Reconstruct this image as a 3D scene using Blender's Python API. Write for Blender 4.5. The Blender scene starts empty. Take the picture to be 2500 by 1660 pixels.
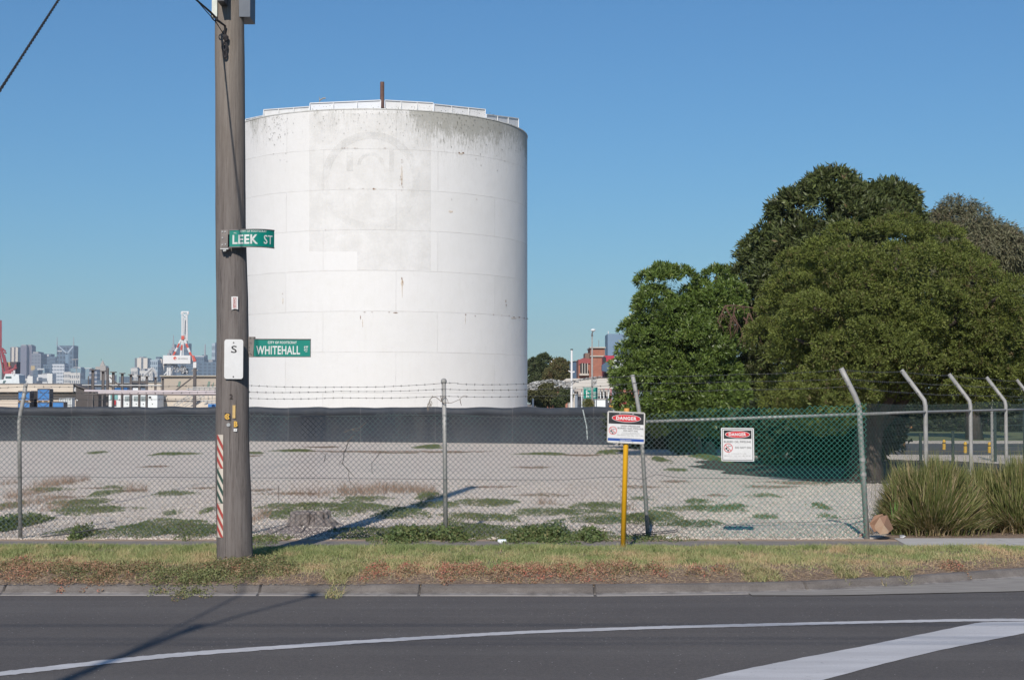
import bpy, math, random
import numpy as np
from mathutils import Vector, Matrix, noise as mnoise
random.seed(7); RNG = np.random.default_rng(7)
scene = bpy.context.scene
COL = scene.collection
R = math.radians
PI = math.pi

# ---------------------------------------------------------------- camera, sky, sun, exposure
CAM_H = 1.88; FPX = 3700.0; HOR = 985.0            # focal length and horizon in photo pixels (2500 x 1660)
PITCH = math.atan((HOR - 830.0) / FPX)
cam_d = bpy.data.cameras.new('camera'); cam = bpy.data.objects.new('camera', cam_d); COL.objects.link(cam)
cam_d.sensor_width = 36.0; cam_d.lens = 36.0 * FPX / 2500.0
cam_d.clip_start = 0.1; cam_d.clip_end = 20000.0
cam.location = (0, 0, CAM_H); cam.rotation_euler = (PI/2 + PITCH, 0, 0)
scene.camera = cam
SUN_EL = R(34.5); SUN_AZ = math.atan2(-0.15, -0.99)
world = bpy.data.worlds.new('World'); scene.world = world; world.use_nodes = True
wn = world.node_tree; bg = wn.nodes['Background']
sky = wn.nodes.new('ShaderNodeTexSky'); sky.sky_type = 'NISHITA'; sky.sun_disc = False
sky.sun_elevation = SUN_EL; sky.sun_rotation = SUN_AZ; sky.altitude = 0; sky.air_density = 1.35; sky.dust_density = 0.0; sky.ozone_density = 9.0
tn = wn.nodes.new('ShaderNodeMix'); tn.data_type = 'RGBA'; tn.blend_type = 'MULTIPLY'; tn.inputs[0].default_value = 1.0; tn.inputs[7].default_value = (0.665, 0.915, 1.03, 1)
wn.links.new(sky.outputs[0], tn.inputs[6]); wn.links.new(tn.outputs[2], bg.inputs[0]); bg.inputs[1].default_value = 0.085
sd = bpy.data.lights.new('sun', 'SUN'); sd.energy = 4.8; sd.angle = R(0.5); sd.color = (1.0, 0.925, 0.835)
sun = bpy.data.objects.new('sun', sd); COL.objects.link(sun)
SUN_DIR = Vector((-0.15*math.cos(SUN_EL), -0.99*math.cos(SUN_EL), math.sin(SUN_EL))).normalized()
sun.rotation_euler = SUN_DIR.to_track_quat('Z', 'Y').to_euler(); sun.location = (-20, -60, 60)
scene.view_settings.view_transform = 'Standard'; scene.view_settings.look = 'None'
scene.view_settings.exposure = 0.0; scene.view_settings.gamma = 1.0
scene.render.engine = 'CYCLES'

# ---------------------------------------------------------------- measuring helpers
_c, _s = math.cos(PITCH), math.sin(PITCH)
def ray(px, py):
    u = (px-1250)/FPX; v = (830-py)/FPX
    return Vector((u, _c - v*_s, _s + v*_c))
def P(px, py, Y):                                  # the point at world depth Y seen at a photo pixel
    d = ray(px, py); t = Y/d.y
    return Vector((d.x*t, Y, CAM_H + d.z*t))
def G(px, py, z=0.0):                              # the ground point seen at a photo pixel
    d = ray(px, py); t = (z-CAM_H)/d.z
    return Vector((d.x*t, d.y*t, z))
def Z(py, Y): return P(1250, py, Y).z

# ---------------------------------------------------------------- materials
MATS = {}
def base_mat(name):
    m = bpy.data.materials.new(name); m.use_nodes = True
    nt = m.node_tree; b = nt.nodes['Principled BSDF']
    return m, nt, b
def N(nt, t, **kw):
    n = nt.nodes.new(t)
    for k, v in kw.items(): setattr(n, k, v)
    return n
def L(nt, a, b): nt.links.new(a, b)
def ramp(nt, fac, stops, interp='LINEAR'):
    r = N(nt, 'ShaderNodeValToRGB'); r.color_ramp.interpolation = interp
    e = r.color_ramp.elements
    while len(e) < len(stops): e.new(0.5)
    for i, (p, c) in enumerate(stops):
        e[i].position = p; e[i].color = (c[0], c[1], c[2], 1) if not isinstance(c, (int, float)) else (c, c, c, 1)
    L(nt, fac, r.inputs[0]); return r.outputs[0]
def noise(nt, vec, scale, detail=6, rough=0.6, sc=None):
    if sc is not None:
        mp = N(nt, 'ShaderNodeMapping'); mp.inputs['Scale'].default_value = sc; L(nt, vec, mp.inputs[0]); vec = mp.outputs[0]
    n = N(nt, 'ShaderNodeTexNoise'); n.inputs['Scale'].default_value = scale; n.inputs['Detail'].default_value = detail
    n.inputs['Roughness'].default_value = rough; L(nt, vec, n.inputs['Vector']); return n.outputs[0]
def mix(nt, fac, a, b, bt='MIX'):
    m = N(nt, 'ShaderNodeMix', data_type='RGBA', blend_type=bt)
    if isinstance(fac, (int, float)): m.inputs[0].default_value = fac
    else: L(nt, fac, m.inputs[0])
    for s, v in ((6, a), (7, b)):
        if isinstance(v, tuple): m.inputs[s].default_value = (v[0], v[1], v[2], 1)
        else: L(nt, v, m.inputs[s])
    return m.outputs[2]
def math_(nt, op, a, b=0.0, c=None):
    m = N(nt, 'ShaderNodeMath', operation=op)
    for i, v in enumerate((a, b, c)):
        if v is None: continue
        if isinstance(v, (int, float)): m.inputs[i].default_value = v
        else: L(nt, v, m.inputs[i])
    return m.outputs[0]
def position(nt): return N(nt, 'ShaderNodeNewGeometry').outputs['Position']
def objco(nt): return N(nt, 'ShaderNodeTexCoord').outputs['Object']
def bump(nt, b, h, strength, dist=0.02):
    bn = N(nt, 'ShaderNodeBump'); bn.inputs['Strength'].default_value = strength; bn.inputs['Distance'].default_value = dist
    L(nt, h, bn.inputs['Height']); L(nt, bn.outputs[0], b.inputs['Normal'])
def M(name, c, c2=None, scale=4.0, rough=0.75, metal=0.0, sc=None, bmp=0.0, stops=(0.35, 0.65), spec=0.4, detail=6):
    if name in MATS: return MATS[name]
    m, nt, b = base_mat(name)
    b.inputs['Roughness'].default_value = rough; b.inputs['Metallic'].default_value = metal
    b.inputs['Specular IOR Level'].default_value = spec
    if c2 is None: c2 = tuple(x*0.8 for x in c)
    n = noise(nt, position(nt), scale, detail, 0.65, sc)
    L(nt, ramp(nt, n, [(stops[0], c), (stops[1], c2)]), b.inputs['Base Color'])
    if bmp: bump(nt, b, n, bmp)
    MATS[name] = m; return m
def leaf_mat(name, stops, trans=0.25, rough=0.5, spec=0.3):
    m, nt, b = base_mat(name)
    at = N(nt, 'ShaderNodeAttribute', attribute_name='tint')
    big = noise(nt, position(nt), 0.7, 3)
    f = math_(nt, 'ADD', at.outputs['Fac'], math_(nt, 'MULTIPLY', math_(nt, 'SUBTRACT', big, 0.5), 0.7))
    col = ramp(nt, f, stops)
    b.inputs['Roughness'].default_value = rough; b.inputs['Specular IOR Level'].default_value = spec
    L(nt, col, b.inputs['Base Color'])
    if trans > 0:
        t = N(nt, 'ShaderNodeBsdfTranslucent'); L(nt, mix(nt, 1.0, col, (1.0, 1.15, 0.5), 'MULTIPLY'), t.inputs[0])
        ms = N(nt, 'ShaderNodeMixShader'); ms.inputs[0].default_value = trans
        L(nt, b.outputs[0], ms.inputs[1]); L(nt, t.outputs[0], ms.inputs[2])
        L(nt, ms.outputs[0], nt.nodes['Material Output'].inputs['Surface'])
    MATS[name] = m; return m

# ---------------------------------------------------------------- mesh builders
class MB:
    def __init__(s): s.v = []; s.f = []; s.uv = None
    def add(s, vs, fs):
        o = len(s.v); s.v.extend([tuple(v) for v in vs]); s.f.extend([tuple(i+o for i in f) for f in fs]); return s
    def box(s, x0, x1, y0, y1, z0, z1):
        return s.add([(x0,y0,z0),(x1,y0,z0),(x1,y1,z0),(x0,y1,z0),(x0,y0,z1),(x1,y0,z1),(x1,y1,z1),(x0,y1,z1)],
                     [(0,3,2,1),(4,5,6,7),(0,1,5,4),(1,2,6,5),(2,3,7,6),(3,0,4,7)])
    def beam(s, a, b, w, h=None):                  # square bar from a to b
        a, b = Vector(a), Vector(b); h = h or w; d = (b-a).normalized()
        r = d.cross(Vector((0,0,1)))
        if r.length < 1e-3: r = Vector((1,0,0))
        r.normalize(); u = r.cross(d)
        vs = []
        for p in (a, b):
            for i, j in ((-1,-1),(1,-1),(1,1),(-1,1)): vs.append(p + r*(w/2*i) + u*(h/2*j))
        return s.add(vs, [(0,3,2,1),(4,5,6,7),(0,1,5,4),(1,2,6,5),(2,3,7,6),(3,0,4,7)])
    def tube(s, pts, r, n=8, cap=True):
        pts = [Vector(p) for p in pts]; k = len(pts)
        rs = r if isinstance(r, (list, tuple)) else [r]*k
        t0 = (pts[1]-pts[0]).normalized(); up = Vector((0,0,1)) if abs(t0.z) < 0.9 else Vector((1,0,0))
        u = t0.cross(up).normalized(); vs = []
        for i, p in enumerate(pts):
            t = (pts[min(i+1,k-1)] - pts[max(i-1,0)]).normalized()
            u = (u - t*u.dot(t)).normalized(); w = t.cross(u)
            for j in range(n):
                a = 2*PI*j/n; vs.append(p + (u*math.cos(a) + w*math.sin(a))*rs[i])
        fs = []
        for i in range(k-1):
            for j in range(n): fs.append((i*n+j, i*n+(j+1)%n, (i+1)*n+(j+1)%n, (i+1)*n+j))
        if cap: fs.append(tuple(range(n-1,-1,-1))); fs.append(tuple((k-1)*n+j for j in range(n)))
        return s.add(vs, fs)
    def prism(s, poly, d):                         # polygon (3-D points) extruded by vector d
        n = len(poly); d = Vector(d); a = [Vector(p) for p in poly]
        return s.add(a + [p+d for p in a], [tuple(range(n)), tuple(range(2*n-1,n-1,-1))] + [(i,n+i,n+(i+1)%n,(i+1)%n) for i in range(n)])
    def blob(s, c, rx, ry, rz, seed=0, amp=0.25, n=8, m=6):
        vs = [(c[0],c[1],c[2]-rz)]
        for i in range(1,m):
            ph = -PI/2 + PI*i/m
            for j in range(n):
                a = 2*PI*j/n; q = Vector((math.cos(a)*math.cos(ph), math.sin(a)*math.cos(ph), math.sin(ph)))
                k = 1 + amp*mnoise.noise(q*1.7 + Vector((seed*3.1,seed*1.7,0)))
                vs.append((c[0]+q.x*rx*k, c[1]+q.y*ry*k, c[2]+q.z*rz*k))
        vs.append((c[0],c[1],c[2]+rz)); fs = []
        for j in range(n): fs.append((0, 1+(j+1)%n, 1+j))
        for i in range(m-2):
            for j in range(n): fs.append((1+i*n+j, 1+i*n+(j+1)%n, 1+(i+1)*n+(j+1)%n, 1+(i+1)*n+j))
        e = len(vs)-1
        for j in range(n): fs.append((e, 1+(m-2)*n+j, 1+(m-2)*n+(j+1)%n))
        return s.add(vs, fs)
ROOT = {}
def setp(o, label=None, cat=None, group=None, kind=None):
    if label: o['label'] = label
    if cat: o['category'] = cat
    if group: o['group'] = group
    if kind: o['kind'] = kind
    return o
def finish(name, me, mat, parent, loc):
    if isinstance(mat, (list, tuple)):
        for x in mat: me.materials.append(x)
    elif mat: me.materials.append(mat)
    o = bpy.data.objects.new(name, me); COL.objects.link(o)
    if parent is not None: o.parent = parent; ROOT[o.name] = loc
    else: o.location = loc; ROOT[o.name] = loc
    return o
def build(name, mb, mat, parent=None, loc=None, smooth=False):
    l = ROOT[parent.name] if parent is not None else Vector(loc if loc is not None else (0,0,0))
    me = bpy.data.meshes.new(name)
    me.from_pydata([(v[0]-l[0], v[1]-l[1], v[2]-l[2]) for v in mb.v], [], mb.f); me.update()
    if smooth:
        for p in me.polygons: p.use_smooth = True
    return finish(name, me, mat, parent, l)
def build_np(name, verts, quads, mat, parent=None, loc=None, tint=None, tri=False, smooth=False):
    l = ROOT[parent.name] if parent is not None else Vector(loc if loc is not None else (0,0,0))
    k = 3 if tri else 4
    me = bpy.data.meshes.new(name); v = (verts - np.array(l)).astype(np.float32)
    me.vertices.add(len(v)); me.vertices.foreach_set('co', v.ravel())
    me.loops.add(quads.size); me.loops.foreach_set('vertex_index', quads.astype(np.int32).ravel())
    me.polygons.add(len(quads)); me.polygons.foreach_set('loop_start', (np.arange(len(quads))*k).astype(np.int32))
    if tint is not None:
        a = me.attributes.new('tint', 'FLOAT', 'POINT'); a.data.foreach_set('value', tint.astype(np.float32))
    me.update(calc_edges=True); me.validate()
    return finish(name, me, mat, parent, l)
def thing(name, label, cat, loc, group=None):
    o = bpy.data.objects.new(name, None); COL.objects.link(o); o.location = loc; o.empty_display_size = 0.3
    ROOT[o.name] = Vector(loc); return setp(o, label, cat, group)
def unit(a): return a/np.maximum(np.linalg.norm(a, axis=1, keepdims=True), 1e-9)
def leaves(C, D, Sd, Ln, W, tint, bend=0.0):       # one folded diamond per leaf
    n = len(C); V = np.empty((n,4,3)); nrm = np.cross(D, Sd)
    V[:,0] = C; V[:,1] = C + D*(Ln*0.45)[:,None] + Sd*(W/2)[:,None] + nrm*(W*0.15)[:,None]
    V[:,2] = C + D*Ln[:,None] - nrm*(Ln*bend)[:,None]; V[:,3] = C + D*(Ln*0.45)[:,None] - Sd*(W/2)[:,None] + nrm*(W*0.15)[:,None]
    return V.reshape(-1,3), np.arange(n*4).reshape(n,4), np.repeat(tint, 4)
def rand_dir(n):
    return unit(RNG.normal(size=(n,3)))
def blades(base, h, w, lean, tint, segs=2, az=None):  # curved tapering blades; base (n,3)
    n = len(base); az = RNG.uniform(0, 2*PI, n) if az is None else az
    d = np.stack([np.cos(az), np.sin(az), np.zeros(n)], 1); fa = RNG.uniform(0, 2*PI, n)
    sd = np.stack([np.cos(fa), np.sin(fa), np.zeros(n)], 1)
    rows = []
    for i in range(segs+1):
        t = i/segs; c = base + d*(lean*t*t*h)[:,None]; c[:,2] += h*t*(1 - 0.35*np.minimum(lean,1.6)*t)
        ww = w*(1-t)*0.5 + 0.0006; rows += [c - sd*ww[:,None], c + sd*ww[:,None]]
    V = np.stack(rows, 1); k = 2*(segs+1)
    b = (np.arange(n)*k)[:,None]
    Q = np.concatenate([b + np.array([[2*i, 2*i+1, 2*i+3, 2*i+2]]) for i in range(segs)], 0)
    return V.reshape(-1,3), Q, np.repeat(tint, k)
def bconcat(parts):
    o = 0; Vs=[]; Qs=[]; Ts=[]
    for V,Q,T in parts: Vs.append(V); Qs.append(Q+o); Ts.append(T); o += len(V)
    return np.concatenate(Vs), np.concatenate(Qs), np.concatenate(Ts)

# ---- flat sign faces: local x right, y DOWN from the top-left corner, in metres*unit; w = distance proud of the board
class Face:
    def __init__(s, O, X, Yd, Nn, u=1.0):
        s.O=Vector(O); s.X=Vector(X).normalized(); s.Y=Vector(Yd).normalized(); s.N=Vector(Nn).normalized(); s.u=u; s.warp=None
    def pt(s, x, y, w=0.0):
        if s.warp: return s.warp(x, y, w)
        return s.O + s.X*(x*s.u) + s.Y*(y*s.u) + s.N*w
    def poly(s, mb, pts, w): return mb.add([s.pt(x,y,w) for x,y in pts], [tuple(range(len(pts)-1,-1,-1))])
    def rect(s, mb, x0, y0, x1, y1, w): return s.poly(mb, [(x0,y0),(x1,y0),(x1,y1),(x0,y1)], w)
    def rrect(s, x0, y0, x1, y1, r, n=5):
        pts = []
        for cx, cy, a0 in ((x1-r,y0+r,-90),(x1-r,y1-r,0),(x0+r,y1-r,90),(x0+r,y0+r,180)):
            for i in range(n+1):
                a = R(a0 + 90*i/n); pts.append((cx+r*math.cos(a), cy+r*math.sin(a)))
        return pts
    def slab(s, mb, pts, w0, w1):
        return mb.prism([s.pt(x,y,w1) for x,y in pts][::-1], s.N*(w0-w1))
    def ell(s, mb, cx, cy, rx, ry, w, n=40): return s.poly(mb, [(cx+rx*math.cos(2*PI*i/n), cy+ry*math.sin(2*PI*i/n)) for i in range(n)], w)
    def ring(s, mb, cx, cy, r0, r1, w, n=36, a0=0, a1=360):
        vs=[]; fs=[]
        for i in range(n+1):
            a = R(a0+(a1-a0)*i/n)
            for r in (r0,r1): vs.append(s.pt(cx+r*math.cos(a), cy+r*math.sin(a), w))
        for i in range(n): fs.append((2*i,2*i+2,2*i+3,2*i+1))
        return mb.add(vs, fs)
    def line(s, mb, x0, y0, x1, y1, t, w):
        dx,dy = x1-x0,y1-y0; l = math.hypot(dx,dy); nx,ny = -dy/l*t/2, dx/l*t/2
        return s.poly(mb, [(x0+nx,y0+ny),(x0-nx,y0-ny),(x1-nx,y1-ny),(x1+nx,y1+ny)], w)
    def text(s, mb, txt, x0, y0, x1, y1, w, bold=0.0, shear=0.0):   # fitted to the box
        vs, fs = glyphs(txt, bold, shear)
        xs = [v[0] for v in vs]; ys = [v[1] for v in vs]; ax, bx, ay, by = min(xs), max(xs), min(ys), max(ys)
        return mb.add([s.pt(x0+(v[0]-ax)/(bx-ax)*(x1-x0), y1-(v[1]-ay)/(by-ay)*(y1-y0), w) for v in vs], fs)
_gl = {}
def glyphs(txt, bold, shear):
    k = (txt, bold, shear)
    if k in _gl: return _gl[k]
    cu = bpy.data.curves.new('t', 'FONT'); cu.body = txt; cu.size = 1.0; cu.offset = bold; cu.shear = shear; cu.resolution_u = 3
    cu.space_character = 1.0 + bold*3
    o = bpy.data.objects.new('t', cu); COL.objects.link(o); dg = bpy.context.evaluated_depsgraph_get(); dg.update()
    me = bpy.data.meshes.new_from_object(o.evaluated_get(dg))
    r = ([tuple(v.co) for v in me.vertices], [tuple(p.vertices) for p in me.polygons])
    bpy.data.objects.remove(o); bpy.data.curves.remove(cu); bpy.data.meshes.remove(me)
    _gl[k] = r; return r

# ================================================================ THE SETTING
ROADZ = -0.08
KX = [(-300,15.95),(-6,15.93),(0.9,15.87),(2.39,16.02),(3.08,16.17),(4.43,16.72),(5.92,17.50),(7.5,18.75),(9,20.7),(11,24),(13,29),(14,34),(300,42)]
def kerbY(x):
    for (a, ya), (b_, yb) in zip(KX, KX[1:]):
        if x <= b_: return ya + (yb-ya)*(x-a)/(b_-a)
    return KX[-1][1]
_xs = [-9000,-2000,-400,-100,-40,-20,-12] + [round(-9+0.35*i, 2) for i in range(0, 68)] + [16,20,30,60,100,400,2000,9000]
def kY(x): return kerbY(max(-290, min(290, x)))
def band(rows):                                     # grid whose rows are (Yfunction, z)
    mb = MB(); n = len(_xs)
    for yf, z in rows:
        for x in _xs: mb.v.append((x, yf(x), z(x) if callable(z) else z))
    for r in range(len(rows)-1):
        for i in range(n-1): mb.f.append((r*n+i, r*n+i+1, (r+1)*n+i+1, (r+1)*n+i))
    return mb
m_ground = M('ground_soil', (0.17,0.13,0.10), (0.24,0.19,0.14), 3.0, 0.95, bmp=0.3)
g = band([(lambda x: -9000, -0.16),(lambda x: 5, -0.16),(lambda x: kY(x)-0.24, -0.16),(lambda x: kY(x)-0.02, -0.02),(lambda x: kY(x)+0.0, -0.012),
          (lambda x: kY(x)+4, -0.012),(lambda x: kY(x)+60, -0.012),(lambda x: 9000, -0.012)])
setp(build('ground', g, m_ground), kind='structure')

# road asphalt
m, nt, b = base_mat('asphalt'); p = position(nt)
n1 = noise(nt, p, 160, 3, 0.7); n2 = noise(nt, p, 0.5, 5, 0.6, (1, 0.6, 1)); n3 = noise(nt, p, 45, 4, 0.7)
c = mix(nt, ramp(nt, n1, [(0.32, 0.0), (0.72, 1.0)]), (0.060,0.053,0.049), (0.185,0.166,0.150))
c = mix(nt, math_(nt,'MULTIPLY', ramp(nt, n3, [(0.42,0.0),(0.58,1.0)]), 0.55), c, (0.062,0.057,0.055))
c = mix(nt, ramp(nt, n2, [(0.35,0.0),(0.7,0.45)]), c, (0.066,0.060,0.059))
vo = N(nt,'ShaderNodeTexVoronoi'); vo.inputs['Scale'].default_value = 11; L(nt, p, vo.inputs['Vector'])
sp = ramp(nt, vo.outputs['Distance'], [(0.055,1.0),(0.075,0.0)])
c = mix(nt, math_(nt,'MULTIPLY', sp, 0.95), c, (0.42,0.40,0.38))
L(nt, c, b.inputs['Base Color']); b.inputs['Roughness'].default_value = 0.82; b.inputs['Specular IOR Level'].default_value = 0.35
n5 = noise(nt, p, 0.9, 4, 0.6, (0.08,1.6,1)); c = mix(nt, ramp(nt, n5, [(0.5,0.0),(0.68,0.28)]), c, (0.16,0.15,0.14)); L(nt, c, b.inputs['Base Color'])
bump(nt, b, n3, 0.6, 0.012); m_asph = m
rd = band([(lambda x: -60, ROADZ),(lambda x: 4, ROADZ),(lambda x: kY(x)-0.3, ROADZ),(lambda x: kY(x)-0.2, ROADZ)])
setp(build('road', rd, m_asph), kind='structure')

# kerb and concrete channel
m, nt, b = base_mat('kerb_concrete'); p = position(nt)
n1 = noise(nt, p, 6, 8, 0.7); n2 = noise(nt, p, 90, 3, 0.7); n3 = noise(nt, p, 1.2, 5, 0.6, (1,3,6))
c = ramp(nt, n1, [(0.3,(0.085,0.073,0.066)),(0.7,(0.17,0.15,0.135))])
c = mix(nt, ramp(nt, n3, [(0.42,0.0),(0.6,0.7)]), c, (0.075,0.063,0.055))
sz = N(nt,'ShaderNodeSeparateXYZ'); L(nt, p, sz.inputs[0])
lowf = ramp(nt, math_(nt,'ADD', math_(nt,'MULTIPLY', sz.outputs[2], -12.0), math_(nt,'MULTIPLY', math_(nt,'SUBTRACT',n1,0.5),0.6)), [(0.72,0.0),(0.9,1.0)])
c = mix(nt, lowf, c, (0.27,0.25,0.235))
c = mix(nt, ramp(nt, n2, [(0.35,0.0),(0.7,0.3)]), c, (0.28,0.26,0.24))
L(nt, c, b.inputs['Base Color']); b.inputs['Roughness'].default_value = 0.9; bump(nt, b, n1, 0.4, 0.01); m_kerb = m
prof = [(-0.02,-0.02),(0.0,0.004),(0.06,0.010),(0.11,0.004),(0.145,-0.018),(0.175,-0.05),(0.20,-0.066),(0.32,-0.074),(0.325,-0.09)]
def kerb_pts(x, off):                                # offset towards the road, square to the kerb
    e = 0.05; dy = (kY(x+e)-kY(x-e))/(2*e); l = math.hypot(1, dy)
    return x + off*dy/l, kY(x) - off/l
mb = MB(); xs = [x for x in _xs if -100 <= x <= 30]; xs2 = []
JOINTS = [-7.9,-5.25,-2.6,-0.95,0.85,3.05,5.75,8.4]
for x in xs: xs2.append(x)
xs2 = sorted(set(xs2 + [j-0.016 for j in JOINTS] + [j for j in JOINTS] + [j+0.016 for j in JOINTS]))
for x in xs2:
    dip = 0.035 if x in JOINTS else 0.0
    for o_, z_ in prof:
        a, b_ = kerb_pts(x, o_); mb.v.append((a, b_, z_ - dip + 0.004*mnoise.noise(Vector((x*0.8, o_*5, 0)))))
k = len(prof)
for i in range(len(xs2)-1):
    for j in range(k-1): mb.f.append((i*k+j, (i+1)*k+j, (i+1)*k+j+1, i*k+j+1))
setp(build('kerb', mb, m_kerb), kind='structure')
ys = MB()
for i in range(26):
    a, b_ = kerb_pts(-5.68+random.uniform(-0.06,0.06), random.uniform(0.12,0.19)); 
    zz = np.interp(0.15,[0.11,0.145,0.175],[0.004,-0.018,-0.05])+0.006
    fx = -5.70+random.gauss(0,0.05); o_ = random.uniform(0.09,0.18); a,b_ = kerb_pts(fx,o_); zz = np.interp(o_,[q[0] for q in prof],[q[1] for q in prof])+0.008
    a2,b2 = kerb_pts(fx+0.03,o_+0.01); z2 = np.interp(o_+0.01,[q[0] for q in prof],[q[1] for q in prof])+0.008
    a3,b3 = kerb_pts(fx,o_+0.03); z3 = np.interp(o_+0.03,[q[0] for q in prof],[q[1] for q in prof])+0.008
    a4,b4 = kerb_pts(fx+0.03,o_+0.04); z4 = np.interp(o_+0.04,[q[0] for q in prof],[q[1] for q in prof])+0.008
    ys.add([(a,b_,zz),(a2,b2,z2),(a4,b4,z4),(a3,b3,z3)],[(0,1,2,3)])
setp(build('kerb_paint_mark', ys, M('worn_yellow_paint',(0.42,0.30,0.10),(0.3,0.22,0.10),30,0.8)), kind='structure')
# widening concrete channel at the right where the kerb turns into the side street
pan = MB(); px_ = [2.4 + 0.3*i for i in range(34)]
for x in px_:
    a, b_ = kerb_pts(x, 0.19); pan.v.append((a, b_, ROADZ+0.010))
    pan.v.append((x+0.05, min(b_-0.02, 15.56 + max(0, x-3.2)*0.17), ROADZ+0.008))
for i in range(len(px_)-1): pan.f.append((2*i+1, 2*i+3, 2*i+2, 2*i))
setp(build('concrete_channel', pan, M('channel_concrete',(0.30,0.28,0.25),(0.22,0.20,0.18),2.5,0.9,bmp=0.15,sc=(1,4,1))), kind='structure')

# painted road markings
m, nt, b = base_mat('road_paint'); p = position(nt)
n1 = noise(nt, p, 10, 9, 0.8, (1,2.2,1)); n2 = noise(nt, p, 1.4, 5, 0.6, (0.35,3,1)); n3 = noise(nt, p, 150, 2)
c = ramp(nt, n2, [(0.35,(0.58,0.57,0.57)),(0.7,(0.43,0.42,0.42))])
c = mix(nt, ramp(nt, n1, [(0.61,0.0),(0.66,0.85)]), c, (0.085,0.08,0.078)); c = mix(nt, ramp(nt,n3,[(0.3,0.25),(0.6,0.0)]), c, (0.2,0.2,0.2))
L(nt, c, b.inputs['Base Color']); b.inputs['Roughness'].default_value = 0.6; m_paint = m
zc = ROADZ+0.004
cl = [(-260,1671,11.5),(0,1644,11),(200,1621,10.5),(400,1600,10),(600,1584.5,9),(900,1564,8),(1250,1543.5,7.2),(1588,1531,6.8),(1800,1525.7,6.6),(2100,1518.5,6.2),(2350,1512.6,6),(2500,1512.4,6),(2760,1512.4,6)]
px_s = np.arange(-250, 2760, 12.0); cy = np.interp(px_s, [q[0] for q in cl], [q[1] for q in cl]); th = np.interp(px_s, [q[0] for q in cl], [q[2] for q in cl])
for _ in range(3): cy[4:-4] = np.convolve(cy, np.ones(9)/9, 'same')[4:-4]
mb = MB()
for i, (x, y, t) in enumerate(zip(px_s, cy, th)):
    w1 = t/2*(1+0.14*random.uniform(-1,1)); w2 = t/2*(1+0.14*random.uniform(-1,1))
    mb.v += [tuple(G(x, y-w1, zc)), tuple(G(x, y+w2, zc))]
    if i: mb.f.append((2*i-1, 2*i+1, 2*i, 2*i-2))
setp(build('lane_line_marking', mb, m_paint), kind='structure')
mb = MB(); top = [(1500,1700),(1694,1660),(1800,1636),(1960,1604),(2100,1578),(2250,1547),(2393,1518),(2500,1516),(2700,1514)]
bot = [(1500,1790),(1820,1706),(2003,1660),(2150,1621),(2290,1587),(2400,1565),(2500,1545),(2700,1514.5)]
for i in range(61):
    x = 1500 + 1200*i/60
    yt = np.interp(x,[q[0] for q in top],[q[1] for q in top])+random.uniform(-.5,.5); yb = np.interp(x,[q[0] for q in bot],[q[1] for q in bot])+random.uniform(-.5,.5)
    mb.v += [tuple(G(x, yt, zc)), tuple(G(x, yb, zc))]
    if i: mb.f.append((2*i-1, 2*i+1, 2*i, 2*i-2))
setp(build('wide_band_marking', mb, m_paint), kind='structure')

# verge: soil under the grass, brown and bare along the kerb
def vnoise(x, y, s=1.0, k=0): return mnoise.noise(Vector((x*s, y*s, k)))
m, nt, b = base_mat('verge_soil'); p = position(nt)
n1 = noise(nt, p, 9, 8, 0.7); n2 = noise(nt, p, 60, 4, 0.7)
c = ramp(nt, n1, [(0.3,(0.115,0.075,0.055)),(0.5,(0.20,0.14,0.10)),(0.7,(0.30,0.22,0.15))]); c = mix(nt, ramp(nt,n2,[(0.4,0.0),(0.7,0.4)]), c, (0.33,0.26,0.19))
L(nt, c, b.inputs['Base Color']); b.inputs['Roughness'].default_value = 0.97; bump(nt, b, n1, 0.9, 0.04); m_soil = m
mb = MB(); vx = np.arange(-14, 12.01, 0.14); rows = 26
def verge_z(x, y):
    t = min(1, max(0, (y-kY(x))/0.5)); return 0.002 + 0.045*t + 0.02*t*vnoise(x,y,1.3) + 0.012*t*vnoise(x,y,5)
for x in vx:
    for r in range(rows):
        y = kY(x)+0.0 + (max(19.75,kY(x)+0.6)-kY(x))*r/(rows-1); mb.v.append((x, y, verge_z(x,y) if 0<r<rows-1 else 0.001))
for i in range(len(vx)-1):
    for r in range(rows-1): mb.f.append((i*rows+r, (i+1)*rows+r, (i+1)*rows+r+1, i*rows+r+1))
setp(build('verge', mb, m_soil, smooth=True), kind='structure')

# footpath: older grey slabs, a lighter newer length at the right
PX0, PX1 = 19.6, 20.68
m_path = M('old_footpath_concrete',(0.24,0.215,0.195),(0.17,0.15,0.135),7,0.92,bmp=0.15,detail=10)
m_path2 = M('new_footpath_concrete',(0.44,0.425,0.40),(0.37,0.355,0.33),5,0.92,bmp=0.1,detail=8)
xa, xb = G(2188,1311).x, G(2218,1338).x
mb = MB(); x = -60.0
joints = []
while x < xa-0.3:
    x2 = x+1.5 if x > -15 else x+15
    if x2 > xa-0.8: x2 = None
    zt = 0.012 + 0.004*random.random()
    if x2 is None: mb.prism([(x,PX0,zt),(xb-0.01,PX0,zt),(xa-0.01,PX1,zt),(x+0.07,PX1,zt)],(0,0,-0.1)); break
    mb.prism([(x,PX0,zt),(x2-0.014,PX0,zt),(x2-0.014+0.07,PX1,zt),(x+0.07,PX1,zt)],(0,0,-0.1)); x = x2
setp(build('footpath', mb, m_path), kind='structure')
mb = MB(); x = xb; first = True
while x < 13:
    x2 = x+1.5
    mb.prism([(x if first else x,PX0-0.03,0.018),(x2-0.008,PX0-0.03,0.018),(x2-0.008,PX1+0.42,0.018),(xa-0.12 if first else x,PX1+0.42,0.018)],(0,0,-0.1)); x = x2; first = False
setp(build('new_footpath', mb, m_path2), kind='structure')

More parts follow.
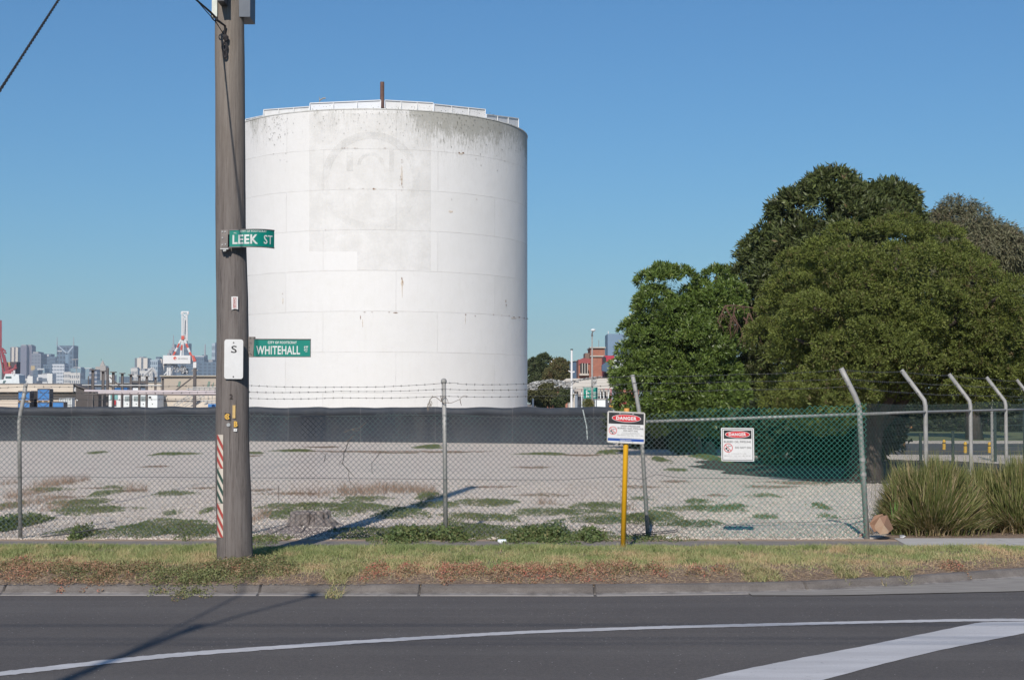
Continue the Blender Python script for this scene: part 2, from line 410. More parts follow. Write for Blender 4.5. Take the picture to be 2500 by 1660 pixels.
# gravel yard behind the fence
m, nt, b = base_mat('gravel'); p = position(nt)
n1 = noise(nt, p, 28, 6, 0.8); n2 = noise(nt, p, 0.35, 6, 0.6, (0.5,1.4,1)); n3 = noise(nt, p, 120, 2, 0.6); n4 = noise(nt, p, 2.2, 6, 0.65, (0.4,1.2,1))
c = ramp(nt, n1, [(0.28,(0.33,0.275,0.225)),(0.42,(0.57,0.495,0.42)),(0.62,(0.72,0.64,0.55))])
c = mix(nt, ramp(nt,n2,[(0.4,0.0),(0.7,0.35)]), c, (0.44,0.405,0.365)); c = mix(nt, ramp(nt,n4,[(0.50,0.0),(0.64,0.6)]), c, (0.36,0.31,0.27))
c = mix(nt, ramp(nt,n3,[(0.35,0.3),(0.5,0.0)]), c, (0.24,0.21,0.19))
L(nt, c, b.inputs['Base Color']); b.inputs['Roughness'].default_value = 0.95; bump(nt, b, n1, 0.45, 0.02); m_grav = m
mb = MB(); mb.add([(-90,20.95,0.006),(4.95,20.95,0.006),(4.95+1.72*13,20.95+3.3*13,0.006),(60,90,0.006),(60,200,0.006),(-90,200,0.006)],[(0,1,2,3,4,5)])
setp(build('gravel_yard', mb, m_grav), kind='structure')
m_dirtstrip = M('sandy_strip',(0.40,0.29,0.20),(0.27,0.20,0.145),8,0.95,bmp=0.3,detail=10)
mb = MB(); mb.add([(-20,PX1-0.02,0.010),(12,PX1-0.02,0.010),(12,21.05,0.010),(-20,21.05,0.010)],[(0,1,2,3)])
setp(build('sandy_strip', mb, m_dirtstrip), kind='structure')
mb = MB(); mb.add([(5.0,21.0,0.014),(14,21.0,0.014),(20,50,0.014),(4.98+1.72*8.7,20.98+3.3*8.7,0.014)],[(0,1,2,3)])
setp(build('garden_bed', mb, m_soil), kind='structure')
mb = MB(); cB = G(742,1300); mb.v.append((cB.x,cB.y,0.016))
for i in range(48):
    a = 2*PI*i/48; k_ = 1+0.18*math.sin(a*3+1)+0.1*math.sin(a*7); mb.v.append((cB.x+0.85*k_*math.cos(a), cB.y+0.95*k_*math.sin(a)*(1 if math.sin(a)>0 else 0.9), 0.010))
mb.f = [(0,1+i,1+(i+1)%48) for i in range(48)]
setp(build('bare_soil', mb, M('trodden_soil',(0.36,0.29,0.25),(0.25,0.20,0.17),6,0.95,bmp=0.4,detail=10)), kind='structure')
mb = MB(); mb.v.append((10.4,43.5,0.022))  # dark brown sheet that paints the olive tree's shade onto the ground
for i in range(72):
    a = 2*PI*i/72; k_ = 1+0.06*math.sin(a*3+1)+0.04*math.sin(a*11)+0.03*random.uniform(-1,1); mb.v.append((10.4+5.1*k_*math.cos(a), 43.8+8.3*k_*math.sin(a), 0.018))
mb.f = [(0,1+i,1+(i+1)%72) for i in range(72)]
setp(build('painted_tree_shade', mb, M('tree_shade_brown',(0.075,0.058,0.045),(0.045,0.036,0.03),2.2,0.95,bmp=0.5,detail=9)), kind='structure')
# far car park seen through the right-hand fence
mb = MB(); mb.add([(13,56,0.012),(60,50,0.012),(60,71,0.012),(13,71,0.012)],[(0,1,2,3)])
setp(build('car_park', mb, M('car_park_asphalt',(0.09,0.088,0.09),(0.065,0.063,0.065),3,0.9)), kind='structure')
mb = MB(); mb.box(13,60,71,71.3,0,0.14)
setp(build('car_park_kerb', mb, M('pale_kerb',(0.4,0.38,0.35),(0.3,0.28,0.26),5,0.9)), kind='structure')
mb = MB(); mb.add([(13,71.3,0.11),(60,71.3,0.11),(60,96,0.11),(13,96,0.11)],[(0,1,2,3)])
setp(build('far_lawn', mb, M('lawn',(0.10,0.13,0.045),(0.16,0.17,0.07),1.5,0.95)), kind='structure')
mb = MB(); mb.add([(14.5,59.2,0.017),(30,59.0,0.017),(30,59.2,0.017),(14.5,59.4,0.017)],[(0,1,2,3)])
setp(build('yellow_line_marking', mb, M('yellow_road_paint',(0.6,0.4,0.06),(0.5,0.34,0.08),5,0.8)), kind='structure')

# ---------------------------------------------------------------- grass, weeds, stones (nobody could count them)
m_grass = leaf_mat('verge_grass',[(0.0,(0.56,0.39,0.24)),(0.35,(0.47,0.39,0.21)),(0.6,(0.34,0.35,0.155)),(1.0,(0.215,0.265,0.10))],0.2,0.6)
n = 190000
bx = RNG.uniform(-7.2, 7.6, n); by = RNG.uniform(15.9, 19.64, n)
ky = np.array([kY(v) for v in np.linspace(-9,9,400)]); kyv = np.interp(bx, np.linspace(-9,9,400), ky)
nz = np.array([vnoise(a, c_, 1.1) + 0.5*vnoise(a, c_, 4, 3) for a, c_ in zip(bx, by)])
edge = kyv + 0.75 + 0.40*nz + 0.25*np.sin(bx*0.9)
dd = by - edge
keep = (RNG.uniform(0,1,n) < np.clip(0.42 + dd*0.9, 0.03, 1.0)*(0.55+0.45*(nz+0.6>0.5))) & (by > kyv+0.08)
bx, by, nz, dd = bx[keep], by[keep], nz[keep], dd[keep]; n = len(bx)
bz = np.array([verge_z(a, c_) for a, c_ in zip(bx, by)])
nz2 = np.array([vnoise(a, c_, 2.6, 9) for a, c_ in zip(bx, by)])
tint = np.clip(0.36 + 0.20*dd + 0.75*nz2 + RNG.normal(0,0.17,n), 0, 1)
h = (1-0.6*np.clip((by-19.15)/0.5,0,1))*np.clip(RNG.normal(0.052,0.018,n)*(0.75+0.5*np.clip(dd*0.6,0,1))*(1+0.5*nz), 0.015, 0.14)
V,Q,T = blades(np.stack([bx,by,bz],1), h, RNG.uniform(0.004,0.009,n), RNG.uniform(0.2,1.3,n), tint)
setp(build_np('grass', V, Q, m_grass, tint=T), 'rough mown grass strip between the kerb and the footpath, green fading to straw', 'grass', kind='stuff')

def patch_scatter(patches, dens, zf, loose=0.42):                # patches in photo pixels (cx,cy,rx,ry) laid on the ground
    out = []
    for cx, cy, rx, ry in patches:
        c0 = G(cx, cy); k_ = c0.y/FPX; RX = rx*k_; RY = ry*c0.y*c0.y/(CAM_H*FPX)
        m_ = int(RX*RY*PI*dens) + 12
        a = RNG.uniform(0, 2*PI, m_); r = np.sqrt(RNG.uniform(0,1,m_))
        wob = 1.18 + 0.30*np.sin(a*3+cx) + 0.18*np.sin(a*7+cy)
        x = c0.x + RX*r*np.cos(a)*wob; y = c0.y + RY*r*np.sin(a)*wob
        ns_ = np.array([vnoise(i,j,2.3,7)+0.7*vnoise(i,j,6.5,8) for i,j in zip(x,y)]); kp = ns_ > (r*1.05-0.62-loose)
        x, y, r = x[kp], y[kp], r[kp]
        out.append(np.stack([x, y, np.array([zf(i,j) for i,j in zip(x,y)]), 1-r], 1))
    return np.concatenate(out)
green = [(193,1231,58,7),(220,1249,80,8),(15,1239,25,8),(398,1294,125,19),(490,1305,50,12),(119,1199,40,3),(257,1207,25,6),(422,1208,43,3.5),(272,1194,28,2),(422,1110,45,2.5),
 (236,1107,14,2),(185,1303,50,6),(200,1312,18,9),(420,1256,16,4),(508,1250,12,6),(753,1240,95,7),(690,1258,40,9),(875,1245,70,13),(983,1257,60,11),(967,1309,125,20),(1060,1236,55,5),(1044,1214,25,9),
 (1181,1230,62,6),(1151,1266,75,7),(1151,1300,90,18),(640,1322,60,8),(1047,1092,28,4),(1218,1231,40,5),(1359,1254,107,6),(1463,1239,64,7),(1506,1272,110,10),(1600,1266,67,11),(1720,1245,92,6),
 (1705,1228,28,4),(1690,1283,67,6),(1230,1270,36,5),(1320,1316,150,17),(1567,1321,90,6),(1330,1110,50,2),(1480,1107,20,3),(1613,1124,15,6),(1733,1119,25,9),(1653,1150,28,2),(1868,1266,32,3),(2018,1266,25,3),
 (2004,1241,16,8),(1864,1214,35,2),(720,1102,40,2),(620,1108,25,1.5),(1800,1240,28,3),(1560,1222,26,2),(880,1222,60,4),(1500,1103,30,2)]
S = patch_scatter(green, 2600, lambda x,y: 0.012)
n = len(S); D = rand_dir(n); D[:,2] = np.abs(D[:,2])*0.6+0.1; D = unit(D)
C = S[:,:3].copy(); C[:,2] += RNG.uniform(0,0.065,n)*np.clip(S[:,3]*3,0.2,1)
V,Q,T = leaves(C, D, unit(np.cross(D, rand_dir(n))), RNG.uniform(0.015,0.035,n), RNG.uniform(0.010,0.022,n), np.clip(RNG.normal(0.5,0.22,n),0,1))
m_weed = leaf_mat('weed_leaves',[(0.0,(0.26,0.21,0.11)),(0.3,(0.15,0.17,0.065)),(0.6,(0.10,0.145,0.05)),(0.85,(0.085,0.13,0.045)),(1.0,(0.20,0.25,0.10))],0.15,0.55)
setp(build_np('creeping_weeds', V, Q, m_weed, tint=T), 'flat green creeping weeds in patches over the pale gravel', 'weeds', kind='stuff')
flat = [(615,1114,18,1.6),(790,1092,34,1.6),(1100,1104,70,2),(330,1200,28,3),(500,1193,30,2.5),(640,1198,30,3),(960,1106,60,1.5),(1300,1142,40,2),(1420,1112,50,2),(1650,1177,32,2.5),(1750,1211,26,2.5),(380,1140,30,2),(150,1215,50,3),(250,1193,40,2),(1880,1190,60,3),(1960,1180,80,4),(700,1206,60,2.5),(1200,1190,50,2),(1560,1190,45,3),(1330,1210,60,3),(880,1103,120,1.4),(560,1250,30,3)]
S = patch_scatter(flat, 900, lambda x,y: 0.012, 0.6); n = len(S); az = RNG.uniform(0,2*PI,n); D = unit(np.stack([np.cos(az),np.sin(az),RNG.uniform(0,0.6,n)],1))
V,Q,T = leaves(S[:,:3], D, unit(np.cross(D, rand_dir(n))), RNG.uniform(0.02,0.07,n), RNG.uniform(0.006,0.014,n), RNG.uniform(0,1,n))
setp(build_np('brown_runners', V, Q, leaf_mat('brown_runner_leaves',[(0,(0.20,0.10,0.08)),(0.5,(0.24,0.17,0.12)),(1,(0.15,0.15,0.08))],0.0,0.9), tint=T), 'thin reddish brown runners lying flat on the gravel', 'weeds', kind='stuff')
tall = [(18,1291,34,20),(200,1312,16,8),(1000,1318,60,9),(1310,1318,70,9),(1350,1312,40,8),(1440,1320,30,6),(1100,1318,40,7)]
S = patch_scatter(tall, 5200, lambda x,y: 0.012); n = len(S); D = rand_dir(n); D[:,2] = np.abs(D[:,2])*0.7; D = unit(D)
C = S[:,:3].copy(); C[:,2] += RNG.uniform(0,0.17,n)*np.clip(S[:,3]*2.5,0.15,1)
V,Q,T = leaves(C, D, unit(np.cross(D, rand_dir(n))), RNG.uniform(0.025,0.055,n), RNG.uniform(0.018,0.035,n), np.clip(RNG.normal(0.55,0.2,n),0,1))
setp(build_np('leafy_weeds', V, Q, m_weed, tint=T), 'taller broad leaved weeds growing along the foot of the wire fence', 'weeds', kind='stuff')
dry = [(138,1184,34,8),(70,1233,22,20),(60,1210,25,10),(851,1205,50,9),(937,1199,50,8),(1000,1200,40,6),(170,1180,10,9),(740,1210,40,3),(330,1199,28,4),(1330,1232,25,4),(1040,1206,22,6),(640,1265,22,12),(20,1183,10,4),(150,1240,30,8),(1530,1245,18,3)]
S = patch_scatter(dry, 420, lambda x,y: 0.01); n = len(S)
V,Q,T = blades(S[:,:3], RNG.uniform(0.05,0.28,n), RNG.uniform(0.004,0.008,n), RNG.uniform(0.1,1.0,n), RNG.uniform(0,1,n), segs=3)
m_dry = leaf_mat('dry_stalks',[(0.0,(0.25,0.16,0.11)),(0.5,(0.33,0.24,0.17)),(1.0,(0.20,0.12,0.09))],0.1,0.8)
setp(build_np('dry_weeds', V, Q, m_dry, tint=T), 'brown dead weed stalks standing on the gravel behind the fence', 'weeds', kind='stuff')
# red and green succulent weeds along the kerb
def kerb_z(x, y):
    k_ = kY(x)
    if y >= k_: return verge_z(x, y)
    return float(np.interp(k_-y, [q[0] for q in prof], [q[1] for q in prof])) + 0.005
ks = [(60,1408,40,14),(180,1412,30,14),(255,1416,28,12),(395,1420,22,10),(470,1424,22,12),(530,1414,30,12),(605,1414,30,12),(10,1400,30,22),(140,1402,45,14),(215,1408,40,16),(300,1405,45,14),(360,1405,35,14),(425,1415,48,17),(490,1414,50,20),(540,1405,45,22),(600,1392,45,18),(650,1395,45,18),(700,1402,30,12),(560,1390,50,10),(235,1420,12,10),
      (920,1405,28,14),(1000,1408,30,10),(1100,1408,35,13),(1160,1405,28,12),(1235,1410,38,14),(1300,1408,30,12),(1380,1408,45,13),(1470,1405,40,14),(1530,1402,30,12),(1600,1405,22,10),(2330,1392,25,6),(1700,1408,22,7),(1760,1406,18,6)]
S = patch_scatter(ks, 4200, lambda x,y: kerb_z(x,y), 0.9); n = len(S); D = rand_dir(n); D[:,2] = np.abs(D[:,2])*0.6; D = unit(D)
C = S[:,:3].copy(); C[:,2] += RNG.uniform(0,0.09,n)*np.clip(S[:,3]*2.5,0.2,1)
ti = np.clip(RNG.normal(0.5,0.16,n) + 0.35*np.array([vnoise(a,c_,2.2,5) for a,c_ in C[:,:2]]) - 0.10*(C[:,0]>-2.2) + 0.28*((C[:,0]>-4.0)&(C[:,0]<-2.2)), 0, 1)
V,Q,T = leaves(C, D, unit(np.cross(D, rand_dir(n))), RNG.uniform(0.014,0.034,n), RNG.uniform(0.008,0.016,n), ti)
m_succ = leaf_mat('succulent_leaves',[(0.0,(0.42,0.12,0.09)),(0.3,(0.36,0.20,0.13)),(0.5,(0.28,0.19,0.11)),(0.75,(0.13,0.14,0.06)),(1.0,(0.20,0.22,0.09))],0.1,0.5)
setp(build_np('kerbside_weeds', V, Q, m_succ, tint=T), 'reddish brown and green succulent weeds sprawling along the top of the kerb', 'weeds', kind='stuff')
gk = [(835,1410,30,22),(1850,1408,36,13),(2057,1404,22,10),(2150,1404,20,7),(2200,1403,18,7),(1390,1400,24,9),(1100,1378,26,8)]
S = patch_scatter(gk, 3800, lambda x,y: kerb_z(x,y), 1.5); n = len(S)
V,Q,T = blades(S[:,:3], RNG.uniform(0.04,0.13,n), RNG.uniform(0.004,0.008,n), RNG.uniform(0.6,2.0,n), np.clip(RNG.normal(0.5,0.2,n),0,1))
setp(build_np('grass_tufts', V, Q, m_grass, tint=T), 'longer grass tufts leaning over the kerb edge', 'grass', kind='stuff')
# litter of dry clippings on the bare soil
n = 17000; x = RNG.uniform(-7,7.4,n); y = np.array([kY(a) for a in x]) + np.where(x<-1.5, RNG.normal(0.22,0.30,n), np.abs(RNG.normal(0.35,0.35,n))); y = np.maximum(y, np.array([kY(a) for a in x])-0.12)
az = RNG.uniform(0,2*PI,n); D = np.stack([np.cos(az),np.sin(az),RNG.uniform(0,0.5,n)],1); D = unit(D)
C = np.stack([x,y,[kerb_z(a,c_)+0.006 for a,c_ in zip(x,y)]],1)
V,Q,T = leaves(C, D, unit(np.cross(D, rand_dir(n))), RNG.uniform(0.02,0.07,n), RNG.uniform(0.003,0.007,n), RNG.uniform(0,1,n))
setp(build_np('dry_clippings', V, Q, leaf_mat('straw_litter',[(0,(0.17,0.11,0.08)),(0.5,(0.38,0.28,0.18)),(1,(0.26,0.2,0.13))],0.0,0.9), tint=T), 'dry grass clippings and dead runners on the bare soil behind the kerb', 'dry grass', kind='stuff')
# loose stones
n = 42000; y = 21.0 + RNG.uniform(0,1,n)**1.6*16; x = RNG.uniform(-0.36,0.36,n)*y
x = np.where((x > 4.7 + (y-21.1)*0.52), x-5, x)
r = RNG.uniform(0.006,0.020,n); oc = np.array([[1,0,0],[0,1,0],[-1,0,0],[0,-1,0],[0,0,0.8],[0,0,-0.6]],float)
rot = RNG.uniform(0,2*PI,n); cs, sn = np.cos(rot), np.sin(rot)
Vv = oc[None]*(r[:,None,None])*RNG.uniform(0.6,1.3,(n,6,3)); vx2 = Vv[...,0]*cs[:,None]-Vv[...,1]*sn[:,None]; vy2 = Vv[...,0]*sn[:,None]+Vv[...,1]*cs[:,None]
Vv = np.stack([vx2+x[:,None], vy2+y[:,None], Vv[...,2]+0.012],-1).reshape(-1,3)
tr = np.array([[0,1,4],[1,2,4],[2,3,4],[3,0,4],[1,0,5],[2,1,5],[3,2,5],[0,3,5]])
Tt = (np.arange(n)*6)[:,None,None]+tr[None]
m, nt, b = base_mat('stones'); at = N(nt,'ShaderNodeAttribute',attribute_name='tint')
L(nt, ramp(nt, at.outputs['Fac'], [(0,(0.26,0.205,0.165)),(0.4,(0.55,0.475,0.40)),(1,(0.76,0.69,0.60))]), b.inputs['Base Color']); b.inputs['Roughness'].default_value=0.9
setp(build_np('loose_stones', Vv, Tt.reshape(-1,3), m, tint=np.repeat(RNG.uniform(0,1,n),6), tri=True), 'pale crushed stones lying loose on the yard just behind the fence', 'gravel', kind='stuff')

# ================================================================ STORAGE TANK
TD, TR = 90.0, 8.77
TX = (927-1250)/FPX*TD
TH = 17.79
def cyl_hit(px, py, off=0.0):                        # point on the tank shell seen at a pixel
    d = ray(px, py); r = TR+off; a = d.x**2+d.y**2; b_ = -2*(d.x*TX+d.y*TD); c_ = TX**2+TD**2-r*r
    t = (-b_-math.sqrt(max(0,b_*b_-4*a*c_)))/(2*a); return Vector((d.x*t, d.y*t, CAM_H+d.z*t))
m, nt, b = base_mat('tank_white_paint')
uvn = N(nt,'ShaderNodeUVMap'); uvn.uv_map = 'UVMap'; uv = uvn.outputs[0]
br = N(nt,'ShaderNodeTexBrick'); br.offset = 0.37; br.offset_frequency = 2; br.squash = 1
for k_, v_ in (('Scale',1.0),('Mortar Size',0.022),('Mortar Smooth',0.3),('Bias',0.0),('Brick Width',6.3),('Row Height',2.19)): br.inputs[k_].default_value = v_
br.inputs['Color1'].default_value=(0.675,0.672,0.664,1); br.inputs['Color2'].default_value=(0.64,0.636,0.622,1); br.inputs['Mortar'].default_value=(0,0,0,1)
L(nt, uv, br.inputs['Vector'])
p = objco(nt)
fine = noise(nt, p, 1.5, 8, 0.7); streak = noise(nt, uv, 1.0, 8, 0.75, (5.0,0.35,1)); seamn = noise(nt, uv, 0.9, 5, 0.7)
c = mix(nt, br.outputs['Fac'], br.outputs['Color'], (0.68,0.675,0.665))
seamamt = math_(nt,'MULTIPLY', br.outputs['Fac'], ramp(nt, seamn, [(0.42,0.06),(0.68,0.55)]))
c = mix(nt, seamamt, c, (0.42,0.41,0.38))
c = mix(nt, ramp(nt, fine, [(0.45,0.0),(0.75,0.22)]), c, (0.57,0.56,0.52))
c = mix(nt, ramp(nt, streak, [(0.52,0.0),(0.75,0.25)]), c, (0.53,0.52,0.48))
sx = N(nt,'ShaderNodeSeparateXYZ'); L(nt, uv, sx.inputs[0])       # v counts down from the rim
topf = ramp(nt, sx.outputs[1], [(0.0,1.0),(0.08,0.75),(0.45,0.0)])
topn = N(nt,'ShaderNodeMapRange'); L(nt, sx.outputs[1], topn.inputs[0]); topn.inputs[1].default_value=0; topn.inputs[2].default_value=4.2
az = math_(nt,'ADD', ramp(nt, noise(nt, uv, 0.28, 3, 0.6, (1,0.25,1)), [(0.42,0.0),(0.62,0.75)]), ramp(nt, math_(nt,'MULTIPLY', sx.outputs[0], 0.02), [(0.59,0.0),(0.64,0.9)]))
tf = math_(nt,'MULTIPLY', math_(nt,'POWER', math_(nt,'SUBTRACT', 1.0, topn.outputs[0]), 2.4), az)
drip = noise(nt, uv, 2.2, 10, 0.85, (4.5,0.9,1))
dr = math_(nt,'GREATER_THAN', math_(nt,'ADD', drip, math_(nt,'MULTIPLY', tf, 0.30)), 0.68)
dr2 = ramp(nt, math_(nt,'ADD', drip, math_(nt,'MULTIPLY', tf, 0.36)), [(0.56,0.0),(0.84,0.8)])
c = mix(nt, math_(nt,'MULTIPLY', dr, 0.6), c, (0.22,0.22,0.19)); c = mix(nt, dr2, c, (0.33,0.325,0.29))
c = mix(nt, math_(nt,'MULTIPLY', ramp(nt, sx.outputs[1], [(0.0,1.0),(0.055,0.6),(0.11,0.0)]), math_(nt,'MULTIPLY', ramp(nt, drip, [(0.4,0.0),(0.6,0.8)]), az)), c, (0.16,0.16,0.13))
L(nt, c, b.inputs['Base Color']); b.inputs['Roughness'].default_value = 0.62; b.inputs['Specular IOR Level'].default_value = 0.3
bump(nt, b, math_(nt,'ADD', math_(nt,'MULTIPLY', br.outputs['Fac'], 0.5), math_(nt,'MULTIPLY', noise(nt, p, 0.55, 4, 0.55), 1.6)), 0.5, 0.05); m_tank = m
tank = thing('storage_tank','huge white cylindrical steel tank with dark streaks at its rim and a faded round emblem','tank',(TX,TD,0))
mb = MB(); NS = 160; rows = 10
for r in range(rows+1):
    for i in range(NS+1):
        a = 2*PI*i/NS; mb.v.append((TX+TR*math.sin(a), TD-TR*math.cos(a), TH*(rows-r)/rows))
for r in range(rows):
    for i in range(NS): a = r*(NS+1)+i; mb.f.append((a, a+NS+1, a+NS+2, a+1))
sh = build('shell', mb, m_tank, tank, smooth=True)
ul = sh.data.uv_layers.new(name='UVMap')
for pl in sh.data.polygons:
    for li, vi in zip(pl.loop_indices, pl.vertices):
        i = vi % (NS+1); r = vi//(NS+1); aa = i/NS*2*PI
        if aa > PI: aa -= 0
        u_ = ((aa+PI) % (2*PI)) * TR
        if pl.vertices[0] % (NS+1) == NS//2-1 and i == NS//2: u_ = 2*PI*TR
        ul.data[li].uv = (u_, TH*r/rows)
m_twhite = M('white_steel',(0.68,0.68,0.68),(0.62,0.62,0.61),2,0.5)
mb = MB(); mb.v = [(TX+(TR-0.05)*math.sin(2*PI*i/80), TD-(TR-0.05)*math.cos(2*PI*i/80), TH-0.06) for i in range(80)] + [(TX,TD,TH+0.5)]
mb.f = [(i,(i+1)%80,80) for i in range(80)]
build('roof', mb, M('tank_roof',(0.6,0.6,0.58),(0.5,0.5,0.48),1,0.7), tank, smooth=True)
mb = MB(); mb.v=[]; 
for i in range(121):
    a = 2*PI*i/120
    for rr, zz in ((TR-0.03,TH+0.002),(TR+0.03,TH+0.002),(TR+0.03,TH-0.05),(TR+0.005,TH-0.05)): mb.v.append((TX+rr*math.sin(a),TD-rr*math.cos(a),zz))
for i in range(120):
    for j in range(3): mb.f.append((i*4+j,i*4+j+1,(i+1)*4+j+1,(i+1)*4+j))
build('rim_ring', mb, M('grimy_steel',(0.62,0.62,0.60),(0.45,0.45,0.42),1.2,0.7), tank)
m_screen = M('screen_panel',(0.62,0.64,0.67),(0.58,0.6,0.63),1,0.5)
for x0,y0,x1,y1,mt in ((600,293,642,284,m_twhite),(644,270,755,262,m_twhite),(757,254,930,246.5,m_screen),(940,246.5,1058,253,m_twhite),(1060,256,1185,269,m_twhite),(1188,281,1266,291,m_twhite)):
    mb = MB(); fr = MB(); nseg = 3
    A = cyl_hit(x0,y0,-0.35); B = cyl_hit(x1,y1,-0.35); A0 = Vector((A.x,A.y,TH-0.05)); B0 = Vector((B.x,B.y,TH-0.05))
    A.z = P(x0,y0,A.y).z; B.z = P(x1,y1,B.y).z
    nrm = Vector((-(B-A).y,(B-A).x,0)).normalized()*0.03
    mb.prism([A0,B0,B,A], nrm); 
    sp = build('wind_screen', mb, mt, tank)
    fr.beam(A+Vector((0,-0.04,0.02)), B+Vector((0,-0.04,0.02)), 0.045)
    for i in range(nseg+1):
        t = i/nseg; q = A.lerp(B,t); q0 = A0.lerp(B0,t); fr.beam(q+Vector((0,-0.06,0)), q0+Vector((0.0,-0.22,0)), 0.03)
    build('frame', fr, m_twhite, sp)
mb = MB(); pc = P(933,247,82.6); mb.tube([(pc.x,pc.y,TH-0.1),(pc.x,pc.y,P(933,201,82.6).z)], 0.115, 14); mb.tube([(pc.x,pc.y,TH+0.28),(pc.x,pc.y,TH+0.34)], 0.17, 14)
build('vent_pipe', mb, M('rusty_brown_pipe',(0.10,0.055,0.045),(0.16,0.09,0.07),6,0.8), tank)
lampz = MB(); a_ = P(780,250,84); lampz.tube([(a_.x,a_.y,TH),(a_.x,a_.y,P(780,238,84).z)],0.02,6); lampz.tube([P(780,246,84),P(788,241,84),P(795,240,84)],0.045,6)
build('rim_lamp', lampz, M('lamp_grey',(0.3,0.31,0.3),(0.22,0.22,0.22),5,0.6), tank)
# repainted beige patch and ghost emblem, 1-2 cm of paint skin on the curved shell
def cyl_poly_grid(x0,y0,x1,y1,nx,ny,off):
    mb = MB()
    for j in range(ny+1):
        for i in range(nx+1):
            jx = 0; mb.v.append(tuple(cyl_hit(x0+(x1-x0)*i/nx, y0+(y1-y0)*j/ny, off)))
    for j in range(ny):
        for i in range(nx): a = j*(nx+1)+i; mb.f.append((a,a+nx+1,a+nx+2,a+1))
    return mb
def paint_mat(name, col, amt, sc=(3,3,0.5)):
    m, nt, b = base_mat(name); p = position(nt); n_ = noise(nt, p, 1.0, 8, 0.75, sc)
    b.inputs['Roughness'].default_value = 0.65
    c = ramp(nt, n_, [(0.35, col), (0.7, tuple(min(0.68, v*1.07+0.01) for v in col))]); n2 = noise(nt, p, 2.5, 10, 0.85, (2.5,2.5,0.6))
    c = mix(nt, ramp(nt, n2, [(0.66,0.0),(0.72,0.35)]), c, (0.45,0.43,0.38))
    L(nt, c, b.inputs['Base Color'])
    tr_ = N(nt,'ShaderNodeBsdfTransparent'); ms = N(nt,'ShaderNodeMixShader')
    L(nt, ramp(nt, noise(nt, p, 0.8, 6, 0.7), [(0.3,max(0,amt-0.3)),(0.6,amt)]), ms.inputs[0]); L(nt, tr_.outputs[0], ms.inputs[1]); L(nt, b.outputs[0], ms.inputs[2])
    L(nt, ms.outputs[0], nt.nodes['Material Output'].inputs['Surface']); return m
pm = paint_mat('faded_cream_paint', (0.62,0.61,0.58), 0.22)
for (a0,b0,a1,b1) in ((755,277,1052,565),(755,565,872,614),(872,565,1052,660)):
    build('repainted_patch', cyl_poly_grid(a0,b0,a1,b1,14,6,0.012), pm, tank)
em = MB(); cx, cyy = 905, 442
for i in range(60):
    pass
def cyl_ring(cx, cy, r0, r1, a0, a1, off, n=50, fy=1.0):
    mb = MB()
    for i in range(n+1):
        a = R(a0+(a1-a0)*i/n)
        for r in (r0, (r0+r1)/2, r1): mb.v.append(tuple(cyl_hit(cx+r*math.cos(a), cy+fy*r*math.sin(a), off)))
    for i in range(n):
        for j in range(2): mb.f.append((3*i+j,3*i+j+1,3*i+3+j+1,3*i+3+j))
    return mb
pe = paint_mat('ghost_emblem_paint', (0.59,0.59,0.575), 0.24)
build('faded_emblem', cyl_ring(905,442,102,121,195,345,0.025), pe, tank)
build('faded_emblem', cyl_ring(905,442,102,121,-15,195,0.025), paint_mat('ghost_emblem_low',(0.61,0.605,0.585),0.09), tank)
pe2 = paint_mat('ghost_emblem_inner', (0.59,0.585,0.565), 0.20)
build('faded_emblem', cyl_ring(905,402,24,33,-180,0,0.025,fy=0.9), pe2, tank)
build('faded_emblem', cyl_poly_grid(846,372,862,418,3,3,0.027), pe2, tank)
build('faded_emblem', cyl_poly_grid(950,366,962,418,3,3,0.027), pe2, tank)
# rust spots (little irregular flakes on the shell)
mb = MB()
def spot(px, py, rx, ry, mb=None):
    mb = mb or globals()['mb']
    n_ = 9; o = [cyl_hit(px+rx*(0.6+0.5*random.random())*math.cos(2*PI*i/n_), py+ry*(0.6+0.5*random.random())*math.sin(2*PI*i/n_), 0.035) for i in range(n_)]
    mb.add(o,[tuple(range(n_-1,-1,-1))])
for a_ in [(835,362,2,.7),(841,362,2,.7),(848,362,1.5,.6),(866,362,3,.5),(872,362,1.5,.5),(940,362,4,.4),(981,391,1,1.5),(981,397,1,1),(1121,373,3,1.2),(1131,373,3,1.4),(978,432,1,1.4),(981,438,1.3,1.5),(977,438,1,1),(981,449,1.5,1.8),(983,457,1,1.2),(981,465,1.2,1.2),(976,453,.8,.8),
           (912,461,2.5,1.5),(886,461,1.3,.8),(852,460,1,.8),(795,562,1.1,.8),(1103,487,1,1),(1164,487,1,1),(981,680,1.4,4),(983,688,.9,3),(966,763,5,1),(950,762,2,.8),(908,762,2,.6),(890,762,4,.5),(880,775,.8,5),(1137,768,1.6,1.6),(1160,771,1.4,1),(1235,735,1.0,3.5),(1236,745,1,2),(1243,771,1.5,1),(1255,774,2.4,1),(1268,775,3,1.2),(1280,777,2,1),(1288,778,2.5,1),(690,717,1,1),(1205,768,1.6,.7),(1225,770,1.2,.7)]: build('rust_spot', (lambda q: (spot(*a_, mb=q), q)[1])(MB()), M('tank_rust',(0.22,0.10,0.05),(0.13,0.06,0.035),30,0.9), tank)
mb = MB()
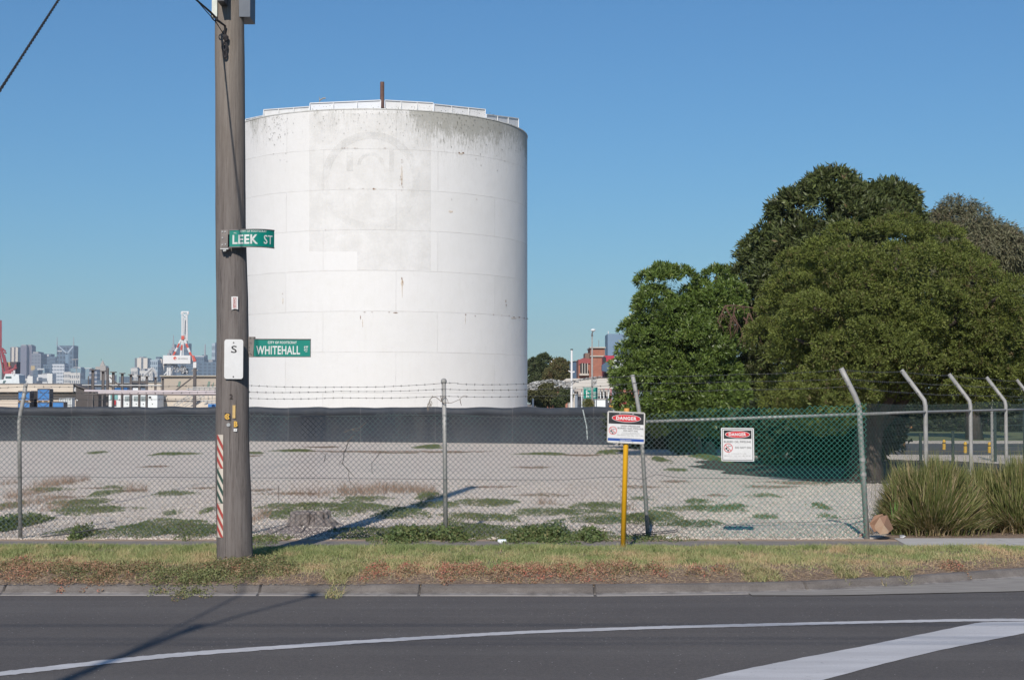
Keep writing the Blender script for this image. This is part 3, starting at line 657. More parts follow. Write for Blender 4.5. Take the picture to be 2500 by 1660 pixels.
for a_ in [(1127,376,8,3),(966,764,10,1.6),(982,705,1.6,22),(982,690,4,9),(981,430,3,28),(914,462,6,2.5),(1137,782,1,10),(1255,777,9,2),(1100,517,7,4),(885,790,1.2,14),(690,735,1.2,14)]: 
    mb = MB(); spot(*a_, mb=mb)
    for i,v in enumerate(mb.v):
        d_ = Vector((v[0]-TX, v[1]-TD, 0)).normalized(); mb.v[i] = (v[0]-d_.x*0.018, v[1]-d_.y*0.018, v[2])
    build('rust_stain', mb, MATS.setdefault('rust_wash', None) or MATS.__setitem__('rust_wash', paint_mat('rust_wash',(0.62,0.52,0.40),0.5)) or MATS['rust_wash'], tank)
mb = MB()                                            # black lichen specks scattered over the upper courses
for i in range(620):
    side = random.random()
    px_ = random.gauss(1130,75) if side < 0.55 else (random.gauss(675,18) if side < 0.75 else random.uniform(760,1010))
    py_ = 258 + abs(random.gauss(0,42)) + (0 if px_<1060 else (px_-1060)**2*0.0009) + (25 if px_<740 else 0)
    if abs(px_-TX) and px_ < 1283 and px_ > 610: s_ = random.uniform(0.35,1.0); spot(px_, py_, s_, s_*random.choice([1,1,1.6]))
setp(build('lichen_specks', mb, M('lichen_black',(0.10,0.10,0.085),(0.18,0.18,0.15),10,0.95), tank), kind='stuff')

# ---------------------------------------------------------------- bund wall wrapped in dark sheeting
m, nt, b = base_mat('dark_sheeting'); p = position(nt); n_ = noise(nt, p, 0.6, 6, 0.6, (1,1,0.5)); n2 = noise(nt, p, 3.0, 6, 0.7, (0.5,1,2.5))
ns_ = noise(nt, p, 0.5, 7, 0.75, (1,1,0.15))
sp_ = N(nt,'ShaderNodeSeparateXYZ'); L(nt,p,sp_.inputs[0]); sm = math_(nt,'LESS_THAN', math_(nt,'FRACT', math_(nt,'MULTIPLY', sp_.outputs[0], 0.27)), 0.012)
cc_ = mix(nt, ramp(nt, ns_, [(0.5,0.0),(0.72,0.5)]), ramp(nt, n_, [(0.35,(0.034,0.041,0.053)),(0.7,(0.052,0.058,0.068))]), (0.10,0.10,0.10))
L(nt, mix(nt, math_(nt,'MULTIPLY', sm, 0.5), cc_, (0.11,0.11,0.115)), b.inputs['Base Color']); b.inputs['Roughness'].default_value=0.55; b.inputs['Specular IOR Level'].default_value=0.25
bump(nt, b, n2, 0.35, 0.12); m_bund = m
bund = thing('bund_wall','long low wall wrapped in dark blue grey sheeting with a rippled folded top, across the back of the yard','wall',(-10,73,0))
WP = [(-120,1073),(-20,1076.5),(250,1075.5),(600,1076.5),(900,1079),(1250,1082),(1498,1086)]
def wallbase(px): return G(px, float(np.interp(px,[q[0] for q in WP],[q[1] for q in WP])), 0.01)
mb = MB(); lip = MB(); cols = np.arange(-120, 1499, 3.0)
for i, px_ in enumerate(cols):
    q = wallbase(px_); x = q.x
    zt = P(px_, 993.5 + (1.0 if px_>600 else 0), q.y).z + 0.05*vnoise(x,0,0.9) + 0.035*abs(math.sin(x*1.05+math.sin(x*0.7)*0.8)) - 0.02
    fy = q.y; fold = 0.09*vnoise(x,2,0.8)
    ring_ = [(x,fy,0),(x,fy+0.18,zt-0.42),(x,fy+0.05+fold,zt-0.34),(x,fy+0.02+fold,zt-0.16),(x,fy+0.12+fold,zt-0.02),(x,fy+0.35,zt),(x,fy+0.6,zt-0.1),(x,fy+0.9,0)]
    mb.v += ring_
    if i:
        for j in range(7): a = (i-1)*8+j; mb.f.append((a, a+8, a+9, a+1))
build('sheeting', mb, m_bund, bund, smooth=True)
mb = MB(); q = wallbase(1420); mb.tube([P(1423,1000,q.y-0.1),P(1432,1040,q.y-0.1),P(1435,1082,q.y-0.1)],0.03,6)
build('rope', mb, M('pale_rope',(0.4,0.45,0.45),(0.3,0.34,0.34),5,0.8), bund)
w2 = MB(); w2.box(P(1545,0,84).x, P(1705,0,84).x, 84, 84.3, 0, Z(1030,84))
setp(build('concrete_wall', w2, M('grey_render',(0.24,0.25,0.28),(0.18,0.19,0.22),0.8,0.8), loc=(8,84,0)), 'plain grey wall in shade behind the red post at the foot of the left tree', 'wall')

# ================================================================ WOODEN UTILITY POLE
PY = 17.60
pp = [(-60,526,594),(0,525.5,595),(130,526,596.5),(250,526.3,597.5),(420,526,598.5),(560,526.5,599.5),(650,527.5,602.5),(730,528.5,605.5),(860,529,607),(960,527.5,607),(1060,527,607.5),(1130,527,609.5),(1200,528,613),(1290,529,615.5),(1372,530.5,617.5),(1395,530,618.5)]
PZ = [P(570,y,PY).z for y,_,_ in pp]; PCX = [(P(a,y,PY).x+P(b_,y,PY).x)/2 for y,a,b_ in pp]; PRR = [(P(b_,y,PY).x-P(a,y,PY).x)/2 for y,a,b_ in pp]
PZ = [11.6]+PZ; PCX = [PCX[0]-0.06]+PCX; PRR=[0.135]+PRR
def pole_c(z): return float(np.interp(z, PZ[::-1], PCX[::-1])), float(np.interp(z, PZ[::-1], PRR[::-1]))
def pole_pt(th, z, off=0.0):                         # th = 0 faces the camera, positive to the right
    cx, r = pole_c(z); k_ = 1 + (0.0 if off else 0.03*vnoise(th*2, z*0.5, 1.5, 4) + 0.012*vnoise(math.cos(th)*3, z*2.2, 1.5, 9)); r = r*k_+off
    return Vector((cx + r*math.sin(th), PY - r*math.cos(th), z))
def pole_at(px, py, off=0.004):                      # surface point seen at a pixel
    z = P(px,py,PY-0.18).z; cx, r = pole_c(z); x = P(px,py,PY-0.18).x; s_ = max(-0.985,min(0.985,(x-cx)/r)); return math.asin(s_), z
m, nt, b = base_mat('weathered_timber'); p = objco(nt)
g1 = noise(nt, p, 3.0, 10, 0.75, (7,7,0.45)); g2 = noise(nt, p, 10, 8, 0.8, (8,8,0.25)); g3 = noise(nt, p, 0.8, 4, 0.6, (1,1,0.6)); cr = noise(nt, p, 1.6, 8, 0.9, (14,14,0.30))
c = ramp(nt, g1, [(0.28,(0.115,0.098,0.092)),(0.5,(0.185,0.165,0.155)),(0.72,(0.255,0.235,0.222))])
c = mix(nt, ramp(nt, g3, [(0.35,0.0),(0.65,0.5)]), c, (0.125,0.105,0.096)); c = mix(nt, ramp(nt, g2, [(0.5,0.0),(0.75,0.45)]), c, (0.24,0.22,0.20))
c = mix(nt, ramp(nt, cr, [(0.54,0.0),(0.60,0.85)]), c, (0.055,0.047,0.044))
sz = N(nt,'ShaderNodeSeparateXYZ'); L(nt, p, sz.inputs[0])
up = N(nt,'ShaderNodeMapRange'); L(nt, sz.outputs[2], up.inputs[0]); up.inputs[1].default_value=3.6; up.inputs[2].default_value=6.0
c = mix(nt, math_(nt,'MULTIPLY', up.outputs[0], 0.55), c, mix(nt, ramp(nt,g2,[(0.35,0.0),(0.65,1.0)]), (0.20,0.165,0.13), (0.34,0.30,0.25)))
L(nt, c, b.inputs['Base Color']); b.inputs['Roughness'].default_value=0.95; b.inputs['Specular IOR Level'].default_value=0.15
bump(nt, b, mix(nt, 0.5, g2, cr), 0.7, 0.03); m_pole = m
pole = thing('utility_pole','tall weathered brown timber pole carrying street name signs, standing in the grass verge','utility pole',(PCX[-1],PY,0))
mb = MB(); nz_ = 110; nth = 40
for i in range(nz_+1):
    z = -0.15 + (11.6+0.15)*(i/nz_)**1.15
    for j in range(nth): mb.v.append(tuple(pole_pt(2*PI*j/nth, max(z,-0.1) if False else z)))
for i in range(nz_):
    for j in range(nth): mb.f.append((i*nth+j, i*nth+(j+1)%nth, (i+1)*nth+(j+1)%nth, (i+1)*nth+j))
mb.f.append(tuple(nz_*nth+j for j in range(nth)))
build('shaft', mb, m_pole, pole, smooth=True)
def pole_patch(mb, px0, py0, px1, py1, off, nx=6, ny=2, shear=0.0):
    for j in range(ny+1):
        for i in range(nx+1):
            py = py0+(py1-py0)*j/ny; t, z = pole_at(px0+(px1-px0)*i/nx, py + shear*(i/nx)); mb.v.append(tuple(pole_pt(t, z, off)))
    o = len(mb.v)-(nx+1)*(ny+1)
    for j in range(ny):
        for i in range(nx): a = o+j*(nx+1)+i; mb.f.append((a,a+nx+1,a+nx+2,a+1))
m_refw = M('reflective_white',(0.62,0.56,0.48),(0.50,0.45,0.39),6,0.5); m_refr = M('reflective_red',(0.42,0.06,0.05),(0.32,0.07,0.06),6,0.5); m_refg = M('reflective_dark_green',(0.035,0.075,0.06),(0.05,0.09,0.07),6,0.5)
for k_, (y0,y1,mt,lb) in enumerate(((1061,1143,m_refr,'red and white striped strip, topmost'),(1144,1228,m_refg,'dark green and white striped strip'),(1229,1312,m_refr,'red and white striped strip, lowest, dusty'))):
    mb = MB(); pole_patch(mb, 528.5, y0, 545, y1, 0.003, 6, 8); st = build('reflective_strip', mb, m_refw, pole); st['label']=lb
    sb = MB(); nst = 3
    for s_ in range(nst):
        a0 = y0 + (y1-y0)*s_/nst - 4; hgt = (y1-y0)/nst*0.5
        for i in range(6):
            x0 = 528.5+16.5*i/6; x1 = 528.5+16.5*(i+1)/6; sl = 30.0*(x0-528.5)/16.5; sl1 = 30.0*(x1-528.5)/16.5
            ys = [max(y0,min(y1,v)) for v in (a0+sl, a0+sl1, a0+sl1+hgt, a0+sl+hgt)]
            if ys[3]-ys[0] < 0.5 and ys[2]-ys[1] < 0.5: continue
            vs = []
            for (xx,yy) in ((x0,ys[0]),(x1,ys[1]),(x1,ys[2]),(x0,ys[3])):
                t, z = pole_at(xx,yy); vs.append(pole_pt(t,z,0.006))
            sb.add(vs,[(3,2,1,0)])
    build('stripe', sb, mt, st)
m_alu = M('aluminium',(0.5,0.5,0.5),(0.4,0.4,0.4),20,0.4,metal=0.6)
m_yel = M('yellow_reflective',(0.72,0.42,0.06),(0.55,0.33,0.08),20,0.5); m_black = M('black_paint',(0.012,0.012,0.014),(0.03,0.03,0.03),10,0.6)
m_whites = M('white_sign_paint',(0.66,0.66,0.655),(0.59,0.59,0.585),6,0.45)
def pole_face(px, py, off=0.006):
    t, z = pole_at(px, py); O = pole_pt(t, z, off); n_ = Vector((math.sin(t*0.6),-math.cos(t*0.6),0)); X = Vector((0,0,1)).cross(n_)*1
    X = Vector((math.cos(t*0.6), math.sin(t*0.6), 0)); return Face(O, X, (0,0,-1), n_, PY/FPX*0.99)
f = pole_face(549.5, 1003); mb = MB(); mb.prism([f.pt(x,y,0.004) for x,y in ((0,5),(14,6),(15,23),(0,21))][::-1], f.N*-0.012); tg = build('number_tag', mb, m_black, pole)
mb = MB(); f.ring(mb, 7.3, 13.8, 4.6, 7.0, 0.006, 24, 35, 325); f.text(mb, 'N', 4.2, 8.6, 10.6, 18.6, 0.007, 0.06); build('letter', mb, m_yel, tg)
f = pole_face(567, 989); mb = MB(); 
for x0 in (1.2, 5.2): mb.prism([f.pt(x,y,0.006) for x,y in ((x0,0),(x0+2.8,0),(x0+2.8,32),(x0,32))][::-1], f.N*-0.008)
mb.prism([f.pt(x,y,0.003) for x,y in ((1.2,1),(8,1),(8,31),(1.2,31))][::-1], f.N*-0.006)
build('marker_bar', mb, M('pale_yellow_plastic',(0.60,0.42,0.16),(0.5,0.35,0.15),20,0.6), pole)
f = pole_face(571, 1028); mb = MB(); f.text(mb, 'B', 0, 0, 9, 14, 0.004, 0.05); build('letter', mb, m_yel, pole)
f = pole_face(570.5, 1046); mb = MB(); f.rect(mb,0,0,8,7,0.004); wt = build('small_label', mb, m_whites, pole); mb=MB(); f.ell(mb,4,3.2,0.9,0.9,0.006,8); build('nail', mb, m_black, wt)
f = pole_face(558.5, 1037); mb = MB(); mb.prism([f.pt(4.6*math.cos(2*PI*i/18),4.6*math.sin(2*PI*i/18),0.005) for i in range(18)], f.N*-0.008); f.ring(mb,0,0,2.2,3.2,0.008,18); build('metal_disc', mb, m_alu, pole)
f = pole_face(561, 962); mb = MB(); f.text(mb, '2', 0, 0, 8, 12, 0.002, 0.01); build('stamped_number', mb, M('dark_stain',(0.04,0.03,0.03),(0.06,0.05,0.04),20,0.9), pole)
# small bent danger tag with red lettering reading upwards
f = pole_face(565, 724); mb = MB(); 
f.slab(mb, [(0,1),(7,0),(16,0.5),(16.5,32),(9,30),(1,33)], 0.0, 0.008); dt = build('danger_tag', mb, m_whites, pole)
f2 = Face(f.pt(5.2,3,0.010), f.Y, -f.X, f.N, f.u); f2 = Face(f.pt(11.5,3,0.010), f.Y, -1*f.X, f.N, f.u)
mb = MB(); f2.text(mb, 'DANGER', 0, 0.4, 26, 6.2, 0, 0.02)
mb2 = MB(); f.rect(mb2,4.6,2.2,5.1,30,0.010); f.rect(mb2,12.2,2.2,12.7,30,0.010); mb.add(mb2.v,mb2.f); build('lettering', mb, m_refr, dt)
# cable guard on the left side, box at the top right, service-wire hardware
m_galv = M('galvanised',(0.42,0.43,0.43),(0.33,0.34,0.34),12,0.5,metal=0.3)
mb = MB(); q0 = P(520.5,-60,PY-0.12); q1 = P(521,43,PY-0.12); mb.box(q1.x-0.012,q1.x+0.05,PY-0.16,PY-0.06,q1.z,8.5)
build('cable_guard', mb, M('pale_channel',(0.62,0.66,0.60),(0.5,0.54,0.5),10,0.6), pole)
mb = MB(); a_ = P(597,47,PY); b_ = P(613,47,PY); mb.box(a_.x-0.05,b_.x,PY-0.10,PY+0.28,P(600,46,PY).z,8.2); mb.box(a_.x-0.05,b_.x+0.006,PY-0.104,PY-0.098,P(600,46,PY).z-0.006,8.2)
build('junction_box', mb, M('blue_grey_box',(0.13,0.15,0.18),(0.10,0.12,0.15),3,0.6), pole)
mb = MB(); mb.box(P(547,0,PY).x,P(563,0,PY).x,PY-0.40,PY-0.16,P(550,9,PY-.3).z,8.3); build('fuse_bracket', mb, M('dark_steel',(0.045,0.047,0.055),(0.06,0.06,0.065),8,0.6), pole)
hk = MB(); D0 = PY-0.19
hk.tube([P(548.5,95,D0+0.03),P(549.5,64,D0-0.02),P(536,54,D0-0.10),P(527,48,D0-0.16)], 0.014, 8)
build('hook', hk, M('black_iron',(0.02,0.02,0.022),(0.035,0.03,0.03),10,0.6), pole)
hk = MB(); 
def loop(mb, cx, cy, rx, ry, D, r, tilt=0):
    pts = []
    for i in range(21):
        a = 2*PI*i/20; x = rx*math.cos(a); y = ry*math.sin(a); pts.append(P(cx + x*math.cos(tilt)-y*math.sin(tilt), cy + x*math.sin(tilt)+y*math.cos(tilt), D))
    mb.tube(pts, r, 6, cap=False)
loop(hk, 522.5, 44.5, 4.6, 9, D0-0.2, 0.007, -0.7); build('shackle', hk, MATS['black_iron'], pole)
hk = MB(); 
hk.tube([P(549,86,D0-0.02),P(551,92,D0-0.03),P(553,101,D0-0.03)], [0.02,0.035,0.02], 10); build('insulator', hk, MATS['black_iron'], pole)
hk = MB(); loop(hk, 548.5, 115, 5, 10.5, D0-0.02, 0.016); loop(hk, 549.5, 132, 3.6, 9, D0-0.02, 0.013); build('chain_link', hk, MATS['black_iron'], pole)
m_cable = M('black_cable',(0.018,0.018,0.02),(0.03,0.03,0.03),20,0.7)
# service cable running from the hook up to the pole across the road
POLE2 = Vector((-4.75,0.5,9.4))
w = MB(); A = P(525,42,D0-0.18); B = Vector((POLE2.x+0.12, POLE2.y+0.1, A.z+0.35))
def sag(a, b_, s_, n_=24): return [a.lerp(b_, i/n_)+Vector((0,0,-s_*4*(i/n_)*(1-i/n_))) for i in range(n_+1)]
w.tube([A.lerp(B,0.0),A.lerp(B,0.012)]+sag(A,B,0.12)[1:], [0.013]*2+[0.009]*24, 6)
A2 = P(547,86,D0-0.03); w.tube([A2,P(528,56,D0-0.22)]+sag(A,B+Vector((0.05,0,-0.12)),0.16)[1:], 0.0055, 5)
setp(build('service_cable', w, m_cable, loc=A), 'black twin overhead cable tied to the hook near the top of the timber pole', 'cable')
w = MB(); a_ = P(-80,345,24.0); b_ = P(215,-110,33.0)
def helix(mb, a, b_, r, rr, turns, n):
    d = (b_-a).normalized(); u = d.cross(Vector((0,0,1))).normalized(); v = d.cross(u)
    for k_ in range(2):
        mb.tube([a+(b_-a)*(i/n)+(u*math.cos(turns*2*PI*i/n+PI*k_)+v*math.sin(turns*2*PI*i/n+PI*k_))*r for i in range(n+1)], rr, 5)
helix(w, a_+(a_-b_)*0.6, b_+(b_-a_)*1.2, 0.013, 0.017, 90, 800)
setp(build('overhead_cable', w, m_cable, loc=a_), 'twisted dark cable slanting across the sky in the upper left corner', 'cable')
# street pole behind the camera; its shadow and those of its wires fall on the road
p2 = thing('street_light','timber street light pole on the near side of the road','street light',(POLE2.x,POLE2.y,0))
mb = MB(); mb.tube([(POLE2.x,POLE2.y,-0.1),(POLE2.x,POLE2.y,9.0)],[0.08,0.045],14); build('shaft', mb, m_pole, p2)
mb = MB(); mb.tube([(POLE2.x,POLE2.y,8.4),(POLE2.x+0.3,POLE2.y+0.9,8.75),(POLE2.x+0.72,POLE2.y+2.1,8.8)],0.022,8); build('arm', mb, m_galv, p2)
mb = MB(); mb.blob((POLE2.x+0.78,POLE2.y+2.3,8.8),0.08,0.2,0.05,1,0.05); build('lamp_head', mb, m_galv, p2)
for k_, (zz, oy, lb) in enumerate(((8.9,0.1,'upper power line strung along the near side of the road'),(8.35,-0.15,'lower power line strung along the near side of the road'),(8.95,-0.75,'power line on the near side of the street light pole'))):
    w = MB(); w.tube([(-45+3*i, POLE2.y+oy+0.012*(i-15), zz+0.0012*(3*i-40)**2*0.25) for i in range(31)], 0.015 if k_==0 else 0.010, 5)
    setp(build('power_line', w, m_cable, loc=(POLE2.x,POLE2.y,zz)), lb, 'power line', 'power lines over the road')

# ---------------------------------------------------------------- signs on the pole
m_green = M('sign_green',(0.0,0.205,0.155),(0.0,0.18,0.14),3,0.4); m_letw = M('sign_white_lettering',(0.66,0.68,0.66),(0.52,0.54,0.52),9,0.5,detail=9)
m_frame = M('sign_frame_grey',(0.16,0.155,0.15),(0.11,0.10,0.10),8,0.5,metal=0.3); m_brkt = M('bracket_brown_grey',(0.23,0.205,0.19),(0.17,0.15,0.14),10,0.6,metal=0.2)
SY = PY-0.25
s1 = thing('street_sign','bent green street name sign reading LEEK ST, the higher sign on the pole','sign',P(561,604,SY))
Lk = 0.55; ul_ = SY/FPX; O1 = P(560.5,562.3,SY); Hh = 41.5*ul_
def warp1(x, y, w):                                  # x in metres along the plate, y in metres down
    st = 0.20; Rr = 0.325
    if x <= st: q = Vector((x, 0, 0)); n_ = Vector((0,-1,0))
    else:
        a = (x-st)/Rr; q = Vector((st+Rr*math.sin(a), Rr*(1-math.cos(a)), 0)); n_ = Vector((math.sin(a), -math.cos(a), 0))
    return O1 + q + Vector((0,0,-y + 0.012*math.sin(x*3) - 0.006*(x/Lk)*(1 if y>Hh/2 else -0.5))) + n_*w
F1 = Face(O1,(1,0,0),(0,0,-1),(0,-1,0)); F1.warp = warp1
def strip(F, mb, x0, x1, y0, y1, w0, w1, n=24):
    o = len(mb.v)
    for i in range(n+1):
        x = x0+(x1-x0)*i/n
        mb.v += [tuple(F.pt(x,y0,w0)),tuple(F.pt(x,y0,w1)),tuple(F.pt(x,y1,w1)),tuple(F.pt(x,y1,w0))]
    for i in range(n):
        for j in range(4): mb.f.append((o+4*i+j,o+4*i+(j+1)%4,o+4*i+4+(j+1)%4,o+4*i+4+j))
    mb.f += [(o,o+3,o+2,o+1),(o+4*n,o+4*n+1,o+4*n+2,o+4*n+3)]
mb = MB(); strip(F1, mb, 0, Lk, 0.003, Hh-0.003, -0.002, 0.002); build('plate', mb, m_green, s1)
mb = MB(); strip(F1, mb, -0.006, Lk, -0.006, 0.004, -0.007, 0.007); strip(F1, mb, -0.006, Lk, Hh-0.004, Hh+0.007, -0.007, 0.007); build('edge_channel', mb, m_frame, s1)
mb = MB(); F1.text(mb,'CITY OF FOOTSCRAY',0.12,0.008,0.43,0.032,0.004,0.015); F1.text(mb,'LEEK',0.035,0.058,0.325,0.162,0.004,0.03); F1.text(mb,'ST',0.395,0.062,0.515,0.158,0.004,0.015)
build('lettering', mb, m_letw, s1)
mb = MB(); F1.text(mb,'RL',0.05,0.028,0.085,0.042,0.0045,0.0); build('graffiti', mb, m_whites, s1)
bk = MB(); bx0, bx1 = P(544,0,SY).x, P(561,0,SY).x; zt_, zb_ = P(550,562,SY).z, P(550,606,SY).z
bk.prism([(bx0,SY-0.004,zt_),(bx1,SY-0.004,zt_+0.004),(bx1,SY-0.004,zb_+0.01),(bx0-0.006,SY-0.004,zb_+0.01)],(0,0.012,0)); bk.box(bx0-0.008,bx0+0.10,SY-0.012,PY-0.1,zb_-0.012,zb_+0.004)
bk.box(bx0,bx0+0.02,SY,PY-0.1,zb_+0.01,zt_); bo = build('bracket', bk, m_brkt, s1)
for dx_, dz_ in ((0.018,0.02),(0.05,0.02),(0.02,0.09),(0.018,0.17),(0.055,0.165)):
    b1 = MB(); q = Vector((bx0+dx_, SY-0.014, zt_-dz_)); b1.tube([q+Vector((0,0.012,0)), q], 0.008, 6); build('bolt', b1, m_galv, bo)
b1 = MB(); b1.tube([(bx0+0.0,SY-0.02,zb_-0.014),(bx0+0.09,SY-0.02,zb_-0.012)],0.010,8); b1.tube([(bx0+0.03,SY-0.015,zb_-0.035),(bx0+0.065,SY-0.015,zb_-0.03)],0.012,8); build('clamp', b1, m_galv, bo)

SY2 = PY-0.02
s2 = thing('street_sign','straight green street name sign reading WHITEHALL ST, sticking out to the right of the pole','sign',P(620,850,SY2))
u2 = SY2/FPX; F2 = Face(P(620,828,SY2),(1,0,0),(0,0,-1),(0,-1,0),u2)
mb = MB(); F2.slab(mb,[(0,1),(138,1),(138,42.5),(0,42.5)],-0.003,0.003); build('plate', mb, m_green, s2)
mb = MB(); F2.slab(mb,[(-13,-1.2),(139.3,-0.6),(139.3,1.6),(-13,1.0)],-0.009,0.009); F2.slab(mb,[(-13,42.0),(139,42.0),(139,44),(-13,44)],-0.009,0.009); F2.slab(mb,[(137.6,1.6),(139.2,1.6),(139.2,42),(137.6,42)],-0.005,0.005); build('edge_channel', mb, m_frame, s2)
mb = MB(); F2.text(mb,'CITY OF FOOTSCRAY',34,5,105,11.5,0.005,0.03); F2.text(mb,'WHITEHALL',6,16.5,113,37.5,0.005,0.022); F2.text(mb,'ST',122.5,17,132.5,28.5,0.005,0.02); F2.rect(mb,125.5,29.8,130.5,30.9,0.005)
build('lettering', mb, m_letw, s2)
mb = MB(); F2.slab(mb,[(-14,-6),(3,-6),(4,-4),(3,1),(0,43),(-11,44),(-14,40)],-0.012,-0.004); F2.slab(mb,[(-13,1),(1,1),(-1.5,43),(-11,43)],0.004,0.010); bo = build('bracket', mb, m_brkt, s2)
for x_, y_ in ((-9,-3.5),(0,-3.5),(-9,8),(-6,10),(-11,20),(-11,27),(-9,35),(-6,37)):
    b1 = MB(); b1.tube([F2.pt(x_,y_,0.0),F2.pt(x_,y_,0.016)],0.007,6); build('bolt', b1, m_frame, bo)

SY3 = PY-0.215
s3 = thing('plate_sign','white upright plate with a broken black letter S, on the timber pole','sign',P(571,876,SY3))
F3 = Face(P(548,828.5,SY3),(1,0,-0.004),(0,0,-1),(0,-1,0),SY3/FPX)
mb = MB(); F3.slab(mb, F3.rrect(0,0,46,96.5,6,6), -0.002, 0.002); build('plate', mb, m_whites, s3)
mb = MB(); F3.text(mb,'S',17,15.5,30.5,33,0.004,0.01)
cut = MB(); 
build('lettering', mb, m_black, s3)
for (a0_,b0_,a1_,b1_) in ((16,24.2,31,25.0),(21,27.2,31,27.9)):
    pass
mb = MB(); F3.ell(mb,17.2,31,1.1,1.1,0.0045,10); F3.line(mb,28,19,29.5,16,0.8,0.0045); build('lettering', mb, m_black, s3)
for y_ in (8,91):
    mb = MB(); mb.tube([F3.pt(22.5,y_,0.0),F3.pt(22.5,y_,0.006)],0.009,10); build('bolt', mb, m_frame, s3)

# ---------------------------------------------------------------- danger signs
m_red = M('danger_red',(0.60,0.02,0.03),(0.5,0.03,0.04),5,0.4); m_sblack = M('sign_black',(0.014,0.014,0.017),(0.02,0.02,0.022),5,0.5); m_text = M('sign_text_grey',(0.055,0.055,0.06),(0.08,0.08,0.085),5,0.6)
m_text2 = M('sign_small_text',(0.25,0.25,0.25),(0.33,0.33,0.33),5,0.6); m_blue = M('sign_blue',(0.025,0.085,0.33),(0.02,0.07,0.28),5,0.4)
def no_dig(F, root, cx, cy, r):
    mb = MB(); F.ring(mb,cx,cy,r*0.86,r,0.005,36); a = R(45); F.line(mb,cx-r*.9*math.cos(a),cy-r*.9*math.sin(a),cx+r*.9*math.cos(a),cy+r*.9*math.sin(a),r*0.13,0.0055)
    sy = build('prohibition_symbol', mb, m_red, root)
    mb = MB(); F.ell(mb,cx-r*.42,cy+r*.15,r*.24,r*.26,0.0045,9); F.ell(mb,cx-r*.03,cy+r*.58,r*.22,r*.2,0.0045,7); F.line(mb,cx+r*.05,cy-r*.2,cx+r*.3,cy-r*.42,r*.09,0.0045)
    F.line(mb,cx+r*.3,cy-r*.42,cx+r*.68,cy-r*.33,r*.08,0.0045); F.line(mb,cx-r*.02,cy-r*.62,cx+r*.08,cy-r*.18,r*.06,0.0045); build('pictogram', mb, m_sblack, sy)
GY = 19.05; ug = GY/FPX
gs = thing('danger_sign','leaning yellow pole with a white danger board about a buried gas pipeline','sign',G(1521,1350,0))
mb = MB(); mb.tube([G(1520.5,1352,-0.01),P(1528,1086,GY),P(1530,1012,GY)],0.033,16); build('pole', mb, M('yellow_pole_paint',(0.75,0.40,0.012),(0.62,0.33,0.02),2.5,0.35,sc=(3,3,0.6)), gs, smooth=True)
mb = MB(); mb.tube([P(1529.7,1012,GY),P(1530,998,GY),P(1530,996.5,GY)],[0.036,0.035,0.03],14); build('cap', mb, M('orange_cap',(0.72,0.36,0.09),(0.6,0.3,0.08),8,0.5), gs)
mb = MB(); mb.tube([P(1530,1015,GY-0.028),P(1528.2,1086,GY-0.028)],0.012,6)
tl = R(2.6); FG = Face(P(1483.6,1003.2,GY-0.05),(math.cos(tl),0,-math.sin(tl)),(-math.sin(R(1.3)),0,-math.cos(R(1.3))),(0,-1,0),ug*0.997)
mb = MB(); FG.slab(mb, FG.rrect(0,0,91,76,3.5,4), -0.004, 0.002); bd = build('board', mb, m_whites, gs)
mb = MB()
for pts in ([(0,3),(91,3),(91,0),(0,0)],): pass
for a0_,b0_,a1_,b1_ in ((1.5,-0.6,89,1.8),(1.5,74.2,89,76.8),(-0.6,2,1.6,75),(89.4,2,91.6,75)): FG.slab(mb,[(a0_,b0_),(a1_,b0_),(a1_,b1_),(a0_,b1_)],-0.008,0.005)
build('frame', mb, M('aluminium_frame',(0.55,0.52,0.47),(0.42,0.40,0.37),8,0.5,metal=0.2), gs)
mb = MB(); FG.rect(mb,3,3,88.5,30,0.003); build('header', mb, m_sblack, gs)
mb = MB(); FG.ell(mb,46,15.8,35.5,9.6,0.0038); build('oval_border', mb, m_whites, gs); mb = MB(); FG.ell(mb,46,15.8,34.2,8.6,0.0046); build('oval', mb, m_red, gs)
mb = MB(); FG.text(mb,'DANGER',21,11.4,71,20.2,0.0054,0.045); build('lettering', mb, m_whites, gs)
mb = MB(); FG.text(mb,'HIGH PRESSURE',33,32.6,80,36.6,0.003,0.02); FG.text(mb,'BURIED GAS PIPELINE',25,38,88,42.2,0.003,0.02); FG.text(mb,'DO NOT DIG',39.5,43.8,74,48,0.003,0.02); build('lettering', mb, m_text, gs)
mb = MB(); FG.text(mb,'Dial Before You Dig - Call 1100',25,55.2,87,59.6,0.003,0.01)
for y_, xa_, xb_ in ((50.3,36,79),(53,34,80),(62.5,32,82)):
    x_ = xa_
    while x_ < xb_: l_ = random.uniform(2,5); FG.rect(mb,x_,y_,min(x_+l_,xb_),y_+0.9,0.003); x_ += l_+0.8
build('small_lettering', mb, m_text2, gs)
mb = MB(); FG.rect(mb,1.6,65,89.4,71.5,0.003); build('footer_strip', mb, m_blue, gs)
mb = MB(); FG.text(mb,'AusNet Services',31,66.8,59,70,0.0042,0.01); build('lettering', mb, m_whites, gs)
no_dig(FG, gs, 13.5, 46.5, 9.8)
for x_,y_ in ((30,4.6),(62,4.6),(30,73),(62,73)):
    mb = MB(); mb.tube([FG.pt(x_,y_,0.0),FG.pt(x_,y_,0.007)],0.008,8); build('bolt', mb, m_alu, gs)
c_ = G(1521,1351,0); mb = MB(); mb.blob((c_.x-0.03,c_.y,0.03),0.27,0.3,0.045,3,0.5,14,6)
setp(build('concrete_footing', mb, M('rough_concrete',(0.30,0.29,0.26),(0.22,0.21,0.19),14,0.95,bmp=0.4), gs), None)
OY = 21.05; uo = OY/FPX
os_ = thing('danger_sign','square white danger sign about a buried oil pipeline wired onto the green mesh','sign',P(1801,1083,OY))
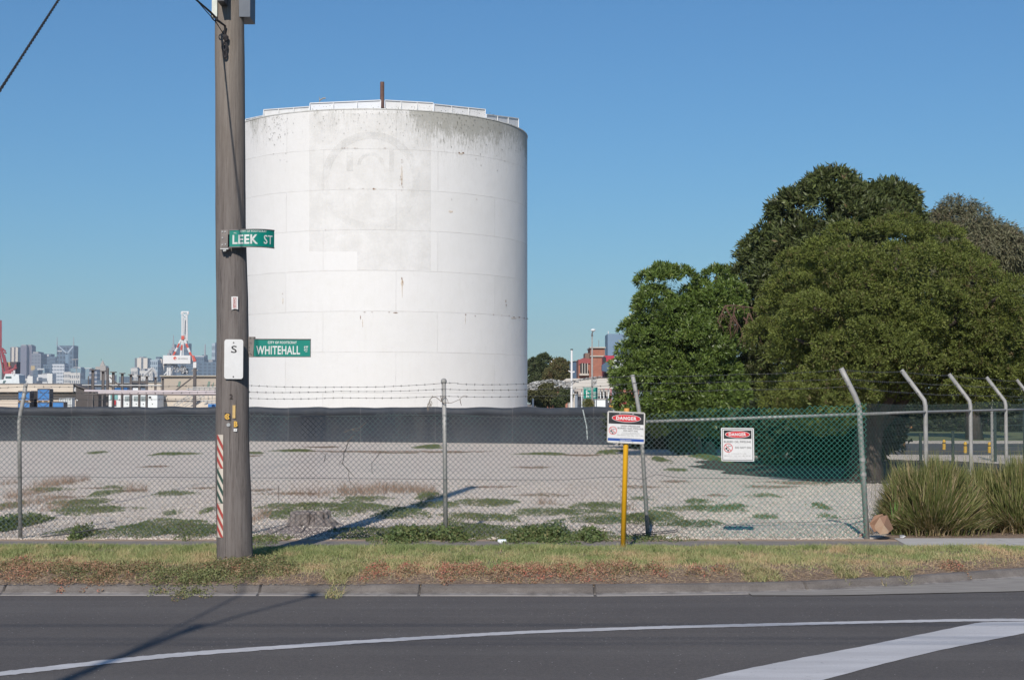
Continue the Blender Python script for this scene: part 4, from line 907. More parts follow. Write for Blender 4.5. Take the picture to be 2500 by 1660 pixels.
FO = Face(P(1760.2,1044,OY),(1,0,-0.008),(0.006,0,-1),(0,-1,0),uo)
mb = MB(); FO.slab(mb, FO.rrect(0,0,80,81,2.5,4), -0.003, 0.002); build('board', mb, m_whites, os_)
mb = MB()
for q in ((2.6,2.6,77.4,3.9),(2.6,77.4,77.4,78.7),(2.6,3.9,3.9,77.4),(76.1,3.9,77.4,77.4)): FO.rect(mb,*q,0.003)
build('border_line', mb, m_sblack, os_)
mb = MB(); FO.rect(mb,6.5,6,74,26.5,0.003); build('header', mb, m_sblack, os_)
mb = MB(); FO.ell(mb,40.2,16,30.5,8.6,0.0038); build('oval_border', mb, m_whites, os_); mb = MB(); FO.ell(mb,40.2,16,29.2,7.6,0.0046); build('oval', mb, m_red, os_)
mb = MB(); FO.text(mb,'DANGER',18.5,12,61,19.8,0.0054,0.045); build('lettering', mb, m_whites, os_)
mb = MB(); FO.text(mb,'BURIED OIL PIPELINE',6.5,31.5,72.5,36.2,0.003,0.015); FO.text(mb,'DO NOT DIG',34,45.5,73,50.4,0.003,0.015); build('lettering', mb, m_text, os_)
mb = MB(); FO.text(mb,'B.P. AUSTRALIA PTY. LTD.',17,61.5,61.5,64.3,0.003,0.004); FO.text(mb,'EMERGENCY FREE CALL 1800 182 727',7,66.6,72,69.4,0.003,0.004); FO.text(mb,'(24 HRS) FREE CALL: 1166',19,71.4,60,74.2,0.003,0.004); build('small_lettering', mb, m_text2, os_)
no_dig(FO, os_, 17, 48.7, 11)

# ================================================================ CHAIN LINK FENCE
FY = 21.1
fence = thing('chain_link_fence','wire mesh fence with bent steel posts and three barbed wires, turning a corner','fence',(0,FY,0))
m_wg = M('green_pvc_wire',(0.045,0.20,0.155),(0.035,0.15,0.12),4,0.5)
m, nt, b = base_mat('old_mesh_wire'); p = position(nt)
sxx = N(nt,'ShaderNodeSeparateXYZ'); L(nt, p, sxx.inputs[0])
f_ = ramp(nt, math_(nt,'ADD', math_(nt,'MULTIPLY', sxx.outputs[0], 0.12), math_(nt,'MULTIPLY', noise(nt,p,0.8,3), 0.25)), [(0.30,0.0),(0.48,1.0)])
c = mix(nt, f_, ramp(nt, noise(nt,p,3,4), [(0.4,(0.10,0.155,0.155)),(0.6,(0.12,0.13,0.13))]), (0.045,0.27,0.20))
L(nt, c, b.inputs['Base Color']); b.inputs['Roughness'].default_value=0.45; m_wire = m
m_wdark = M('dark_wire',(0.05,0.055,0.055),(0.09,0.09,0.09),5,0.6)
def link_mesh(A, B, u0, u1, topf, off, step=0.0745, r=0.0031, seed=0, name='wire_mesh', mat=None, bulge=0.02):
    A = Vector(A); B = Vector(B); d = (B-A).normalized(); nrm = Vector((-d.y, d.x, 0)); Vs=[]; Qs=[]; o=0
    H = 1.95; hs = step
    lines = []
    for sgn in (1,-1):
        k0 = int((u0-H)/step)-2; k1 = int((u1+H)/step)+2
        for k_ in range(k0, k1): lines.append((sgn, k_*step))
    nvv = int(H/(step/2))
    for sgn, c0 in lines:
        pts = []
        for i in range(nvv+1):
            v = i*step/2; u = c0 + sgn*v
            if u < u0 or u > u1 or v > topf(u): 
                if pts: break
                continue
            # weave in and out, sag and bulge of an old fence
            wv = 0.0022*(1 if (i % 2 == 0) else -1)*sgn
            du = 0.010*vnoise(u*0.9, v*1.2, 1, seed) + 0.004*vnoise(u*4, v*4, 1, seed); dv = 0.014*vnoise(u*0.7, v*0.8, 1, seed+5)*min(1,v*2)
            q = A + d*(u+du) + nrm*(off + wv + bulge*vnoise(u*0.6, v*0.9, 1, seed+9)); pts.append((q.x,q.y,0.03+v+dv))
        if len(pts) < 2: continue
        P_ = np.array(pts); t = np.gradient(P_, axis=0); t = unit(t); nn = np.array(nrm)
        s2_ = unit(np.cross(t, nn[None])); k3 = []
        for a in (90, 210, 330): k3.append(P_ + r*(math.cos(R(a))*s2_ + math.sin(R(a))*nn[None]*-1))
        V = np.stack(k3,1).reshape(-1,3); m_ = len(P_)
        b_ = (np.arange(m_-1)*3)[:,None]
        for j in range(3): Qs.append(b_ + np.array([[j, (j+1)%3, 3+(j+1)%3, 3+j]]) + o)
        Vs.append(V); o += len(V)
    return build_np(name, np.concatenate(Vs), np.concatenate(Qs), mat or m_wire, fence)
def top_front(u):                                     # u is world x along the front run
    t = np.interp(u, [-9,-3,0,1.6,2.6,5], [1.68,1.71,1.70,1.69,1.78,1.86]); return float(t) + 0.012*math.sin(u*3)
X0 = -8.2; CX = 4.93
pm_ = link_mesh((0,FY,0),(1,FY,0), X0, CX, top_front, -0.035)
pm_['label'] = 'front wire mesh, dull grey on the left and fresh green towards the corner'
cor = Vector((CX,FY,0)); dr_ = Vector((1.72,3.3,0)).normalized(); stp = Vector((1.72,3.3,0)).length
link_mesh(cor, cor+dr_, 0.0, stp*5.5, lambda u: 1.88 + 0.03*vnoise(u,1,0.6), 0.035, step=0.09, r=0.0016, seed=20, name='wire_mesh', mat=M('return_mesh_wire',(0.06,0.115,0.105),(0.10,0.12,0.12),5,0.5))
link_mesh((0,FY,0),(1,FY,0), -3.10, -2.70, lambda u: 1.70, -0.038, r=0.0030, seed=0, name='mesh_repair', mat=m_wdark)
m_post, nt, b = base_mat('galvanised_post'); p = position(nt); n1 = noise(nt,p,9,7,0.8,(1,1,0.5))
L(nt, ramp(nt,n1,[(0.3,(0.21,0.205,0.19)),(0.55,(0.32,0.315,0.30)),(0.75,(0.40,0.395,0.38))]), b.inputs['Base Color']); b.inputs['Roughness'].default_value=0.6; b.inputs['Metallic'].default_value=0.15
posts = [([(50,1318),(47,1030),(50,1008),(57,975),(63,938)],0.029),([(567,1318),(566,1000),(565,932)],0.029),([(1088.5,1318),(1086,1100),(1083.5,932)],0.031),
         ([(1583,1316),(1568,1090),(1562,1015),(1552,955),(1544,915)],0.029),([(2117,1308),(2098,1000),(2095,985),(2087,966),(2070,932),(2053,899)],0.038)]
for k_, (pts, r) in enumerate(posts):
    mb = MB(); q = [P(a,b_,FY) for a,b_ in pts]; q[0].z = -0.05
    mb.tube(q, r, 12); po = build('post', mb, m_post, fence, smooth=True)
    if k_ == 2:
        cb = MB(); cb.blob((q[-1].x,FY,q[-1].z+0.005),0.042,0.042,0.045,1,0.0,12,8); build('post_cap', cb, m_post, po)
    if k_ == 4:
        cb = MB()
        for zz in (1.74,0.9,1.1): cb.tube([(np.interp(zz,[0,1.8],[q[0].x,q[1].x]),FY,zz-0.025),(np.interp(zz,[0,1.8],[q[0].x,q[1].x]),FY,zz+0.025)],0.044,12)
        build('clamp', cb, m_post, po)
posts_xy = []
for k_ in range(1,5):
    q = cor + dr_*stp*k_; ax = Vector((-0.34,0.15,0.52))
    mb = MB(); mb.tube([(q.x,q.y,-0.05),(q.x,q.y,1.0),(q.x,q.y,1.84),tuple(q+Vector((-0.015,0.008,1.93))),tuple(q+Vector((-0.06,0.03,2.0))),tuple(q+ax+Vector((0,0,1.90)))],0.036,12)
    build('post', mb, m_post, fence, smooth=True); posts_xy.append(q)
mb = MB(); mb.tube([P(1577,1029,FY-0.0),P(1700,1025,FY),P(1900,1018,FY),P(2098,1011,FY)],0.021,8); build('top_rail', mb, m_post, fence, smooth=True)
mb = MB(); mb.tube([P(2098,1011,FY)]+[Vector((q.x,q.y,1.745+0.003*i)) for i,q in enumerate(posts_xy)],0.021,8); build('top_rail', mb, m_post, fence, smooth=True)
def barb(pts, r=0.0026, gap=0.115, name='barbed_wire'):
    mb = MB(); dense = []
    for a, b_ in zip(pts, pts[1:]):
        a, b_ = Vector(a), Vector(b_); l = (b_-a).length; n_ = max(2,int(l/0.25))
        for i in range(n_): t = i/n_; dense.append(a.lerp(b_,t)+Vector((0,0,-0.02*math.sin(PI*t)*min(1,l/2)+0.004*vnoise(a.x+t*l*2,7,1))))
    dense.append(Vector(pts[-1])); mb.tube(dense, r, 4)
    tot = 0; nxt = random.uniform(0,gap)
    for a, b_ in zip(dense, dense[1:]):
        l = (b_-a).length
        while nxt < tot+l:
            q = a.lerp(b_,(nxt-tot)/l); dd_ = (b_-a).normalized()
            mb.tube([q-dd_*0.009,q+dd_*0.009],0.0055,5)
            for s_ in range(2):
                v = Vector((random.uniform(-.3,.3),random.uniform(-1,1),random.uniform(-1,1))).normalized()*0.019; mb.tube([q-v,q+v],0.0014,3)
            nxt += gap*random.uniform(0.9,1.1)
        tot += l
    return build(name, mb, m_wdark, fence)
def yl(tab): return [P(a,b_,FY-0.03) for a,b_ in tab]
tips = [(2055,903),(2064,923),(2076,944)]
def arm_pt(q, f): return q + Vector((0,0,1.90)) + Vector((-0.34,0.15,0.52))*f + Vector((0,0,0))
barb(yl([(-60,948),(60,944),(566,939),(830,945),(1035,939),(1083,935),(1110,934.5),(1128,938),(1290,937),(1480,921),(1545,918),(1800,914),(2055,903)])+[arm_pt(q,0.95) for q in posts_xy])
barb(yl([(-60,960),(58,958),(566,956),(830,955),(1083,950),(1290,951),(1552,935),(1800,931),(2064,924)])+[arm_pt(q,0.62) for q in posts_xy])
barb(yl([(-60,976),(54,973),(566,971.5),(830,971),(1083,967),(1290,967.5),(1558,955),(1800,951),(2076,943)])+[arm_pt(q,0.28) for q in posts_xy])
def wire(tab, r, D=FY-0.045, mat=None):
    mb = MB(); mb.tube([P(a,b_,D) for a,b_ in tab], r, 4); return build('tension_wire', mb, mat or m_wire, fence)
wire([(-40,1014),(205,1018),(400,1014),(530,1013),(700,1017),(900,1015),(1100,1012),(1280,1022),(1500,1020)],0.0025)
wire([(-40,1164),(200,1163),(280,1166),(340,1164),(560,1165.5),(900,1168),(1100,1170),(1200,1171),(1380,1171),(1430,1168),(1480,1164),(1520,1165),(1570,1170),(1600,1158),(1660,1166),(1840,1168),(2105,1170)],0.0028, mat=m_wdark)
wire([(1690,1275),(1760,1230),(1838,1182)],0.0026)
wire([(2005,1060),(2100,1040)],0.0016, mat=m_wdark)
wire([(1700,1284),(1850,1276),(2000,1274),(2110,1262)],0.0028, mat=m_wdark)
wire([(1545,1305),(1590,1299),(1640,1295),(1652,1292),(1655,1295),(1650,1298),(1600,1303),(1555,1307)],0.006, mat=m_wdark)
wire([(100,1310),(170,1302),(230,1292),(260,1288)],0.009, mat=m_wdark)
def vine(tab, r0, r1, D):
    return [P(a,b_,D) for a,b_ in tab], [r0+(r1-r0)*i/(len(tab)-1) for i in range(len(tab))]
v1 = MB(); D_ = FY-0.06
for tab in ([(1043,1000),(1046,986),(1050,975),(1056,969),(1064,969),(1070,974),(1078,980),(1084,984),(1092,983),(1100,984),(1106,982),(1122,975),(1130,967),(1136,966),(1143,968)],
            [(1076,968),(1078,978),(1083,985)],[(1076,981),(1080,971),(1086,967),(1092,975),(1095,985)],[(1048,980),(1051,988),(1053,996),(1051,986)],[(1050,982),(1049,992),(1044,1004)],[(1051,978),(1055,984),(1052,992)],[(1123,975),(1125,985),(1127,990)],[(1045,985),(1044,994),(1046,1002)]):
    q, rr = vine(tab, 0.006, 0.003, D_); v1.tube(q, rr, 5)
setp(build('dead_vine', v1, M('dead_vine_brown',(0.20,0.17,0.14),(0.14,0.11,0.09),20,0.8), loc=P(1084,985,D_)), 'dry tendril tied round the middle fence post below the barbed wire', 'vine')
v2 = MB(); D_ = FY+0.04
for tab in ([(841,1055),(852,1050),(868,1046),(880,1044),(888,1036),(895,1030)],[(860,1048),(866,1052),(876,1050)],[(845,1078),(853,1074),(860,1066),(872,1060)],[(850,1080),(845,1095),(840,1105),(839,1120),(836,1130),(843,1140),(852,1150),(851,1160),(854,1175),(868,1190),(870,1205),(850,1230),(835,1240)],
            [(838,1130),(828,1135),(833,1122)],[(845,1140),(860,1158),(872,1170)],[(792,1125),(795,1110),(785,1103)],[(930,1100),(920,1115),(908,1130),(908,1150),(912,1158)],[(836,1200),(825,1218),(810,1225)],[(680,1185),(681,1205),(680,1250)],[(886,1200),(888,1215),(884,1230)],[(944,1180),(942,1200),(935,1220)],[(975,1230),(960,1250),(975,1230),(985,1215)]):
    q, rr = vine(tab, 0.006, 0.003, D_); v2.tube(q, rr, 5)
setp(build('dead_vine', v2, MATS['dead_vine_brown'], loc=P(850,1150,D_)), 'leafless brown vine threaded through the mesh between the timber pole and the middle post', 'vine')
# shreds of pale plastic sheeting caught on the barbed wire
mb = MB(); top_ = [(1288,938),(1300,932),(1330,927),(1345,925),(1370,928),(1384,934),(1400,930),(1430,922),(1455,919),(1474,918)]; bot_ = [(1290,952),(1300,950),(1330,934),(1350,934),(1368,942),(1386,948),(1402,936),(1430,927),(1455,924),(1474,921)]
xs_ = np.arange(1288,1475,2.2); ny_ = 7
for i, x in enumerate(xs_):
    yt = np.interp(x,[a for a,_ in top_],[b_ for _,b_ in top_]); yb = np.interp(x,[a for a,_ in bot_],[b_ for _,b_ in bot_])+2.2*vnoise(x,3,0.3)
    for j in range(ny_):
        t = j/(ny_-1); mb.v.append(tuple(P(x+1.5*vnoise(x,j,0.3,2), yt+(yb-yt)*t+1.5*vnoise(x,j,0.25,4), FY-0.03+0.07*vnoise(x*0.21,j*0.6,1,6))))
for i in range(len(xs_)-1):
    for j in range(ny_-1):
        if vnoise(i*0.25,j*0.5,1,3) < -0.33 and j>1: continue
        a = i*ny_+j; mb.f.append((a,a+1,a+ny_+1,a+ny_))
def rag(x0,x1,y0,y1,sd):
    o = len(mb.v); nx_, n2_ = 5, 7
    for i in range(nx_+1):
        for j in range(n2_+1):
            x = x0+(x1-x0)*i/nx_; y = y0+(y1-y0)*j/n2_; mb.v.append(tuple(P(x+3*vnoise(i*.5,j*.5,1,sd), y+3*vnoise(i*.6,3,1,sd)*j/n2_, FY-0.02+0.08*vnoise(i*0.6,j*0.5,1,sd+2))))
    for i in range(nx_):
        for j in range(n2_):
            if random.random()<0.12 and j>2: continue
            a = o+i*(n2_+1)+j; mb.f.append((a,a+1,a+n2_+2,a+n2_+1))
rag(1448,1457,921,941,1); rag(1288,1312,944,952,2); rag(1352,1368,932,946,4); rag(1298,1306,935,950,5); rag(1375,1390,932,950,8)
m, nt, b = base_mat('plastic_film'); p = position(nt); n_ = noise(nt,p,14,5,0.7)
L(nt, ramp(nt,n_,[(0.35,(0.34,0.34,0.34)),(0.6,(0.56,0.56,0.55))]), b.inputs['Base Color']); b.inputs['Roughness'].default_value=0.5; t_ = N(nt,'ShaderNodeBsdfTransparent'); ms = N(nt,'ShaderNodeMixShader')
L(nt, ramp(nt,noise(nt,p,20,4,0.7),[(0.38,0.45),(0.55,0.95)]), ms.inputs[0]); L(nt,t_.outputs[0],ms.inputs[1]); L(nt,b.outputs[0],ms.inputs[2]); L(nt,ms.outputs[0],nt.nodes['Material Output'].inputs['Surface'])
setp(build('plastic_sheet', mb, m, loc=P(1380,935,FY)), 'torn grey plastic sheeting snagged along the barbed wire right of the tank', 'plastic sheet')

# ---------------------------------------------------------------- stump, box, litter
st = thing('tree_stump','low weathered grey tree stump behind the mesh beside the timber pole','stump',G(755,1286,0))
c_ = G(752,1286,0); mb = MB(); n_ = 40; prs = [(0,0.38),(0.05,0.33),(0.12,0.305),(0.20,0.30),(0.215,0.29),(0.205,0.16),(0.19,0.02)]
for zz, rr in prs:
    for j in range(n_):
        a = 2*PI*j/n_; k_ = 1+0.16*vnoise(math.cos(a)*3,math.sin(a)*3,1,3)+0.07*math.sin(a*9+zz*4)*(1 if zz<0.21 else .3); ft = 1+0.5*max(0,math.cos(a-0.1))*max(0,0.12-zz)*6
        mb.v.append((c_.x+rr*k_*ft*math.cos(a), c_.y+0.25+rr*k_*math.sin(a)*0.9, zz*(1+0.25*vnoise(a,1,1.5))))
for i in range(len(prs)-1):
    for j in range(n_): mb.f.append((i*n_+j, i*n_+(j+1)%n_, (i+1)*n_+(j+1)%n_, (i+1)*n_+j))
m, nt, b = base_mat('stump_wood'); p = position(nt); n1 = noise(nt,p,3.2,6,0.7,(5,5,0.35))
L(nt, ramp(nt,n1,[(0.36,(0.05,0.04,0.035)),(0.46,(0.22,0.185,0.165)),(0.7,(0.36,0.32,0.29))]), b.inputs['Base Color']); b.inputs['Roughness'].default_value=0.95; bump(nt,b,n1,1.0,0.04)
build('wood', mb, m, st)
mb = MB()
for tab,r_ in (([(706,1284),(690,1290),(668,1300),(648,1309)],0.022),([(797,1275),(812,1282),(818,1290)],0.05),([(745,1287),(740,1296),(728,1302)],0.02)):
    q = [G(a,b_,0.015) for a,b_ in tab]; mb.tube(q,[r_*(1-0.6*i/(len(q)-1)) for i in range(len(q))],7)
build('root', mb, m, st)
m_card = M('cardboard',(0.40,0.27,0.18),(0.33,0.215,0.145),4,0.85,detail=8); m_card2 = M('pale_cardboard',(0.50,0.36,0.25),(0.44,0.31,0.21),6,0.85)
bx_ = thing('cardboard_box','crumpled brown cardboard box leaning against the strappy bush by the corner post','box',G(2155,1303,0))
BD = 20.95
def Q(px,py,dd_=0.0): return P(px,py,BD+dd_)
k_ = BD*0
A_,B_,C_,D__,E_,F_,G_ = Q(2148,1262,0.0),Q(2135,1283,-0.05),Q(2136,1291,-0.08),Q(2149,1304,-0.12),Q(2168,1302,-0.10),Q(2170,1296,-0.06),Q(2158,1281,-0.16)
H_,I_,J_ = Q(2166,1257,0.05),Q(2181,1290,0.06),Q(2152,1259,0.22)
mb = MB(); mb.add([A_,B_,C_,D__,G_],[(0,1,4),(1,2,4),(2,3,4)]); build('side', mb, m_card, bx_)
mb = MB(); mb.add([G_,D__,E_,F_],[(0,1,2,3)]); build('flap', mb, m_card2, bx_)
mb = MB(); mb.add([A_,G_,I_,H_,F_,J_,E_],[(0,1,3),(1,2,3),(1,4,2),(0,3,5),(4,6,2)]); mb.add([A_+Vector((0,0.3,0)),B_+Vector((0,0.3,0)),D__+Vector((0,0.35,0)),I_+Vector((0,0.3,0)),H_+Vector((0,0.25,0))],[(0,1,2,3,4)]); build('inside', mb, M('cardboard_brown_inside',(0.27,0.155,0.10),(0.22,0.13,0.085),4,0.9), bx_)
def litter(name, px, py, lb, mat, s=0.05, sd=1):
    q = G(px,py,0.03); mb = MB(); mb.blob(q, s, s*0.7, s*0.6, sd, 0.8, 7, 5); setp(build(name, mb, mat, loc=q), lb, 'litter')
litter('crumpled_paper',1099,1304,'crumpled white paper lying at the foot of the middle fence post',m_whites,0.055,1)
litter('crumpled_paper',1094,1313,'small torn paper scrap just in front of the middle fence post',m_whites,0.03,2)
litter('crumpled_paper',1632,1312,'scrap of white litter in the weeds right of the yellow sign pole',m_whites,0.035,3)
litter('crumpled_paper',2103,1306,'pinkish torn wrapper at the foot of the corner post',M('pink_wrapper',(0.5,0.28,0.22),(0.6,0.4,0.35),30,0.7),0.05,4)
litter('foil_scrap',2204,1310,'scrap of silver foil beside the new footpath under the bush',m_alu,0.045,5)
cn = MB(); q = G(1226,1322,0.03); cn.tube([q+Vector((-0.055,0,0.0)),q+Vector((-0.05,0,0.002)),q+Vector((0.05,0.02,0.0)),q+Vector((0.056,0.02,0))],[0.02,0.032,0.032,0.022],12); cr_ = build('drink_can', cn, M('white_blue_can',(0.70,0.74,0.76),(0.10,0.40,0.48),14,0.3,stops=(0.55,0.62)), loc=q); setp(cr_,'crushed white and blue drink can lying in the weeds by the footpath','can')

# ---------------------------------------------------------------- strappy bushes at the corner
m_strap = leaf_mat('strap_leaves',[(0.0,(0.44,0.34,0.22)),(0.2,(0.29,0.22,0.11)),(0.42,(0.095,0.118,0.038)),(0.72,(0.155,0.175,0.058)),(1.0,(0.34,0.31,0.14))],0.2,0.4,0.4)
def strappy(px, py, hgt, rad, n, lb, seed, lean=0.75):
    c_ = G(px, py, 0.0); ctr = np.array([c_.x, c_.y+0.35*rad, 0.0])
    nk = max(10, n//110); kd = rand_dir(nk); kd[:,2] = np.abs(kd[:,2]); kr = RNG.uniform(0.85,1.12,nk)
    d = rand_dir(n); d[:,2] = np.abs(d[:,2])*1.15 + 0.12; d = unit(d)
    q = np.argmax(d@kd.T, 1); sc_ = kr[q]*RNG.uniform(0.93,1.05,n)
    tip = ctr + d*np.array([rad,rad*0.75,hgt])*sc_[:,None]
    root = ctr + np.stack([(tip[:,0]-ctr[0])*0.30+RNG.normal(0,0.04,n), (tip[:,1]-ctr[1])*0.30+RNG.normal(0,0.04,n), np.zeros(n)],1)
    s_ = RNG.uniform(0,1,n)**0.8*0.72; C = root + (tip-root)*s_[:,None]
    D = unit((tip-root) + rand_dir(n)*0.16*np.linalg.norm(tip-root,axis=1)[:,None] + np.array([0,0,0.10]))
    Ln = np.linalg.norm(tip-C,axis=1)*RNG.uniform(0.75,1.08,n)+0.06
    big = np.array([vnoise(a,b_,3.0,seed) for a,b_ in tip[:,:2]])
    ti = np.clip(RNG.normal(0.50,0.20,n)+0.35*big+0.12*s_, 0.05,1); ti = np.where(RNG.uniform(0,1,n)<0.10, 0.02, ti)
    P1 = leaves(C, D, unit(np.cross(D, rand_dir(n))), Ln, RNG.uniform(0.010,0.022,n), ti, 0.10)
    m2 = n//14; b2 = ctr + np.stack([RNG.normal(0,rad*0.38,m2),RNG.normal(-0.1,rad*0.28,m2),np.full(m2,0.02)],1)
    P2 = blades(b2, RNG.uniform(0.25,0.55,m2)*hgt, RNG.uniform(0.010,0.018,m2), RNG.uniform(0.9,1.9,m2), np.clip(RNG.normal(0.25,0.25,m2),0,1), segs=5, az=np.arctan2(b2[:,1]-ctr[1], b2[:,0]-ctr[0])+RNG.normal(0,0.5,m2))
    m3 = n//60; b3 = ctr + np.stack([RNG.normal(0,rad*0.45,m3),RNG.normal(0,rad*0.3,m3),np.full(m3,hgt*0.5)],1)
    P3 = blades(b3, RNG.uniform(0.50,0.78,m3)*hgt, RNG.uniform(0.006,0.012,m3), RNG.uniform(0.0,0.35,m3), np.clip(RNG.normal(0.7,0.25,m3),0,1), segs=4)
    V,Q_,T = bconcat([P1,P2,P3])
    o = build_np('strappy_bush', V, Q_, m_strap, None, c_, tint=T)
    setp(o, lb, 'bush', 'strap leaved bushes along the footpath')
strappy(2290,1308,1.02,0.84,11000,'widest strap leaved bush, beside the cardboard box at the fence corner',1)
strappy(2205,1307,0.5,0.26,700,'small tuft of strap leaves squeezed between the cardboard box and the widest bush',4)
strappy(2405,1297,0.98,0.42,3800,'darker upright strap leaved bush behind the gap between its two wider neighbours',2,0.5)
strappy(2505,1303,1.08,0.62,7500,'strap leaved bush cut off by the right edge of the picture',3)
strappy(2700,1300,1.05,0.6,3500,'strap leaved bush just beyond the right edge of the picture',5)
gl = MB(); q = G(2186,1306,0.0)
for i in range(7):
    a = random.uniform(-0.5,0.5); gl.tube([q+Vector((0.02*i-0.06,-0.05,0)), q+Vector((0.02*i-0.06+a*0.08,-0.07,0.25)), q+Vector((0.02*i-0.06+a*0.28,-0.10,0.48))],[0.012,0.011,0.002],4)
setp(build('reed_tuft', gl, M('fresh_green_leaf',(0.10,0.20,0.05),(0.14,0.25,0.07),10,0.5), loc=q), 'fresh green upright blades between the cardboard box and the bush', 'plant')

# ================================================================ TREES
m_bark = M('bark_grey_brown',(0.11,0.085,0.07),(0.055,0.042,0.036),3,0.95,sc=(3,3,0.6),bmp=0.5,detail=9)
def ellip(px0,py0,px1,py1,Y,ry):                     # ellipsoid filling a box of pixels at depth Y
    a = P(px0,py0,Y); b_ = P(px1,py1,Y); return ((a.x+b_.x)/2, Y, (a.z+b_.z)/2, abs(b_.x-a.x)/2, ry, abs(a.z-b_.z)/2)
def crown(ells, nlobe, lobe_r, nleaf, ll, lw, droop=0.0, fill=0.3, up=0.35, flat=0.75, back=0.35, clump=0.35, zmin=0.3):
    """leaf clumps spread over lobes that sit on the master ellipsoids"""
    w = np.array([e[3]*e[5] for e in ells]); w = w/w.sum(); Ls = []
    for e, ww in zip(ells, w):
        k_ = max(4,int(nlobe*ww)); m_ = int(k_*1.5); i_ = np.arange(m_)+0.5; ph = np.arccos(1-2*i_/m_); th_ = PI*(1+5**0.5)*i_ + RNG.uniform(0,6)
        d = np.stack([np.cos(th_)*np.sin(ph), np.sin(th_)*np.sin(ph), np.cos(ph)],1); d = unit(d + RNG.normal(0,0.35/math.sqrt(max(k_,1))*2,(m_,3)))
        d = d[(d[:,1] < back) | (RNG.uniform(0,1,len(d))<0.25)]
        rr = RNG.uniform(0.80,1.04,len(d))[:,None]
        c_ = np.array(e[:3]) + d*rr*(np.array(e[3:])-lobe_r*0.65); Ls.append(np.concatenate([c_, d],1))
    Ls = np.concatenate(Ls); lr = lobe_r*RNG.uniform(0.6,1.3,len(Ls))
    pr = lr**2; idx = RNG.choice(len(Ls), nleaf//12, p=pr/pr.sum())
    d = rand_dir(len(idx)); out = Ls[idx,3:6]; d = unit(d + out*0.6 + np.array([0,0,up]))
    cl = Ls[idx,:3] + d*(lr[idx]*RNG.uniform(0.80,1.06,len(idx)))[:,None]*np.array([1,1,flat])      # twig clusters
    C = np.repeat(cl, 12, 0) + RNG.normal(0,1,(len(idx)*12,3))*clump*lobe_r*0.20
    out2 = np.repeat(d, 12, 0); D = unit(rand_dir(len(C))*0.9 + out2*0.75 + np.array([0,0,-droop]))
    Sd = unit(np.cross(D, unit(rand_dir(len(C))*0.8+out2*0.8)))
    ti = np.clip(np.repeat(RNG.normal(0.5,0.16,len(idx)),12) + RNG.normal(0,0.10,len(C)) + 0.0, 0, 1)
    keep = C[:,2] > zmin; n_ = len(C)
    V,Q_,T = leaves(C[keep], D[keep], Sd[keep], (ll*RNG.uniform(0.7,1.25,n_))[keep], (lw*RNG.uniform(0.7,1.2,n_))[keep], ti[keep], 0.12)
    return V,Q_,T,Ls
def core(ells, s=0.72):                              # bare twig mass deep inside so that no sky shows through the middle
    n_ = 45000; Vs=[]
    w = np.array([e[3]*e[5] for e in ells]); w/=w.sum(); C=[]; 
    for e, ww in zip(ells,w):
        k_=int(n_*ww); d=rand_dir(k_); C.append(np.array(e[:3])+d*np.array(e[3:])*(s*RNG.uniform(0.3,1,k_))[:,None])
    C = np.concatenate(C); C = C[C[:,2]>0.3]; D = rand_dir(len(C)); e0 = ells[0][3]*0.022
    return leaves(C, D, unit(np.cross(D, rand_dir(len(C)))), RNG.uniform(0.6,1.3,len(C))*e0*1.6, RNG.uniform(0.5,1.1,len(C))*e0, RNG.uniform(0.2,0.6,len(C)))
def tree(name, label, base, ells, mat, trunk_r, nlobe, lobe_r, nleaf, ll, lw, group=None, trunk_top=None, nb=9, **kw):
    t = thing(name, label, 'tree', base, group)
    V,Q_,T,Ls = crown(ells, nlobe, lobe_r, nleaf, ll, lw, **kw)
    if kw.get('clump',0.35) and nleaf > 20000: V,Q_,T = bconcat([(V,Q_,T), core(ells)])
    build_np('crown', V, Q_, mat, t, tint=T)
    mb = MB(); e = ells[0]; top = Vector((e[0],e[1],trunk_top or e[2])); b_ = Vector(base)
    pts = [b_+Vector((0,0,-0.1))] + [b_.lerp(top, i/6)+Vector((0.12*vnoise(i,1,1.7,base[0])*e[3]*0.4,0.1*vnoise(i,4,1.7)*e[3]*0.4,0)) for i in range(1,7)]
    mb.tube(pts, [trunk_r*1.35]+[trunk_r*(1-0.11*i) for i in range(1,7)], 10)
    sel = RNG.choice(len(Ls), min(nb,len(Ls)), replace=False)
    tk = build('trunk', mb, m_bark, t, smooth=True); lm = MB()
    for i in sel:
        a = pts[2+(int(i)%4)]; c_ = Vector(Ls[i,:3]); md = a.lerp(c_,0.5)+Vector((0,0,0.15*(c_-a).length)); lm.tube([a,a.lerp(md,.5)+Vector((0,0,.05)),md,c_],[trunk_r*.45,trunk_r*.36,trunk_r*.26,trunk_r*.08],6)
    build('limbs', lm, m_bark, t, smooth=True)
    return t
m_olive = leaf_mat('olive_green_foliage',[(0.0,(0.16,0.115,0.06)),(0.22,(0.108,0.115,0.032)),(0.5,(0.122,0.152,0.034)),(0.8,(0.165,0.195,0.042)),(1.0,(0.225,0.24,0.065))],0.22,0.6)
m_bright = leaf_mat('bright_green_foliage',[(0.0,(0.075,0.095,0.025)),(0.4,(0.098,0.150,0.032)),(0.75,(0.145,0.21,0.042)),(1.0,(0.24,0.29,0.08))],0.22,0.42,0.5)
m_darkg = leaf_mat('dark_glossy_foliage',[(0.0,(0.055,0.055,0.022)),(0.4,(0.068,0.085,0.028)),(0.75,(0.098,0.125,0.04)),(0.95,(0.155,0.19,0.06)),(1.0,(0.18,0.13,0.07))],0.12,0.5,0.35)
